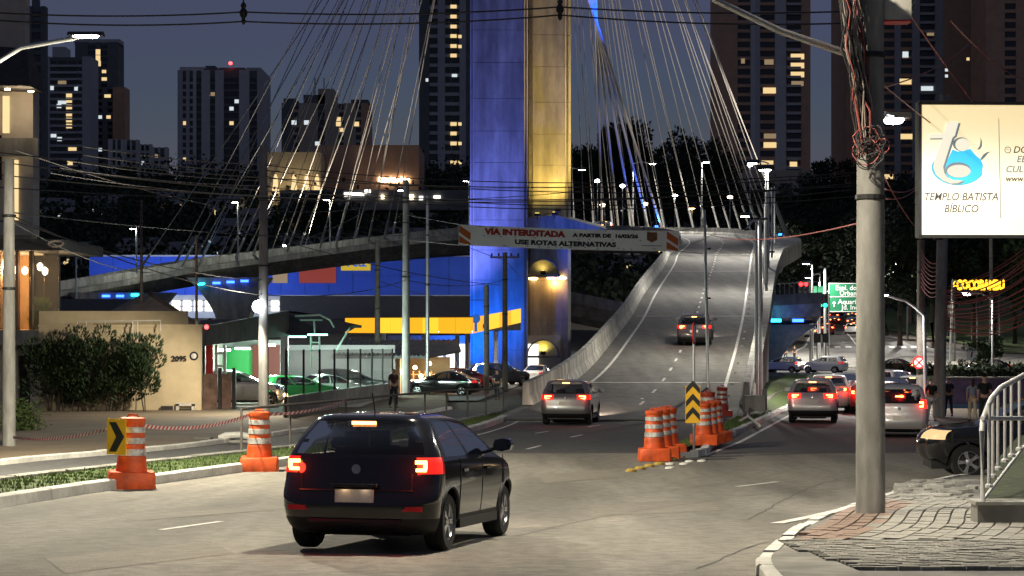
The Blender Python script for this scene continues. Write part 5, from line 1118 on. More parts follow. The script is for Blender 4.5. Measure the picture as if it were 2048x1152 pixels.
bt('TEMPLO BATISTA', 360, 772, 535, 58); bt('BÍBLICO', 362, 858, 248, 58); bt('DO', 740, 432, None, 50, al='LEFT'); bt('EB', 765, 500, None, 50, 'logo_grey', 'LEFT'); bt('CULT', 684, 572, None, 50, 'logo_grey', 'LEFT'); bt('www.t', 684, 640, None, 44, al='LEFT')
for r0, r1 in ((24, 19),):
    A_, B_ = ell(702, 432, r0, r0), ell(702, 432, r1, r1); MB().loft([[(lg(*p)[0], -.034, lg(*p)[1]) for p in A_], [(lg(*p)[0], -.034, lg(*p)[1]) for p in B_]]).build('clock_ring', 'sign_ink', bb, fix=False); logo([(700, 432), (690, 425), (692, 422), (703, 430), (714, 428), (714, 431)], 'sign_ink', 1, 'clock_hands')

# ------------------------------------------------------------------ railing on its concrete wall, near right
rw = T('low_wall', 'low grey concrete wall end carrying the railing at the pavement', 'wall', (X(1955, 24.3), 24.3, zg(24.3) + .1)); RX, RY = rw.location.x, 24.3
MB().bbox(0, 3.2, 0, .35, -.2, Z(1010, 24.3) - rw.location.z).build('wall_body', 'concrete', rw); MB().bbox(-.03, 3.2, -.03, .4, Z(1010, 24.3) - rw.location.z + .002, Z(1003, 24.3) - rw.location.z).build('coping', 'concrete_pale', rw)
rows = []
for d_, ul, vl in ((24.66, 1957, 1004), (25.5, 1960, 990), (26.5, 1966, 968), (27.5, 1976, 948), (29, 1992, 925), (31, 2010, 900), (34, 2034, 875)):
    rows.append([W(ul + (2200 - ul) * t, vl - 30 * t * (d_ - 24) / 5, d_) for t in np.linspace(0, 1, 8)])
struct(MB().loft(rows).build('embankment', 'dark_turf', fix=False))
struct(MB().loft([[(r[0].x, r[0].y, r[0].z), (r[0].x, r[0].y, zg(r[0].y) - .2)] for r in rows]).build('embankment_side', 'concrete_dark', fix=False))
rl = T('railing', 'grey painted steel railing with vertical bars at the near pavement', 'railing', W(1965, 1006, 24.4)); q = lambda u, v, d: W(u, v, d) - rl.location
MB().tube([q(1965, 1008, 24.4), q(1964, 862, 24.4), q(1966, 838, 24.45), q(1982, 798, 24.7), q(2002, 775, 25), q(2048, 750, 25.6), q(2140, 700, 26.8)], .034, 10).build('top_rail', 'rail_paint', rl, True)
MB().tube([q(1965, 837, 24.4), q(2140, 836, 26.8)], .028, 8).build('mid_rail', 'rail_paint', rl, True)
MB().tube([q(1966, 1000, 24.4), q(2050, 890, 26.6)], .02, 8).build('lower_rail', 'rail_paint', rl, True)
for k, (u, v0, v1) in enumerate(((1978, 975, 806), (1986, 955, 793), (1996, 940, 781), (2010, 924, 770), (2023, 914, 763), (2039, 901, 754), (2056, 890, 745), (2074, 878, 735))):
    d = 24.5 + k * .28; MB().tube([q(u, v0, d), q(u, v1, d)], .021, 8).build('bar', 'rail_paint', rl, True); MB().lathe([(.05, 0), (.05, .03), (.025, .05)], q(u, v0, d), 8).build('foot', 'rail_paint', rl)

# ------------------------------------------------------------------ traffic lights and road signs
emi('signal_red', (1, .02, .02), 9); emi('signal_green', (.02, 1, .5), 5)
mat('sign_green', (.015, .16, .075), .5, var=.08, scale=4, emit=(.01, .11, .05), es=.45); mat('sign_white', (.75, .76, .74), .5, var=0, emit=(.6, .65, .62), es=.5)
def signal(label, u, v, d, em, n=2):
    o = T('traffic_light', label, 'traffic light', W(u, v, d)); o['group'] = 'traffic lights'
    for k in range(n):
        x = (k - (n - 1) / 2) * .55; MB().box((x, 0, 0), (.52, .25, 1.5)).build('housing', 'black_metal', o)
        for i, z in enumerate((.46, 0, -.46)): 
            on = (em == 'signal_red' and i == 0) or (em == 'signal_green' and i == 2); MB().lathe([(.001, -.15), (.2, -.14), (.23, -.12), (.23, 0)], (x, 0, z), 12, 'Y').build('lens', em if on else 'trim_black', o, True)
    MB().tube([(.7, .1, .8), (.7, .1, zg(d) - o.location.z)], .09, 8).build('post', 'galv', o, True); MB().tube([(-.6, .1, .7), (.75, .1, .75)], .05, 6).build('arm', 'galv', o)
    return o
signal('red traffic light pair over the cross road right of the ramp', 1607, 577, 205, 'signal_red'); signal('green traffic light pair left of the green road sign', 1645, 602, 212, 'signal_green')
sg = T('road_sign', 'green overhead road sign with white lettering beside the thick pole', 'sign', W(1706, 595, 216)); k = 216 / F
MB().box((0, 0, 0), (98 * k, .08, 56 * k)).build('panel', 'sign_green', sg)
for z in (28, 1.5, -28): MB().box((0, -.05, z * k), (98 * k, .03, 1.3 * k)).build('border', 'sign_white', sg)
for x in (-48.5, 48.5): MB().box((x * k, -.052, 0), (1.3 * k, .03, 56 * k)).build('border', 'sign_white', sg)
for s, x, z in (('Espl. do', -14, 19), ('Urbano', -6, 8), ('Aquarius', -6, -9), ('Jd. Ind', -6, -20)): put_text(s, 13.5 * k, 'sign_white', sg, (x * k, -.06, z * k), bold=.01, ext=0, align='CENTER')
MB().add([(-42 * k, -.06, -12 * k), (-38 * k, -.06, -7 * k), (-34 * k, -.06, -12 * k), (-37 * k, -.06, -12 * k), (-37 * k, -.06, -19 * k), (-39 * k, -.06, -19 * k), (-39 * k, -.06, -12 * k)], [(0, 1, 2, 3, 6), (3, 4, 5, 6)]).build('arrow', 'sign_white', sg, fix=False)
MB().tube([(-55 * k, .3, 60 * k), (-55 * k, .3, zg(216) - sg.location.z)], .16, 8).build('post', 'galv', sg, True); MB().tube([(-55 * k, .3, 12 * k), (45 * k, .3, 12 * k)], .09, 6).build('arm', 'galv', sg)
s3 = T('small_green_sign', 'small pale green sign back left of the large green one', 'sign', W(1636, 581, 222)); MB().box((0, 0, 0), (1.5, .06, .95)).build('panel', 'sign_green', s3); MB().tube([(0, .1, .4), (0, .1, zg(222) - s3.location.z)], .07, 6).build('post', 'galv', s3)
npk = T('no_parking_sign', 'round red and white no parking sign on the darker pole', 'sign', W(1838, 725, 92.6)); MB().lathe([(.001, -.01), (.3, -.01), (.3, .01), (.001, .01)], n=24, axis='Y').build('disc', 'white_paint', npk); MB().lathe([(.22, -.014), (.305, -.016), (.305, .012)], n=24, axis='Y', cap=False).build('ring', 'red_paint', npk)
for a in (45, -45): MB().box((0, -.016, 0), (.5, .008, .06), mtx=Matrix.Rotation(R(a), 3, 'Y')).build('bar', 'red_paint', npk)
ws = T('white_sign', 'white rectangular sign with a faint figure on the cross road verge', 'sign', W(1942, 708, 172)); MB().box((0, 0, 0), (.8, .05, 1.15)).build('panel', 'white_paint', ws); MB().tube([(0, .06, .5), (0, .06, zg(172) - ws.location.z)], .05, 6).build('post', 'galv', ws)
MB().box((.05, -.03, -.05), (.14, .01, .5), mtx=Matrix.Rotation(.25, 3, 'Y')).build('figure', 'banner_red', ws)
sb2 = T('sign_pair', 'two dark sign backs on thin posts before the far crossing', 'sign', W(1641, 676, 205)); MB().box((-.35, 0, 0), (.75, .06, .95)).build('panel', 'black_metal', sb2); MB().box((.5, 0, 0), (.6, .06, .95)).build('panel', 'black_metal', sb2)
for x in (-.35, .55): MB().tube([(x, .05, .4), (x, .05, zg(205) - sb2.location.z)], .06, 6).build('post', 'black_metal', sb2)
# restaurant letters
emi('neon_yellow', (1, .5, .02), 3.2); rs_ = T('illuminated_sign', 'glowing yellow restaurant lettering under the billboard', 'sign', W(1955, 571, 222)); k = 222 / F
put_text('COCOBAMBU', 26 * k, 'neon_yellow', rs_, (6 * k, 0, 0), width=96 * k, bold=.09, ext=.05)
MB().add([(-53 * k, 0, -11 * k), (-50 * k, 0, 2 * k), (-45 * k, 0, 11 * k), (-42 * k, 0, 10 * k), (-46 * k, 0, 5 * k), (-47 * k, 0, 1 * k), (-43 * k, 0, 1 * k), (-44 * k, 0, -2 * k), (-48 * k, 0, -2 * k), (-50 * k, 0, -11 * k)], [tuple(range(10))]).build('flame_mark', 'neon_yellow', rs_, fix=False)
for x in (-45, 0, 45): MB().tube([(x * k, .2, 0), (x * k, .2, zg(222) - rs_.location.z)], .12, 6).build('mast', 'black_metal', rs_)
MB().box((0, .15, -12 * k), (112 * k, .1, .2)).build('rail', 'black_metal', rs_)
# ------------------------------------------------------------------ buildings on the left
mat('plaster_beige', (.50, .40, .25), .9, scale=1.6, var=.12, bump=.15, stains=.2); mat('plaster_pale', (.5, .46, .40), .9, scale=1.5, var=.12, stains=.2)
mat('roof_grey', (.16, .16, .16), .85, scale=3, var=.25, stains=.25); mat('roof_dark', (.05, .048, .05), .85, scale=3, var=.3); mat('wood', (.42, .22, .09), .6, scale=4, var=.35, sx=6, sz=.4)
mat('dark_door', (.03, .025, .025), .6, scale=4, var=.3); mat('fascia_grey', (.10, .10, .10), .7, scale=3, var=.4, stains=.4, sz=.3); mat('mint_steel', (.45, .75, .62), .5, var=.08); mat('rust_panel', (.28, .17, .13), .8, scale=3, var=.5, stains=.3)
mat('yellow_kerb', (.55, .38, .03), .85, scale=6, var=.3); mat('leaf_bush', (.016, .034, .009), .7, scale=2, var=.5); mat('leaf_dark', (.022, .035, .016), .8, scale=.3, var=.5); mat('leaf_mid', (.05, .085, .025), .8, scale=.6, var=.5); mat('bark', (.09, .07, .05), .95, scale=5, var=.35)
mat('floor_pale', (.5, .48, .42), .8, scale=3, var=.15); mat('blue_wall', (.04, .11, .62), .75, scale=.5, var=.1); mat('white_wall', (.6, .6, .58), .8, scale=.8, var=.1, stains=.2)
emi('canopy_yellow', (1, .44, .015), 1.2); emi('canopy_bright', (1, .56, .03), 1.35); emi('tube_green', (.4, 1, .7), 9); emi('tube_white', (.9, 1, .95), 12); emi('lamp_bulb', (1, .62, .3), 25); emi('ceiling_warm', (1, .65, .28), 2.0); emi('slot_warm', (1, .72, .35), 1.1)
emi('shop_white', (1, .95, .85), 2.2); emi('shop_red', (1, .12, .05), .22); emi('petz_yellow', (1, .7, .03), .55); mat('petz_blue', (.02, .1, .45), .5, var=0, emit=(.02, .15, .6), es=.5)
emi('small_red', (1, .05, .05), 8)
def wb(root, name, m, u0, u1, v0, v1, d, th=.3): # box facing the viewer between photo columns/rows at distance d
    return MB().bbox(X(u0, d), X(u1, d), d, d + th, Z(v1, d), Z(v0, d)).build(name, m, root)
# apartment house at the far left edge
b = T('apartment_house', 'tall beige house with dark eaves and glowing slot windows at the left edge', 'building')
d = 104
wb(b, 'upper_wall', 'plaster_pale', -120, 50, -60, 100, d, 1); wb(b, 'lower_wall', 'plaster_pale', -120, 66, 178, 470, d + .6, 1.4); wb(b, 'base_wall', 'plaster_pale', -120, 62, 470, 640, d + 1, 1.4)
MB().add([(X(-120, d), d - 2.2, Z(178, d)), (X(80, d), d - 2.2, Z(182, d)), (X(80, d), d + 1, Z(182, d)), (X(-120, d), d + 1, Z(178, d)), (X(-120, d), d - .2, Z(86, d)), (X(56, d), d - .2, Z(98, d)), (X(56, d), d + 1, Z(98, d)), (X(-120, d), d + 1, Z(86, d))], [(0, 1, 2, 3), (4, 5, 6, 7), (0, 1, 5, 4), (1, 2, 6, 5), (3, 0, 4, 7)]).build('eaves', 'roof_dark', b)
for u0, u1, v0, v1 in ((5, 18, 192, 266), (14, 36, 320, 440)): wb(b, 'slot_window', 'slot_warm', u0, u1, v0, v1, d + .5, .12)
wb(b, 'slot_window', 'dark_glass', -20, 3, 270, 360, d + .5, .12); wb(b, 'balcony_front', 'concrete_pale', -120, 76, 276, 312, d - .6, .2)
for u in (15, 62): MB().lathe([(.02, -.06), (.14, -.05), (.16, 0), (.02, .02)], W(u, 178 + (u == 62) * 4, d - 1.2), 10).build('eave_lamp', 'lamp_warm', b)
lamp('light', 'POINT', W(40, 200, d - 1.4), 130, (1, .75, .45), b, .1)
# glass corner showroom with the slab below
b = T('glass_showroom', 'glass walled showroom glowing orange above a concrete slab, behind the left pole', 'building')
d = 88
wb(b, 'floor_slab', 'concrete_pale', -80, 120, 660, 690, d - 1.0, 9); wb(b, 'roof_slab', 'roof_dark', -80, 122, 478, 500, d - .8, 9); wb(b, 'back_wall', 'wood', -80, 58, 500, 660, d + 4, .3); wb(b, 'back_wall', 'dark_door', 58, 118, 500, 660, d + 5, .3)
for u in (-40, -5, 30, 58): wb(b, 'column', 'wood', u, u + 6, 500, 660, d + .3, .4)
for k, u in enumerate((-76, -38, 0, 30, 60, 88)): wb(b, 'glass_pane', 'pane_glass', u + .6, (-38, 0, 30, 60, 88, 118)[k] - .6, 501, 659, d - .25, .04)
wb(b, 'ceiling_light', 'ceiling_warm', -70, 55, 502, 506, d + .6, 3)
for (u, v) in ((2, 532), (50, 540), (80, 532), (90, 541), (8, 525)): MB().lathe([(.02, -.22), (.12, -.14), (.14, .05), (.03, .16)], W(u, v, d + 1.5), 10).build('pendant_lamp', 'lamp_warm', b, True)
lamp('light', 'POINT', W(30, 540, d + 1.6), 1100, (1, .66, .3), b, .2); lamp('light', 'POINT', W(85, 540, d + 2), 60, (1, .8, .55), b, .2)
pl = MB()
for _ in range(260):
    c = W(random.uniform(62, 100), random.uniform(600, 655), d + 1 + random.random()); a = random.uniform(0, 6.28); l = .35; pl.add([c, c + Vector((.05, 0, .03)), c + Vector((math.cos(a) * l, .1, l * .7))], [(0, 1, 2)])
pl.build('potted_plant', 'leaf_mid', b, fix=False)
# storey under the slab
b = T('garage_front', 'recessed garage front with dark door under the glass showroom', 'building'); 
wb(b, 'side_wall', 'plaster_pale', -80, 36, 690, 850, d + .6, 6); wb(b, 'lintel', 'concrete', 36, 78, 690, 712, d + .3, 6); wb(b, 'door', 'dark_door', 36, 60, 712, 852, d + .9, .15); wb(b, 'jamb', 'plaster_pale', 60, 80, 712, 852, d + .2, 6)
# beige boundary wall
b = T('beige_wall', 'long beige rendered street wall behind the big bush', 'wall'); d = 86.
wb(b, 'wall_body', 'plaster_beige', 78, 402, 652, 850, d, .35); wb(b, 'set_back_upper_wall', 'plaster_beige', 78, 374, 622, 652, d + 1.2, .3); wb(b, 'coping', 'plaster_beige', 76, 404, 649, 654, d - .06, .5); wb(b, 'step_in_wall', 'concrete', 372, 402, 652, 690, d + .36, .3)
wb(b, 'planter_kerb', 'yellow_kerb', 66, 310, 838, 849, d - 1.6, .35)
for u0, u1, v0, v1, m in ((322, 345, 812, 842, 'dark_door'), (352, 358, 808, 842, 'plaster_pale'), (383, 389, 808, 842, 'plaster_pale'), (352, 389, 806, 812, 'plaster_pale'), (358, 383, 818, 842, 'black_metal')): wb(b, 'meter_box', m, u0, u1, v0, v1, d - .14, .12)
put_text('2095', .33, 'black_metal', b, W(358, 718, d - .03), bold=.01, ext=.02)
MB().lathe([(.001, -.05), (.16, -.05), (.19, -.02), (.19, 0)], W(388, 712, d), 16, 'Y').build('round_plaque', 'black_metal', b, True); MB().lathe([(.001, -.07), (.1, -.065), (.12, -.05)], W(388, 712, d), 12, 'Y').build('plaque_face', 'plate', b, True)
fr = T('pipe_frame', 'thin pale pipe frame standing on the beige wall', 'frame')
P = [W(155, 690, 85.7), W(155, 643, 85.7), W(321, 641, 85.7), W(321, 662, 85.7)]; MB().tube(P, .03, 6).build('outline', 'plaster_pale', fr)
for u in (172, 210, 265, 275): MB().tube([W(u, 643, 85.7), W(u, 664 if u != 275 else 690, 85.7)], .025, 6).build('upright', 'plaster_pale', fr)
# pyramid roof behind the wall
b = T('hip_roof_house', 'grey hipped roof of the house behind the beige wall', 'building'); d = 97
ap = [W(283, 588, d + 4), W(300, 588, d + 4)]; e = [W(170, 652, d), W(402, 655, d), W(402, 650, d + 9), W(170, 650, d + 9)]
MB().add([*e, *ap], [(0, 1, 5, 4), (1, 2, 5), (2, 3, 4, 5), (3, 0, 4)]).build('roof', 'roof_grey', b); wb(b, 'wall_body', 'plaster_pale', 175, 398, 655, 840, d + .6, 8)
MB().tube([ap[1], e[1]], .12, 6).build('hip_ridge', 'roof_dark', b)
b = T('low_dark_roof', 'long low dark roof behind the hipped house at the far left', 'building'); MB().add([W(118, 640, 112), W(330, 640, 112), W(330, 598, 120), W(118, 598, 120)], [(0, 1, 2, 3)]).build('roof', 'roof_dark', b); wb(b, 'wall_body', 'dark_door', 118, 330, 640, 800, 112.4, 6)
# big bush: leafy crown on several stems
def leaf_mb(n, fn, ln, wd, mb=None):
    mb = mb or MB(); vs, fs = mb.v, mb.f
    for _ in range(n):
        c, dirn = fn(); d_ = Vector(dirn); s = d_.cross(Vector((random.gauss(0, 1), random.gauss(0, 1), random.gauss(0, 1))))
        if s.length < 1e-3: continue
        s.normalize(); d_.normalize(); l = ln * random.uniform(.6, 1.3); w = wd * random.uniform(.7, 1.2); c = Vector(c); o = len(vs)
        vs += [tuple(c), tuple(c + d_ * l * .5 + s * w), tuple(c + d_ * l), tuple(c + d_ * l * .5 - s * w)]; fs.append((o, o + 1, o + 2, o + 3))
    return mb
bs = T('large_bush', 'large dark leafy bush growing along the beige wall', 'bush', (X(200, 84.6), 84.6, zg(84.6) + .2))
cl_ = [(random.uniform(-2.7, 2.3), random.uniform(-.55, .55), random.uniform(.6, 2.7), random.uniform(.3, .55)) for _ in range(80)] + [(2.2, 0, 2.75, .35), (2.3, 0, 2.1, .4), (-2.3, 0, 2.2, .5), (-.9, 0, 3.0, .4), (.2, 0, 3.05, .4)]
def bf():
    x, y, z, r = random.choice(cl_); v = Vector((random.gauss(0, 1), random.gauss(0, 1), random.gauss(0, 1))).normalized(); return (x + v.x * r, y + v.y * r, z + v.z * r), (v.x * .6, v.y * .6, v.z * .5 + .6)
leaf_mb(20000, bf, .2, .03).build('foliage', 'leaf_bush', bs, fix=False)
for k in range(26):
    x = random.uniform(-2.3, 2.2); MB().tube([(x, random.uniform(-.3, .3), -.2), (x + random.gauss(0, .12), 0, .6), (x + random.gauss(0, .3), 0, 1.5)], [.03, .025, .015], 5, False).build('stem', 'bark', bs)
sb_ = T('small_shrub', 'small bright green shrub at the foot of the left pole', 'shrub', (X(42, 66), 66, zg(66) + .1))
leaf_mb(1500, lambda: ((random.gauss(0, .32), random.gauss(0, .25), abs(random.gauss(.35, .3))), (random.gauss(0, 1), random.gauss(0, 1), random.uniform(.2, 1))), .14, .03).build('foliage', 'grass_blade', sb_, fix=False)
# car lot: canopy, posts, glass fence
b = T('car_lot_canopy', 'dark flat canopy of the car lot with stained grey fascia', 'canopy')
fa = [W(398, 655, 88), W(570, 622, 96), W(570, 672, 96), W(398, 692, 88)]; sh_ = Vector((.15, .35, 0))
MB().add([*fa, *[p + sh_ for p in fa]], [(0, 1, 2, 3), (4, 5, 6, 7), (0, 1, 5, 4), (2, 3, 7, 6), (1, 2, 6, 5), (0, 3, 7, 4)]).build('fascia', 'fascia_grey', b)
MB().add([W(398, 655, 88) + Vector((0, .4, .02)), W(570, 622, 96) + Vector((0, .4, .02)), Vector((X(640, 112), 112, Z(628, 106))), Vector((X(400, 112), 112, Z(640, 106)))], [(0, 1, 2, 3)]).build('roof_sheet', 'roof_dark', b)
for u, d_, w_ in ((403, 88.4, .12), (560, 96.3, .36)): MB().bbox(X(u, d_), X(u, d_) + w_, d_ + .2, d_ + .5, zg(d_), Z(668, d_)).build('post', 'dark_door', b)
for u, v in ((430, 700), (470, 697), (520, 690)): MB().bbox(X(u, 95), X(u + 30, 95), 95, 95.2, Z(v, 95) - .05, Z(v, 95) + .05).build('tube_lamp', 'tube_white', b)
lamp('light', 'POINT', W(470, 706, 94.5), 620, (.85, 1, .9), b, .4); lamp('light', 'POINT', W(540, 705, 99), 700, (.7, 1, .85), b, .4)
MB().lathe([(.001, -.1), (.08, -.08), (.1, 0)], W(413, 654, 88), 10, 'Y').build('red_lamp', 'small_red', b)
b = T('car_lot_interior', 'bright car lot stand with pale floor, red panel and tyre wall', 'building')
MB().loft([[(x, y, zg(y) + .16) for x in np.linspace(X(398, 90) , X(790, 116), 8)] for y in np.linspace(89, 118, 8)]).build('floor', 'floor_pale', b, fix=False)
wb(b, 'red_panel', 'red_paint', 404, 426, 690, 765, 91, .1); wb(b, 'back_wall', 'white_wall', 400, 560, 680, 800, 108, .2); wb(b, 'green_board', 'paint_green_and_glow', 445, 505, 696, 750, 107, .1); wb(b, 'red_board', 'shop_red', 505, 560, 690, 760, 106.8, .1)
for u in (430, 447): wb(b, 'white_post', 'white_paint', u, u + 5, 690, 770, 90.2, .15)
for v in (705, 730, 750): wb(b, 'white_rung', 'white_paint', 430, 452, v, v + 4, 90.25, .1)
b = T('mint_tent', 'dark tent roof on mint green steel frame beside the car lot', 'canopy')
MB().add([W(572, 625, 97), W(700, 662, 104), W(655, 668, 97), W(572, 668, 96), W(590, 622, 112), W(720, 650, 114)], [(0, 1, 2, 3), (0, 1, 5, 4)]).build('cloth', 'roof_dark', b, fix=False)
for pts in ([(590, 632), (640, 630), (660, 640), (668, 655)], [(600, 640), (645, 640)], [(628, 640), (630, 665)]): MB().tube([W(*p, 96.5) for p in pts], .05, 6).build('bow', 'mint_steel', b, True)
for u in (622, 639): MB().tube([W(u, 672, 97), W(u, 735, 97)], .05, 6).build('ladder_post', 'mint_steel', b)
for v in (685, 700, 716): MB().tube([W(622, v, 97), W(639, v, 97)], .035, 6).build('rung', 'mint_steel', b)
wb(b, 'tube_lamp', 'tube_green', 575, 612, 672, 675, 97, .1); wb(b, 'tube_lamp', 'tube_green', 615, 655, 668, 671, 99, .1)
MB().tube([W(700, 655, 100), W(668, 708, 100), W(720, 708, 101)], .05, 6).build('bracket', 'galv', b); wb(b, 'beam_end', 'black_metal', 692, 722, 650, 656, 100, .4)
lamp('light', 'POINT', W(610, 690, 98), 520, (.45, 1, .7), b, .3); wb(b, 'rear_screen', 'white_wall', 575, 790, 690, 800, 117.5, .2); lamp('light', 'POINT', W(640, 715, 103), 1200, (.8, 1, .92), b, .3); lamp('light', 'POINT', W(720, 715, 110), 1600, (.8, 1, .9), b, .3)
gf = T('glass_fence', 'glass panel fence with black posts on a low wall before the car lot', 'fence')
A_, B_ = G(572, 842), G(785, 800)
for k in range(9):
    t0, t1 = k / 8, (k + 1) / 8; p = A_.lerp(B_, t0); p.z = zg(p.y); q_ = A_.lerp(B_, min(t1, 1)); q_.z = zg(q_.y)
    MB().tube([p, p + Vector((0, 0, 2.75))], .05, 6).build('post', 'black_metal', gf)
    if k < 8:
        dv = (q_ - p); a = math.atan2(dv.y, dv.x); c = p.lerp(q_, .5); e_ = dv.normalized() * .06; MB().add([p + e_ + Vector((0, 0, .98)), q_ - e_ + Vector((0, 0, .98)), q_ - e_ + Vector((0, 0, 2.72)), p + e_ + Vector((0, 0, 2.72))], [(0, 1, 2, 3)]).build('glass_pane', 'pane_glass', gf, fix=False); MB().box(c + Vector((0, 0, .45)), (dv.length, .2, .98), a).build('low_wall', 'concrete_dark', gf)
gt = T('lot_gate', 'rusty sheet metal gate of the car lot with dark posts', 'gate')
for u0, u1 in ((406, 434), (444, 462)): wb(gt, 'sheet', 'rust_panel', u0, u1, 748, 838, 87.6, .06)
for u in (436, 464): wb(gt, 'post', 'dark_door', u, u + 7, 736, 846, 87.5, .25)
# small site lamps by the gate
for u, v, lb in ((571, 790, 'small glowing lamp by the car lot post, upper one'), (571, 803, 'small glowing lamp by the car lot post, lower one')):
    o = T('site_lamp', lb, 'lamp', W(u, v, 93)); MB().lathe([(.02, -.1), (.1, -.05), (.1, .05), (.02, .1)], n=10).build('globe', 'lamp_bulb', o, True); MB().tube([(0, .05, 0), (0, .05, zg(93) - o.location.z)], .03, 6).build('stem', 'white_paint', o)
o = T('flood_lamp', 'white flood lamp fixed on the tall pole before the car lot', 'lamp', W(517, 613, 81.5)); MB().lathe([(.02, -.2), (.2, -.15), (.26, 0), (.1, .12)], n=12, axis='Y').build('reflector', 'led_cool', o, True); lamp('light', 'SPOT', (0, -.4, -.1), 3600, (1, .9, .7), o, .1, 165, .4, (-.75, -.3, -.6))
# petrol station
st = T('petrol_station', 'petrol station with glowing yellow orange canopy fascia before the blue pylon', 'building')
c0, c1, c2 = (690, 141), (945, 130), (1042, 166)
zt, zb_ = Z(635, 130), Z(667, 130)
zt2, zb2 = Z(617, 166), Z(645, 166)
def fas(a, b, n, pat, za, zb):
    P = lambda t: Vector((X(*a) + (X(*b) - X(*a)) * t, a[1] + (b[1] - a[1]) * t, 0))
    for k in range(n):
        vs = []
        for dy in (0, .25):
            for t, hi in ((k / n + .0012, 0), ((k + 1) / n - .0012, 0), ((k + 1) / n - .0012, 1), (k / n + .0012, 1)):
                p = P(t); vs.append((p.x, p.y + dy, (za[hi] + (zb[hi] - za[hi]) * t)))
        MB().add(vs, [(0, 1, 2, 3), (7, 6, 5, 4), (0, 4, 5, 1), (3, 2, 6, 7), (0, 3, 7, 4), (1, 5, 6, 2)]).build('fascia_panel', pat[k % len(pat)], st)
fas(c0, c1, 8, ['canopy_yellow', 'canopy_yellow', 'canopy_bright', 'canopy_bright', 'canopy_yellow', 'canopy_bright', 'canopy_yellow', 'canopy_yellow'], (zb_, zt), (zb_, zt)); fas(c1, c2, 4, ['canopy_yellow', 'canopy_bright'], (zb_, zt), (zb2, zt2))
A0, A1, A2 = Vector((X(*c0), c0[1] + .3, 0)), Vector((X(*c1), c1[1] + .3, 0)), Vector((X(*c2), c2[1] + .3, 0)); A3 = A0 + (A2 - A1)
MB().prism([(p.x, p.y) for p in (A0, A1, A2, A3)], zb_ + .12, zt + .08).build('canopy_roof', 'roof_dark', st)
for f, g in ((.15, .25), (.5, .25), (.85, .25), (.85, .8), (.5, .8)):
    p = A0.lerp(A1, f) + (A2 - A1) * g; MB().tube([(p.x, p.y, zg(p.y)), (p.x, p.y, zb_ + .1)], .2, 10).build('column', 'white_paint', st, True)
    MB().box((p.x + .9, p.y, zg(p.y) + .8), (.5, .9, 1.5)).build('fuel_pump', 'petz_blue', st)
for f in (.2, .5, .8):
    p = A0.lerp(A1, f) + (A2 - A1) * .4; MB().box((p.x, p.y, zb_ + .06), (1.2, 1.2, .06)).build('canopy_lamp', 'led_white', st); lamp('light', 'SPOT', (p.x, p.y, zb_ - .1), 2600, (1, .9, .72), st, .4, 160, .3, (0, 0, -1))
MB().box((X(930, 150), 185, zg(185) + 1.8), (16, .3, 3.6)).build('shop_wall', 'white_wall', st)
for k in range(6): MB().box((X(930, 150) - 6 + k * 2.2, 184.8, zg(185) + 1.6), (1.9, .05, 2.4)).build('shop_window', 'shop_white', st)
p = Vector((X(952, 131), 131, Z(648, 131))); MB().lathe([(.001, -.05), (.3, -.05), (.3, .05), (.001, .05)], (p.x, p.y - .6, p.z + .35), 16, 'Y').build('emblem_disc', 'petz_blue', st); MB().box((p.x, p.y - .6, p.z - .2), (.18, .1, .6)).build('emblem_stem', 'petz_blue', st)
o = put_text('IPIRANGA', .62, 'banner_red', st, (0, 0, 0), bold=.02, ext=.01); a = math.atan2(c2[1] - c1[1], X(*c2) - X(*c1)); m_ = A1.lerp(A2, .80); o.location = (m_.x - .2, m_.y - .5, (zt + zb_) / 2 * .2 + (zt2 + zb2) / 2 * .8); o.rotation_euler = (R(90), 0, a); o.scale = (1.6, 1, 1)
o = put_text('posto', .5, 'banner_red', st, (0, 0, 0), bold=.02, ext=.01); m_ = A1.lerp(A2, .2); o.location = (m_.x, m_.y - .42, (zt + zb_) / 2); o.rotation_euler = (R(90), 0, a); o.scale = (1.6, 1, 1)
# kiosk in front of the station with warm bulbs
k_ = T('snack_kiosk', 'low kiosk with grey corrugated roof and warm bulbs before the station', 'building'); d = 122
rf = [W(672, 712, 116), W(855, 712, 116), W(922, 700, 124), W(915, 680, 130), W(680, 680, 126)]
MB().add([*rf, *[p - Vector((0, 0, .15)) for p in rf]], [(0, 1, 2, 3, 4), (9, 8, 7, 6, 5), (0, 1, 6, 5), (1, 2, 7, 6), (2, 3, 8, 7), (3, 4, 9, 8), (4, 0, 5, 9)]).build('roof', 'roof_grey', k_)
for t in np.linspace(.03, .97, 22): a_, b_ = rf[0].lerp(rf[1], t) + Vector((0, 0, .03)), rf[4].lerp(rf[3], t) + Vector((0, 0, .03)); MB().tube([a_, b_], .05, 4).build('roof_rib', 'roof_grey', k_)
wb(k_, 'back_wall', 'plaster_beige', 786, 900, 714, 792, 124, .2); wb(k_, 'side_wall', 'plaster_pale', 783, 800, 714, 800, 119, 4); wb(k_, 'counter', 'wood', 815, 880, 762, 790, 121, .6)
for u, v in ((803, 744), (830, 735), (859, 727), (842, 752), (856, 748)): MB().lathe([(.02, -.12), (.11, -.07), (.12, .04), (.03, .12)], W(u, v, 120), 10).build('bulb', 'lamp_bulb', k_, True)
lamp('light', 'POINT', W(838, 742, 119.5), 260, (1, .62, .32), k_, .3)
for u in (826, 838, 850, 862): wb(k_, 'shelf_rail', 'wood', u, u + 2, 742, 792, 120.5, .08)
for v in (748, 760, 775): wb(k_, 'shelf', 'lamp_warm' if v == 760 else 'wood', 822, 872, v, v + 2, 120.6, .1)
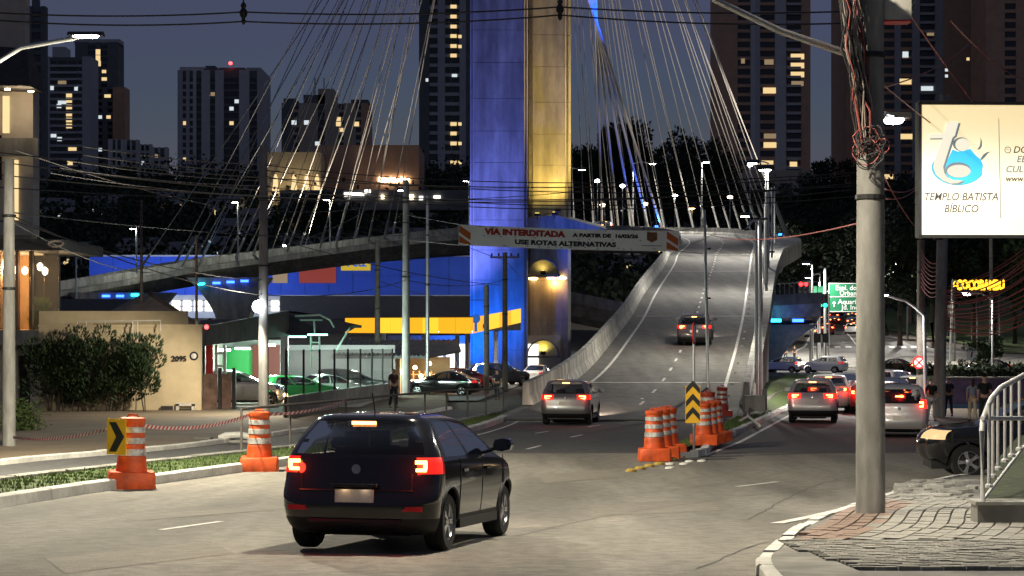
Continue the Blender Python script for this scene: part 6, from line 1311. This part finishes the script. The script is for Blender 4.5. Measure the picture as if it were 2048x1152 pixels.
# blue store beyond the viaduct
bl_ = T('blue_store', 'long low blue store building with white base band behind the left deck', 'building'); d = 305
wb(bl_, 'core', 'concrete_dark', 182, 940, 516, 590, d + .3, 20)
for u in range(178, 940, 48): wb(bl_, 'wall_panel', 'blue_wall', u + .3, min(u + 47.5, 945), 513, 551, d + random.uniform(-.04, .04), .3); wb(bl_, 'wall_panel', 'blue_wall', u + .3, min(u + 47.5, 945), 551.4, 590, d + random.uniform(-.04, .04), .3)
wb(bl_, 'end_wall', 'blue_wall', 178, 181, 513, 590, d + .35, 20); wb(bl_, 'base_band', 'white_wall', 178, 945, 590, 640, d + .05, 20); wb(bl_, 'roof_edge', 'white_wall', 176, 947, 510, 513, d - .1, 20.3)
for u in range(190, 560, 22): wb(bl_, 'base_window', 'shop_white', u, u + 16, 600, 622, d - .1, .15)
for v in (600, 612): wb(bl_, 'band_line', 'concrete_dark', 178, 560, v, v + 1.2, d - .2, .1)
wb(bl_, 'shop_window', 'shop_red', 598, 672, 534, 566, d - .15, .1); wb(bl_, 'shop_window', 'win_dim', 545, 575, 536, 566, d - .15, .1); wb(bl_, 'sign_board', 'petz_yellow', 682, 741, 516, 541, d - .2, .15); put_text('Petz', 1.7, 'petz_blue', bl_, W(713, 526, d - .3), bold=.05, ext=.02)
wb(bl_, 'dark_sheet', 'dark_door', 560, 950, 592, 640, d - .1, .1)  # dark sheet standing in for the dark stretch with trees
for k, (u, pw) in enumerate(((240, 9000), (420, 8500), (620, 2600), (830, 1800))):
    flood(W(u, 640, d - 18), (0, 18, 9), pw, (.55, .66, 1), 120, label=('floodlight on the ground before the blue store, first from the left end', 'floodlight on the ground before the blue store, second from the left end', 'floodlight on the ground before the blue store, third from the left end', 'floodlight on the ground before the blue store, nearest the pylon')[k])
# ------------------------------------------------------------------ skyline towers
mat('tower_brown', (.62, .36, .24), .85, scale=.3, var=.15); mat('tower_grey', (.48, .47, .48), .85, scale=.3, var=.12); mat('tower_pale', (.6, .58, .57), .85, scale=.3, var=.12); mat('tower_dark', (.16, .16, .17), .8, scale=.3, var=.2); mat('tower_beige', (.5, .42, .33), .85, scale=.3, var=.12)
mat('far_glass', (.02, .022, .028), .2, 0, var=0, spec=.6)
def tower(name, label, d, u0, u1, vt, vb, strips, fh, wall, lit=.06, seed=1, depth=None, side='tower_dark', crown=(), lits=()):
    rs = random.Random(seed); o = T(name, label, 'building', (X((u0 + u1) / 2, d), d, Z(vb, d)), group='skyline towers'); w = X(u1, d) - X(u0, d); h = Z(vt, d) - Z(vb, d); depth = depth or w * .8
    MB().bbox(-w / 2 + .3, w / 2 - .3, .6, depth, -14, h - .2).build('core', side, o)
    n = int(h / fh)
    for (a, b, k) in strips:
        xa, xb = -w / 2 + w * a, -w / 2 + w * b
        if k.startswith('p'):
            m = {'p': wall, 'pp': 'tower_pale', 'pd': 'tower_dark', 'pb': 'tower_brown', 'pg': 'tower_grey'}[k]; MB().bbox(xa, xb, 0, depth * .9, -14, h).build('pier', m, o)
        else:
            sp = MB(); 
            for f in range(n): sp.bbox(xa, xb, .15, .62, f * fh - .05, f * fh + fh * (.34 if k != 'b' else .3))
            tag(sp.build('spandrels', wall if k != 'd' else 'tower_dark', o), kind='stuff')
            nw = max(1, int(round((xb - xa) / (2.6 if k != 'b' else 5)))) if k != '1' else 1
            for f in range(n):
                if k == 'b': ublock('balcony', 'tower_grey', o, ((xa + xb) / 2, -.35, f * fh + .25), (xb - xa - .3, 1.0, fh * .26))
                for q in range(nw):
                    ww = (xb - xa) / nw; xc = xa + ww * (q + .5); r = rs.random(); m = 'far_glass'
                    if r < lit: m = rs.choice(('win_warm', 'win_warm', 'win_dim', 'win_cool'))
                    ublock('window', m, o, (xc, .5, f * fh + fh * .66), (ww * .8, .1, fh * .5))
    for (u, v, ww, hh, m) in lits: ublock('lit_window', m, o, (X(u, d) - o.location.x, -.05 + .1, Z(v, d) - o.location.z), (ww, .12, hh))
    for (a, b, hh, m) in crown: MB().bbox(-w / 2 + w * a, -w / 2 + w * b, 1, depth * .7, h - .5, h + hh).build('roof_block', m, o)
    return o
tower('residential_tower', 'slim dark tower top at the far left behind the beige house', 560, 55, 90, 12, 330, [(0, .25, 'p'), (.25, .75, '1'), (.75, 1, 'p')], 3.1, 'tower_dark', .0, 3, crown=((.2, .6, 2, 'tower_dark'),))
tower('residential_tower', 'grey tower with stacked balconies and a column of warm windows, leftmost of the skyline', 900, 84, 182, 113, 360, [(0, .16, 'pg'), (.16, .3, '1'), (.3, .72, 'b'), (.72, .82, '1'), (.82, 1, 'pg')], 3.0, 'tower_grey', .03, 5, crown=((.2, .46, 4.5, 'tower_grey'),), lits=[(138, v, 2.6, 2.0, 'win_warm') for v in (190, 201, 214, 228, 240, 252)] + [(140, 326, 2.4, 2, 'win_warm'), (119, 278, 2, 1.8, 'win_cool'), (118, 212, 2, 1.8, 'win_cool'), (104, 176, 1.5, 1.8, 'win_cool'), (152, 177, 1.5, 1.8, 'win_cool')])
tower('residential_tower', 'dark stepped tower behind the leftmost skyline tower', 960, 150, 236, 84, 360, [(0, .3, 'pd'), (.3, .48, '1'), (.48, .6, 'pd'), (.6, .75, '1'), (.75, 1, 'pd')], 3.1, 'tower_dark', .05, 8, crown=((-.03, 1.03, 1.5, 'tower_grey'),), lits=[(196, 104, 2.2, 2.6, 'win_warm'), (196, 116, 2.2, 2.6, 'win_warm'), (197, 127, 2.2, 2.6, 'win_warm'), (208, 143, 2, 1.5, 'win_warm'), (182, 161, 2.2, 2.2, 'win_warm'), (181, 140, 2, 2, 'win_cool')])
tower('residential_tower', 'dark shoulder block in front of the stepped tower', 950, 180, 250, 174, 360, [(0, .2, 'pd'), (.2, .35, '1'), (.35, .5, 'pd'), (.5, .65, '1'), (.65, 1, 'pb')], 3.1, 'tower_dark', .07, 9, lits=[(215, 192, 3, 1.5, 'win_warm'), (217, 234, 2, 1.5, 'win_warm'), (192, 263, 2, 2, 'win_warm')])
for k, (u0, u1, vt) in enumerate(((216, 246, 278), (244, 276, 279), (274, 302, 288), (298, 334, 294))):
    tower('low_apartments', ('low pale apartment block, first of four under the dark towers', 'low pale apartment block, second of four under the dark towers', 'low pale apartment block, third of four under the dark towers', 'low white apartment block, brightest of four under the dark towers')[k], 780 + 10 * k, u0, u1, vt, 366, [(0, .3, 'pp'), (.3, .5, '1'), (.5, .62, 'pp'), (.62, .85, '1'), (.85, 1, 'pp')], 3.0, 'tower_pale', .12, 20 + k)
tower('office_tower', 'broad pale tower with dark glass middle and a red beacon on its roof', 880, 355, 526, 140, 372, [(0, .06, 'pg'), (.06, .1, '1'), (.1, .14, 'pg'), (.14, .18, '1'), (.18, .22, 'pp'), (.22, .28, 'd'), (.28, .38, 'pp'), (.38, .44, 'd'), (.44, .54, 'pp'), (.54, .72, 'd'), (.72, .84, 'pp'), (.84, .93, 'd'), (.93, 1, 'pg')], 3.2, 'tower_grey', .05, 31, crown=((.02, .3, 1.5, 'tower_pale'), (.32, .44, 2, 'tower_dark'), (.48, .78, 1.2, 'tower_dark'), (.8, .97, 1.2, 'tower_grey')))
bx = MB().lathe([(.02, 0), (.8, .4), (.8, 1.2), (.02, 1.6)], W(461, 130, 880), 8).build('roof_beacon', 'small_red', None); tag(bx, 'small red beacon on the roof of the broad pale tower', 'beacon')
tower('residential_tower', 'brown tower block with aerials and dark top bands left of the pylon', 820, 563, 736, 206, 330, [(0, .14, 'pd'), (.14, .2, '1'), (.2, .42, 'p'), (.42, .5, 'd'), (.5, .66, 'p'), (.66, .72, '1'), (.72, .86, 'p'), (.86, .92, '1'), (.92, 1, 'pb')], 3.1, 'tower_beige', .10, 41, crown=((.02, .16, 2, 'tower_dark'), (.25, .5, 3.5, 'tower_dark'), (.42, .6, 6, 'tower_beige'), (.8, 1, 1.5, 'tower_dark')), lits=[(588, 245, 2, 1.8, 'win_cool'), (613, 245, 2, 1.8, 'win_cool'), (677, 248, 2, 1.8, 'win_warm'), (635, 287, 2, 1.6, 'win_cool'), (713, 248, 2, 1.8, 'win_warm'), (677, 238, 1.8, 1.6, 'win_warm')])
for u in (630, 648): tag(MB().tube([W(u, 190, 822), W(u, 156, 822)], .2, 5).build('roof_aerial', 'black_metal'), 'thin aerial mast on the brown tower roof, %s' % ('left one' if u == 630 else 'right one'), 'aerial')
tower('residential_tower', 'very tall dark tower with one lit window column just left of the pylon', 620, 838, 942, -160, 385, [(0, .2, 'pd'), (.2, .36, '1'), (.36, .5, 'p'), (.5, .62, '1'), (.62, .78, '1'), (.78, .9, 'p'), (.9, 1, 'pd')], 3.0, 'tower_grey', .015, 51, lits=[(907, v, 1.9, 1.1, 'win_warm') for v in (13, 33, 53, 72, 92, 111, 248, 267, 287, 325)] + [(920, v, 1, 1, 'win_warm') for v in (73, 93, 248, 287, 325)] + [(909, 151, 1.6, .9, 'win_cool'), (854, 160, .8, 1, 'win_cool')])
rt = dict(lit=.02)
tower('residential_tower', 'tall brown tower right of the bridge with lit balcony windows', 660, 1434, 1621, -240, 392, [(0, .22, 'pb'), (.22, .36, '1'), (.36, .41, 'pp'), (.41, .46, 'pg'), (.46, .62, '1'), (.62, .68, 'pp'), (.68, .74, 'pp'), (.74, .9, 'b'), (.9, 1, 'pb')], 3.0, 'tower_brown', .03, 61, lits=[(1595, v, 4.4, 1.8, 'win_warm') for v in (113, 131, 149)] + [(1595, 167, 4.0, 1.6, 'win_dim'), (1539, 181, 4.2, 1.9, 'win_warm'), (1538, 124, 3, 1.7, 'win_dim'), (1486, 122, 1.2, 1.6, 'win_dim'), (1540, 272, 4, 1.6, 'win_dim'), (1540, 290, 4.2, 1.8, 'win_warm'), (1587, 329, 2.4, 1.8, 'win_warm')])
tower('residential_tower', 'second brown tower behind the thick concrete pole', 680, 1693, 1946, -240, 400, [(0, .28, 'pb'), (.28, .38, '1'), (.38, .43, 'pg'), (.43, .52, '1'), (.52, .58, 'pg'), (.58, .70, 'b'), (.70, .76, 'pg'), (.76, 1, 'pb')], 3.0, 'tower_brown', .03, 71, lits=[(1811, 163, 4, 1.9, 'win_warm'), (1811, 109, 2, 2, 'win_cool'), (1861, 66, 2.4, 1.8, 'win_dim'), (1813, 273, 4, 1.8, 'win_warm'), (1893, 140, 1, 1, 'win_cool'), (1893, 152, 1, 1, 'win_cool'), (1936, 118, 1, 1, 'win_warm')])
tower('residential_tower', 'third brown tower cut by the right edge above the billboard', 640, 1972, 2160, -240, 400, [(0, .2, 'pb'), (.2, .32, '1'), (.32, .42, 'pb'), (.42, .56, '1'), (.56, 1, 'pb')], 3.0, 'tower_brown', .02, 81)
for k, (u0, u1) in enumerate(((1425, 1640), (1690, 1960))):
    b = T('tower_podium', ('pale podium at the foot of the tall brown tower', 'pale podium at the foot of the second brown tower')[k], 'building'); wb(b, 'wall_body', 'tower_beige', u0, u1, 340 + 40 * (k == 1), 420, 630, 20)
    for q in range(5): wb(b, 'opening', 'tower_dark', u0 + 14 + q * 40, u0 + 40 + q * 40, 366, 388, 629.8, .3)
# mall block with wall light built as glowing cones, brown slab
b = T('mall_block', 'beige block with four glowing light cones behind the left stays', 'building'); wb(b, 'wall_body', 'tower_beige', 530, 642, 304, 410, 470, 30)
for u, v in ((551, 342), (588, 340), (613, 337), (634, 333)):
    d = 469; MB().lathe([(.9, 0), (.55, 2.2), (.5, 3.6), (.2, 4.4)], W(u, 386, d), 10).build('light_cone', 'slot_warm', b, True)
lamp('light', 'POINT', W(595, 388, 462), 1600, (1, .8, .35), b, .5)
b = T('brown_hall', 'low brown hall between the brown tower and the very tall tower', 'building'); wb(b, 'wall_body', 'tower_brown', 636, 838, 290, 410, 480, 30)
for k in range(9): wb(b, 'lit_letter', 'lamp_warm', 758 + k * 7, 763 + k * 7, 354 + (k % 3) * 2, 364 + (k % 2), 479.5, .2)
b = T('shopfront_row', 'row of bright shop fronts far behind the deck left of the pylon', 'building'); wb(b, 'wall_body', 'tower_dark', 560, 940, 380, 420, 420, 10)
for u, v, w_, m in ((708, 388, 40, 'shop_white'), (735, 382, 12, 'shop_white'), (823, 393, 8, 'lamp_warm'), (842, 395, 8, 'shop_white'), (874, 394, 14, 'shop_white'), (765, 392, 5, 'lamp_warm')): wb(b, 'lit_front', m, u - w_ / 2, u + w_ / 2, v - 3, v + 5, 419.6, .3)

# ------------------------------------------------------------------ trees
def tree_meshes(h, r, n, ln, wd, leaf, seed, nb=7):
    rs = random.Random(seed); tr = MB(); clumps = []
    tr.tube([(0, 0, -.5), (rs.gauss(0, .1), 0, h * .2), (rs.gauss(0, .3), rs.gauss(0, .3), h * .55), (0, 0, h * .8)], [h * .028, h * .022, h * .015, h * .006], 8)
    for k in range(nb):
        a = rs.uniform(0, 6.28); z0 = h * rs.uniform(.3, .65); e = Vector((math.cos(a) * r * rs.uniform(.5, .9), math.sin(a) * r * rs.uniform(.5, .9), min(h * .95, z0 + h * rs.uniform(.1, .35))))
        tr.tube([(0, 0, z0), e * .5 + Vector((0, 0, z0 * .55)), e], [h * .011, h * .008, h * .003], 6); clumps.append((e, r * rs.uniform(.28, .45)))
    for k in range(nb * 3):
        v = Vector((rs.gauss(0, .5) * r, rs.gauss(0, .5) * r, h * rs.uniform(.45, .95))); clumps.append((v, r * rs.uniform(.18, .38)))
    def f():
        c, q = random.choice(clumps); v = Vector((random.gauss(0, 1), random.gauss(0, 1), random.gauss(0, .8))).normalized() * (q * random.uniform(.5, 1)); return c + v, (v.x + random.gauss(0, .5), v.y + random.gauss(0, .5), v.z * .6 + random.uniform(-.3, .5))
    return tr.mesh('trunk', 'bark', True), leaf_mb(n, f, ln, wd).mesh('crown', leaf, fix=False)
TM = [tree_meshes(10, 4.2, 7000, .42, .13, 'leaf_dark', s) for s in (1, 2, 3)]; TML = [tree_meshes(8, 2.6, 2600, .4, .12, 'leaf_mid', s) for s in (5, 6)]
def tree(label, x, y, z, s, k=0, light=False, group='dark trees on the hill', name='tree'):
    o = T(name, label, 'tree', (x, y, z), random.uniform(0, 6), group); o.scale = (s, s, s * random.uniform(.95, 1.1)); a, b = (TML if light else TM)[k % (2 if light else 3)]; link('trunk', a, o); link('crown', b, o); return o
gz = lambda x, y: zg(y) if y < 296 else hill_z(x, y)
for k, (u, v, d, lb) in enumerate(((1262, 232, 430, 'tallest dark tree silhouette right of the pylon'), (1225, 275, 425, 'dark tree leaning on the tallest silhouette right of the pylon'), (1175, 290, 420, 'dark round tree next to the pylon at its right'), (1310, 300, 430, 'dark tree between the tallest silhouette and the brown tower'), (1385, 285, 425, 'broad dark tree near the tall brown tower'), (1420, 300, 440, 'dark tree touching the edge of the tall brown tower'), (1345, 320, 410, 'low dark tree under the stays right of the pylon'))):
    x = X(u, d); z = gz(x, d) - 1; t_ = tree(lb, x, d, z, (Z(v, d) - z) / 10.2, k); t_.scale = (t_.scale[0] * .62, t_.scale[1] * .62, t_.scale[2])
for k, (u, v, d, lb) in enumerate(((255, 335, 600, 'dark tree under the low white apartments'), (335, 350, 560, 'dark tree left of the broad pale tower foot'), (420, 385, 470, 'dark tree on the hill before the broad pale tower'), (150, 385, 460, 'dark tree on the hill under the grey balcony tower'), (1655, 320, 560, 'dark tree right of the tall brown tower foot'), (640, 395, 400, 'dark tree before the glowing mall block'))):
    x = X(u, d); z = gz(x, d) - 1; tree(lb, x, d, z, max(.6, (Z(v, d) - z) / 10.2), k)
# wooded hillside read as one mass
def wf():
    while True:
        y = random.uniform(318, 620); u = random.uniform(60, 2050)
        if 1560 < u < 1790 and y < 470: continue
        if u < 960 and y < 330: continue
        x = X(u, y); break
    return (x + random.gauss(0, .5), y, gz(x, y) + abs(random.gauss(2, 2.6))), (random.gauss(0, 1), random.gauss(0, 1), random.gauss(.3, .8))
tag(leaf_mb(80000, wf, 1.3, .5).build('far_woods', 'leaf_dark', fix=False), 'dark wooded hillside behind the bridge', kind='stuff')
# tiny lit houses on the hill
hm = MB().bbox(-3.5, 3.5, 0, 6, 0, 4).mesh('house_wall', 'tower_grey'); hr = MB().add([(-3.8, -.3, 4.004), (3.8, -.3, 4.004), (3.8, 6.3, 4.004), (-3.8, 6.3, 4.004), (-3.8, 3, 5.8), (3.8, 3, 5.8)], [(0, 1, 5, 4), (2, 3, 4, 5), (0, 4, 3), (1, 2, 5), (0, 1, 2, 3)]).mesh('house_roof', 'tower_dark')
wm_ = {m: MB().box((0, -.05, 2), (1.1, .1, 1.1)).mesh('window', m) for m in ('win_warm', 'win_cool', 'far_glass')}
for k in range(44):
    u = random.uniform(90, 930) if k < 24 else random.uniform(1160, 1420) if k < 34 else random.uniform(1640, 2040); y = random.uniform(340, 520); x = X(u, y)
    if 1560 < u < 1800 and y < 480: y = 500; x = X(u, y)
    o = T('hillside_house', 'tiny house with a lit window among the dark trees on the hillside', 'house', (x, y, gz(x, y) + 1.0), random.uniform(-.4, .4), 'houses on the hillside'); link('wall_body', hm, o); link('roof', hr, o)
    for q in (-2, 0, 2): link('window', wm_[random.choice(('win_warm', 'far_glass', 'win_cool', 'far_glass'))], o, (q, 0, 0))
# lights of the road behind the deck
for k, (u, v, m) in enumerate(((1075, 392, 'lamp_warm'), (1245, 372, 'led_cool'), (1205, 410, 'lamp_warm'), (1350, 392, 'led_cool'), (1460, 394, 'lamp_warm'), (1290, 408, 'lamp_bulb'), (1195, 362, 'led_cool'), (1500, 330, 'led_cool'))):
    d = 360; x = X(u, d); zb0 = gz(x, d); o = T('distant_lamp', 'distant lit lamp post on the hill behind the deck, %s from the pylon' % ORD[sorted((1075, 1245, 1205, 1350, 1460, 1290, 1195, 1500)).index(u)], 'street lamp', (x, d, zb0), group='distant lamps behind the deck'); hz = Z(v, d) - zb0; MB().tube([(0, 0, 0), (0, 0, hz)], .1, 6).build('post', 'galv', o); MB().lathe([(.05, -.3), (.45, -.2), (.5, .1), (.05, .3)], (0, 0, hz), 10).build('head', m, o, True)
# roadside trees at the right
for k, (u, y, h) in enumerate(((1760, 285, 11), (1772, 262, 13), (1800, 250, 14), (1822, 280, 14), (1868, 246, 12), (1900, 262, 15), (1948, 250, 13), (1990, 244, 14), (2030, 250, 13), (1725, 330, 12), (1745, 350, 12), (1690, 400, 12), (1665, 420, 12), (1610, 300, 12), (1590, 280, 11))):
    x = X(u, y); tree(('roadside tree on the lawn right of the avenue, %s from the concrete pole' % ORD[k]) if k < 9 else ('roadside tree along the far avenue, %s from the concrete pole' % ORD[k - 9]) , x, y, zg(y) + max(0, (y - 238)) * .05, h / 9, k, group='roadside trees by the avenue', name='roadside_tree')
nt_ = tree('green leafy tree hanging into the picture under the billboard edge', X(2085, 108), 108, zg(108), 1.0, 0, True, name='leafy_tree', group=None); nt_.scale = (.66, .66, 1.5)
tree('small dark young tree beside the black sedan on the cross road', X(1972, 140), 140, zg(140), .42, 1, True, name='young_tree', group=None)
# overpass behind the right-hand trees
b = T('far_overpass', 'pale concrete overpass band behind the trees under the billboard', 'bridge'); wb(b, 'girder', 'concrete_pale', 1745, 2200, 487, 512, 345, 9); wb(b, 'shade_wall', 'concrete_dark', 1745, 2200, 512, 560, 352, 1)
for u in (1800, 1960, 2100): wb(b, 'pier', 'concrete_dark', u, u + 14, 512, 640, 346, 3)
# painted wall and people on the side pavement
pw = T('painted_wall', 'purple and blue painted low wall behind the walking pair', 'wall'); mat('purple_paint', (.14, .11, .22), .8, scale=.9, var=.5, stains=.3); mat('blue_paint', (.12, .25, .4), .8, scale=1, var=.4)
wb(pw, 'wall_body', 'purple_paint', 1893, 2120, 757, 842, 88, .3); wb(pw, 'lower_band', 'blue_paint', 1893, 1985, 808, 842, 87.95, .04); wb(pw, 'coping', 'concrete_dark', 1891, 2122, 754, 757.5, 87.9, .5)
hd_ = T('clipped_hedge', 'low dark hedge along the top of the painted wall', 'hedge', (X(1900, 90), 90, Z(757, 90))); leaf_mb(2500, lambda: ((random.uniform(0, 5), random.uniform(0, 1), abs(random.gauss(.1, .18))), (random.gauss(0, 1), random.gauss(0, 1), 1)), .25, .06).build('foliage', 'leaf_dark', hd_, fix=False)
hd2 = T('clipped_hedge', 'dark hedge line closing the side street behind the queue', 'hedge', (X(1722, 168), 166, zg(166))); leaf_mb(5000, lambda: ((random.uniform(0, 22), random.uniform(0, 1.4), abs(random.gauss(.5, .3))), (random.gauss(0, 1), random.gauss(0, 1), 1)), .4, .1).build('foliage', 'leaf_dark', hd2, fix=False)

# ------------------------------------------------------------------ people
_ts = bpy.data.scenes.new('tmp')
def skinned(name, joints, edges, m, parent, sub=1):
    me = bpy.data.meshes.new(name); me.from_pydata([j[0] for j in joints], edges, []); o = bpy.data.objects.new(name, me); _ts.collection.objects.link(o)
    md = o.modifiers.new('skin', 'SKIN'); 
    for i, j in enumerate(joints): me.skin_vertices[0].data[i].radius = (j[1], j[2] if len(j) > 2 else j[1])
    me.skin_vertices[0].data[0].use_root = True
    s = o.modifiers.new('sub', 'SUBSURF'); s.levels = sub; s.render_levels = sub
    
    with bpy.context.temp_override(scene=_ts, view_layer=_ts.view_layers[0]): new = bpy.data.meshes.new_from_object(o.evaluated_get(bpy.context.evaluated_depsgraph_get()))
    pass; bpy.data.objects.remove(o); bpy.data.meshes.remove(me)
    new.polygons.foreach_set('use_smooth', [True] * len(new.polygons)); new.materials.clear(); new.materials.append(M[m]); return link(name, new, parent)
def person(label, pos, face, h=1.68, top='cloth_black', legs='cloth_grey', stride=.12, arm=.1, hairlen=0, shoe='trim_black', hold=False):
    o = T('person', label, 'person', pos, face); k = h / 1.72; s = stride; v = lambda x, y, z: (x * k, y * k, z * k)
    # local: faces -Y
    J = [(v(0, 0, .95), .13 * k, .10 * k), (v(0, 0, 1.12), .125 * k, .09 * k), (v(0, 0, 1.32), .16 * k, .10 * k), (v(0, 0, 1.44), .09 * k, .07 * k), (v(0, -.01, 1.52), .05 * k), (v(0, -.02, 1.60), .085 * k, .095 * k), (v(0, -.015, 1.68), .075 * k, .085 * k)]
    E = [(0, 1), (1, 2), (2, 3), (3, 4), (4, 5), (5, 6)]
    for sg in (1, -1):
        a = len(J); f = s * sg
        J += [(v(.09 * sg, 0, .88), .085 * k), (v(.10 * sg, -f - .02, .49), .06 * k), (v(.10 * sg, -f * 1.2 + (.08 if f < 0 else 0), .10), .042 * k), (v(.11 * sg, -f * 1.2 - .10 + (.08 if f < 0 else 0), .04), .04 * k)]; E += [(0, a), (a, a + 1), (a + 1, a + 2), (a + 2, a + 3)]
        b = len(J); g = -f * .9 - (.12 if hold else 0)
        J += [(v(.19 * sg, 0, 1.40), .058 * k), (v(.23 * sg, g * -.3 + .03, 1.13), .045 * k), (v(.22 * sg, -g * .3 - .06 - (.15 if hold else 0), .90 + (.15 if hold else 0)), .033 * k), (v(.215 * sg, -g * .3 - .09 - (.17 if hold else 0), .82 + (.16 if hold else 0)), .035 * k, .022 * k)]; E += [(3, b), (b, b + 1), (b + 1, b + 2), (b + 2, b + 3)]
    body = skinned('body', J, E, 'skin', o)
    LJ = [(J[0][0], .145 * k, .115 * k)]; LE = []
    SJ = [(v(0, 0, .98), .145 * k, .112 * k), (v(0, 0, 1.14), .14 * k, .105 * k), (v(0, 0, 1.32), .172 * k, .112 * k), (v(0, 0, 1.43), .10 * k, .08 * k)]; SE = [(0, 1), (1, 2), (2, 3)]
    for q, sg in enumerate((1, -1)):
        a = 7 + q * 8; n = len(LJ); LJ += [(J[a][0], .10 * k), (J[a + 1][0], .075 * k), (J[a + 2][0], .06 * k)]; LE += [(0, n), (n, n + 1), (n + 1, n + 2)]
        b = a + 4; n = len(SJ); mid = tuple(Vector(J[b][0]).lerp(Vector(J[b + 1][0]), .75)); SJ += [(J[b][0], .075 * k), (mid, .062 * k)]; SE += [(3, n), (n, n + 1)]
        skinned('shoe', [(J[a + 2][0], .045 * k), (v(.105 * sg, J[a + 2][0][1] / k - .02, .045), .05 * k, .045 * k), (v(.11 * sg, J[a + 2][0][1] / k - .15, .035), .045 * k, .035 * k)], [(0, 1), (1, 2)], shoe, o)
    skinned('trousers', LJ, LE, legs, o); skinned('shirt', SJ, SE, top, o)
    HJ = [(v(0, .02, 1.655), .092 * k, .10 * k), (v(0, .005, 1.70), .075 * k, .085 * k)] + ([(v(0, .07, 1.55), .07 * k, .05 * k), (v(0, .08, 1.42), .06 * k, .035 * k)] if hairlen else []); skinned('hair', HJ, [(0, 1)] + ([(0, 2), (2, 3)] if hairlen else []), 'hair', o)
    for sg in (1, -1):
        MB().box(v(.03 * sg, -.108, 1.625), (.02 * k, .012, .01)).build('eye', 'hair', o); MB().lathe([(.005, -.01), (.022 * k, 0), (.005, .01)], v(.088 * sg, -.01, 1.61), 8, 'X').build('ear', 'skin', o)
    MB().box(v(0, -.12, 1.60), (.022 * k, .03, .04)).build('nose', 'skin', o); MB().box(v(0, -.108, 1.562), (.045 * k, .01, .01)).build('mouth', 'red_paint', o)
    return o
for n_, c in (('cloth_black', (.012, .012, .014)), ('cloth_grey', (.28, .27, .26)), ('cloth_cream', (.55, .45, .30)), ('cloth_blue', (.22, .24, .30)), ('cloth_dark', (.03, .03, .04)), ('cloth_red', (.25, .03, .04)), ('cloth_brown', (.06, .03, .025))): mat(n_, c, .9, var=.15, scale=12)
pr = lambda u, v, dz=.16: G(u, v, dz)
person('person in a black shirt and pale trousers standing on the side pavement by the pole', pr(1863, 843), R(15), 1.55, 'cloth_black', 'cloth_grey', .06, hold=True)
person('person in grey top and cream trousers walking away along the painted wall', pr(1945, 843), R(172), 1.5, 'cloth_blue', 'cloth_cream', .15, hairlen=1)
person('person in dark clothes walking away beside the one in cream trousers', pr(1969, 850), R(176), 1.72, 'cloth_black', 'cloth_dark', .13)
person('person in dark clothes standing behind the pole on the side pavement', pr(1897, 833), R(190), 1.5, 'cloth_dark', 'cloth_dark', .08)
person('person in a dark brown coat standing by the car lot fence', pr(787, 816, .1), R(40), 1.78, 'cloth_brown', 'cloth_dark', .06)
person('person in dark clothes walking near the dark poles before the pylon', pr(994, 800, .05), R(170), 1.6, 'cloth_dark', 'cloth_dark', .12)
person('small distant person in dark clothes under the lower viaduct, left one', (X(1571, 222), 222, zg(222)), R(20), 1.7, 'cloth_dark', 'cloth_dark'); person('small distant person in dark clothes under the lower viaduct, right one', (X(1589, 222), 222, zg(222)), R(-30), 1.7, 'cloth_dark', 'cloth_dark')
bpy.data.scenes.remove(_ts)
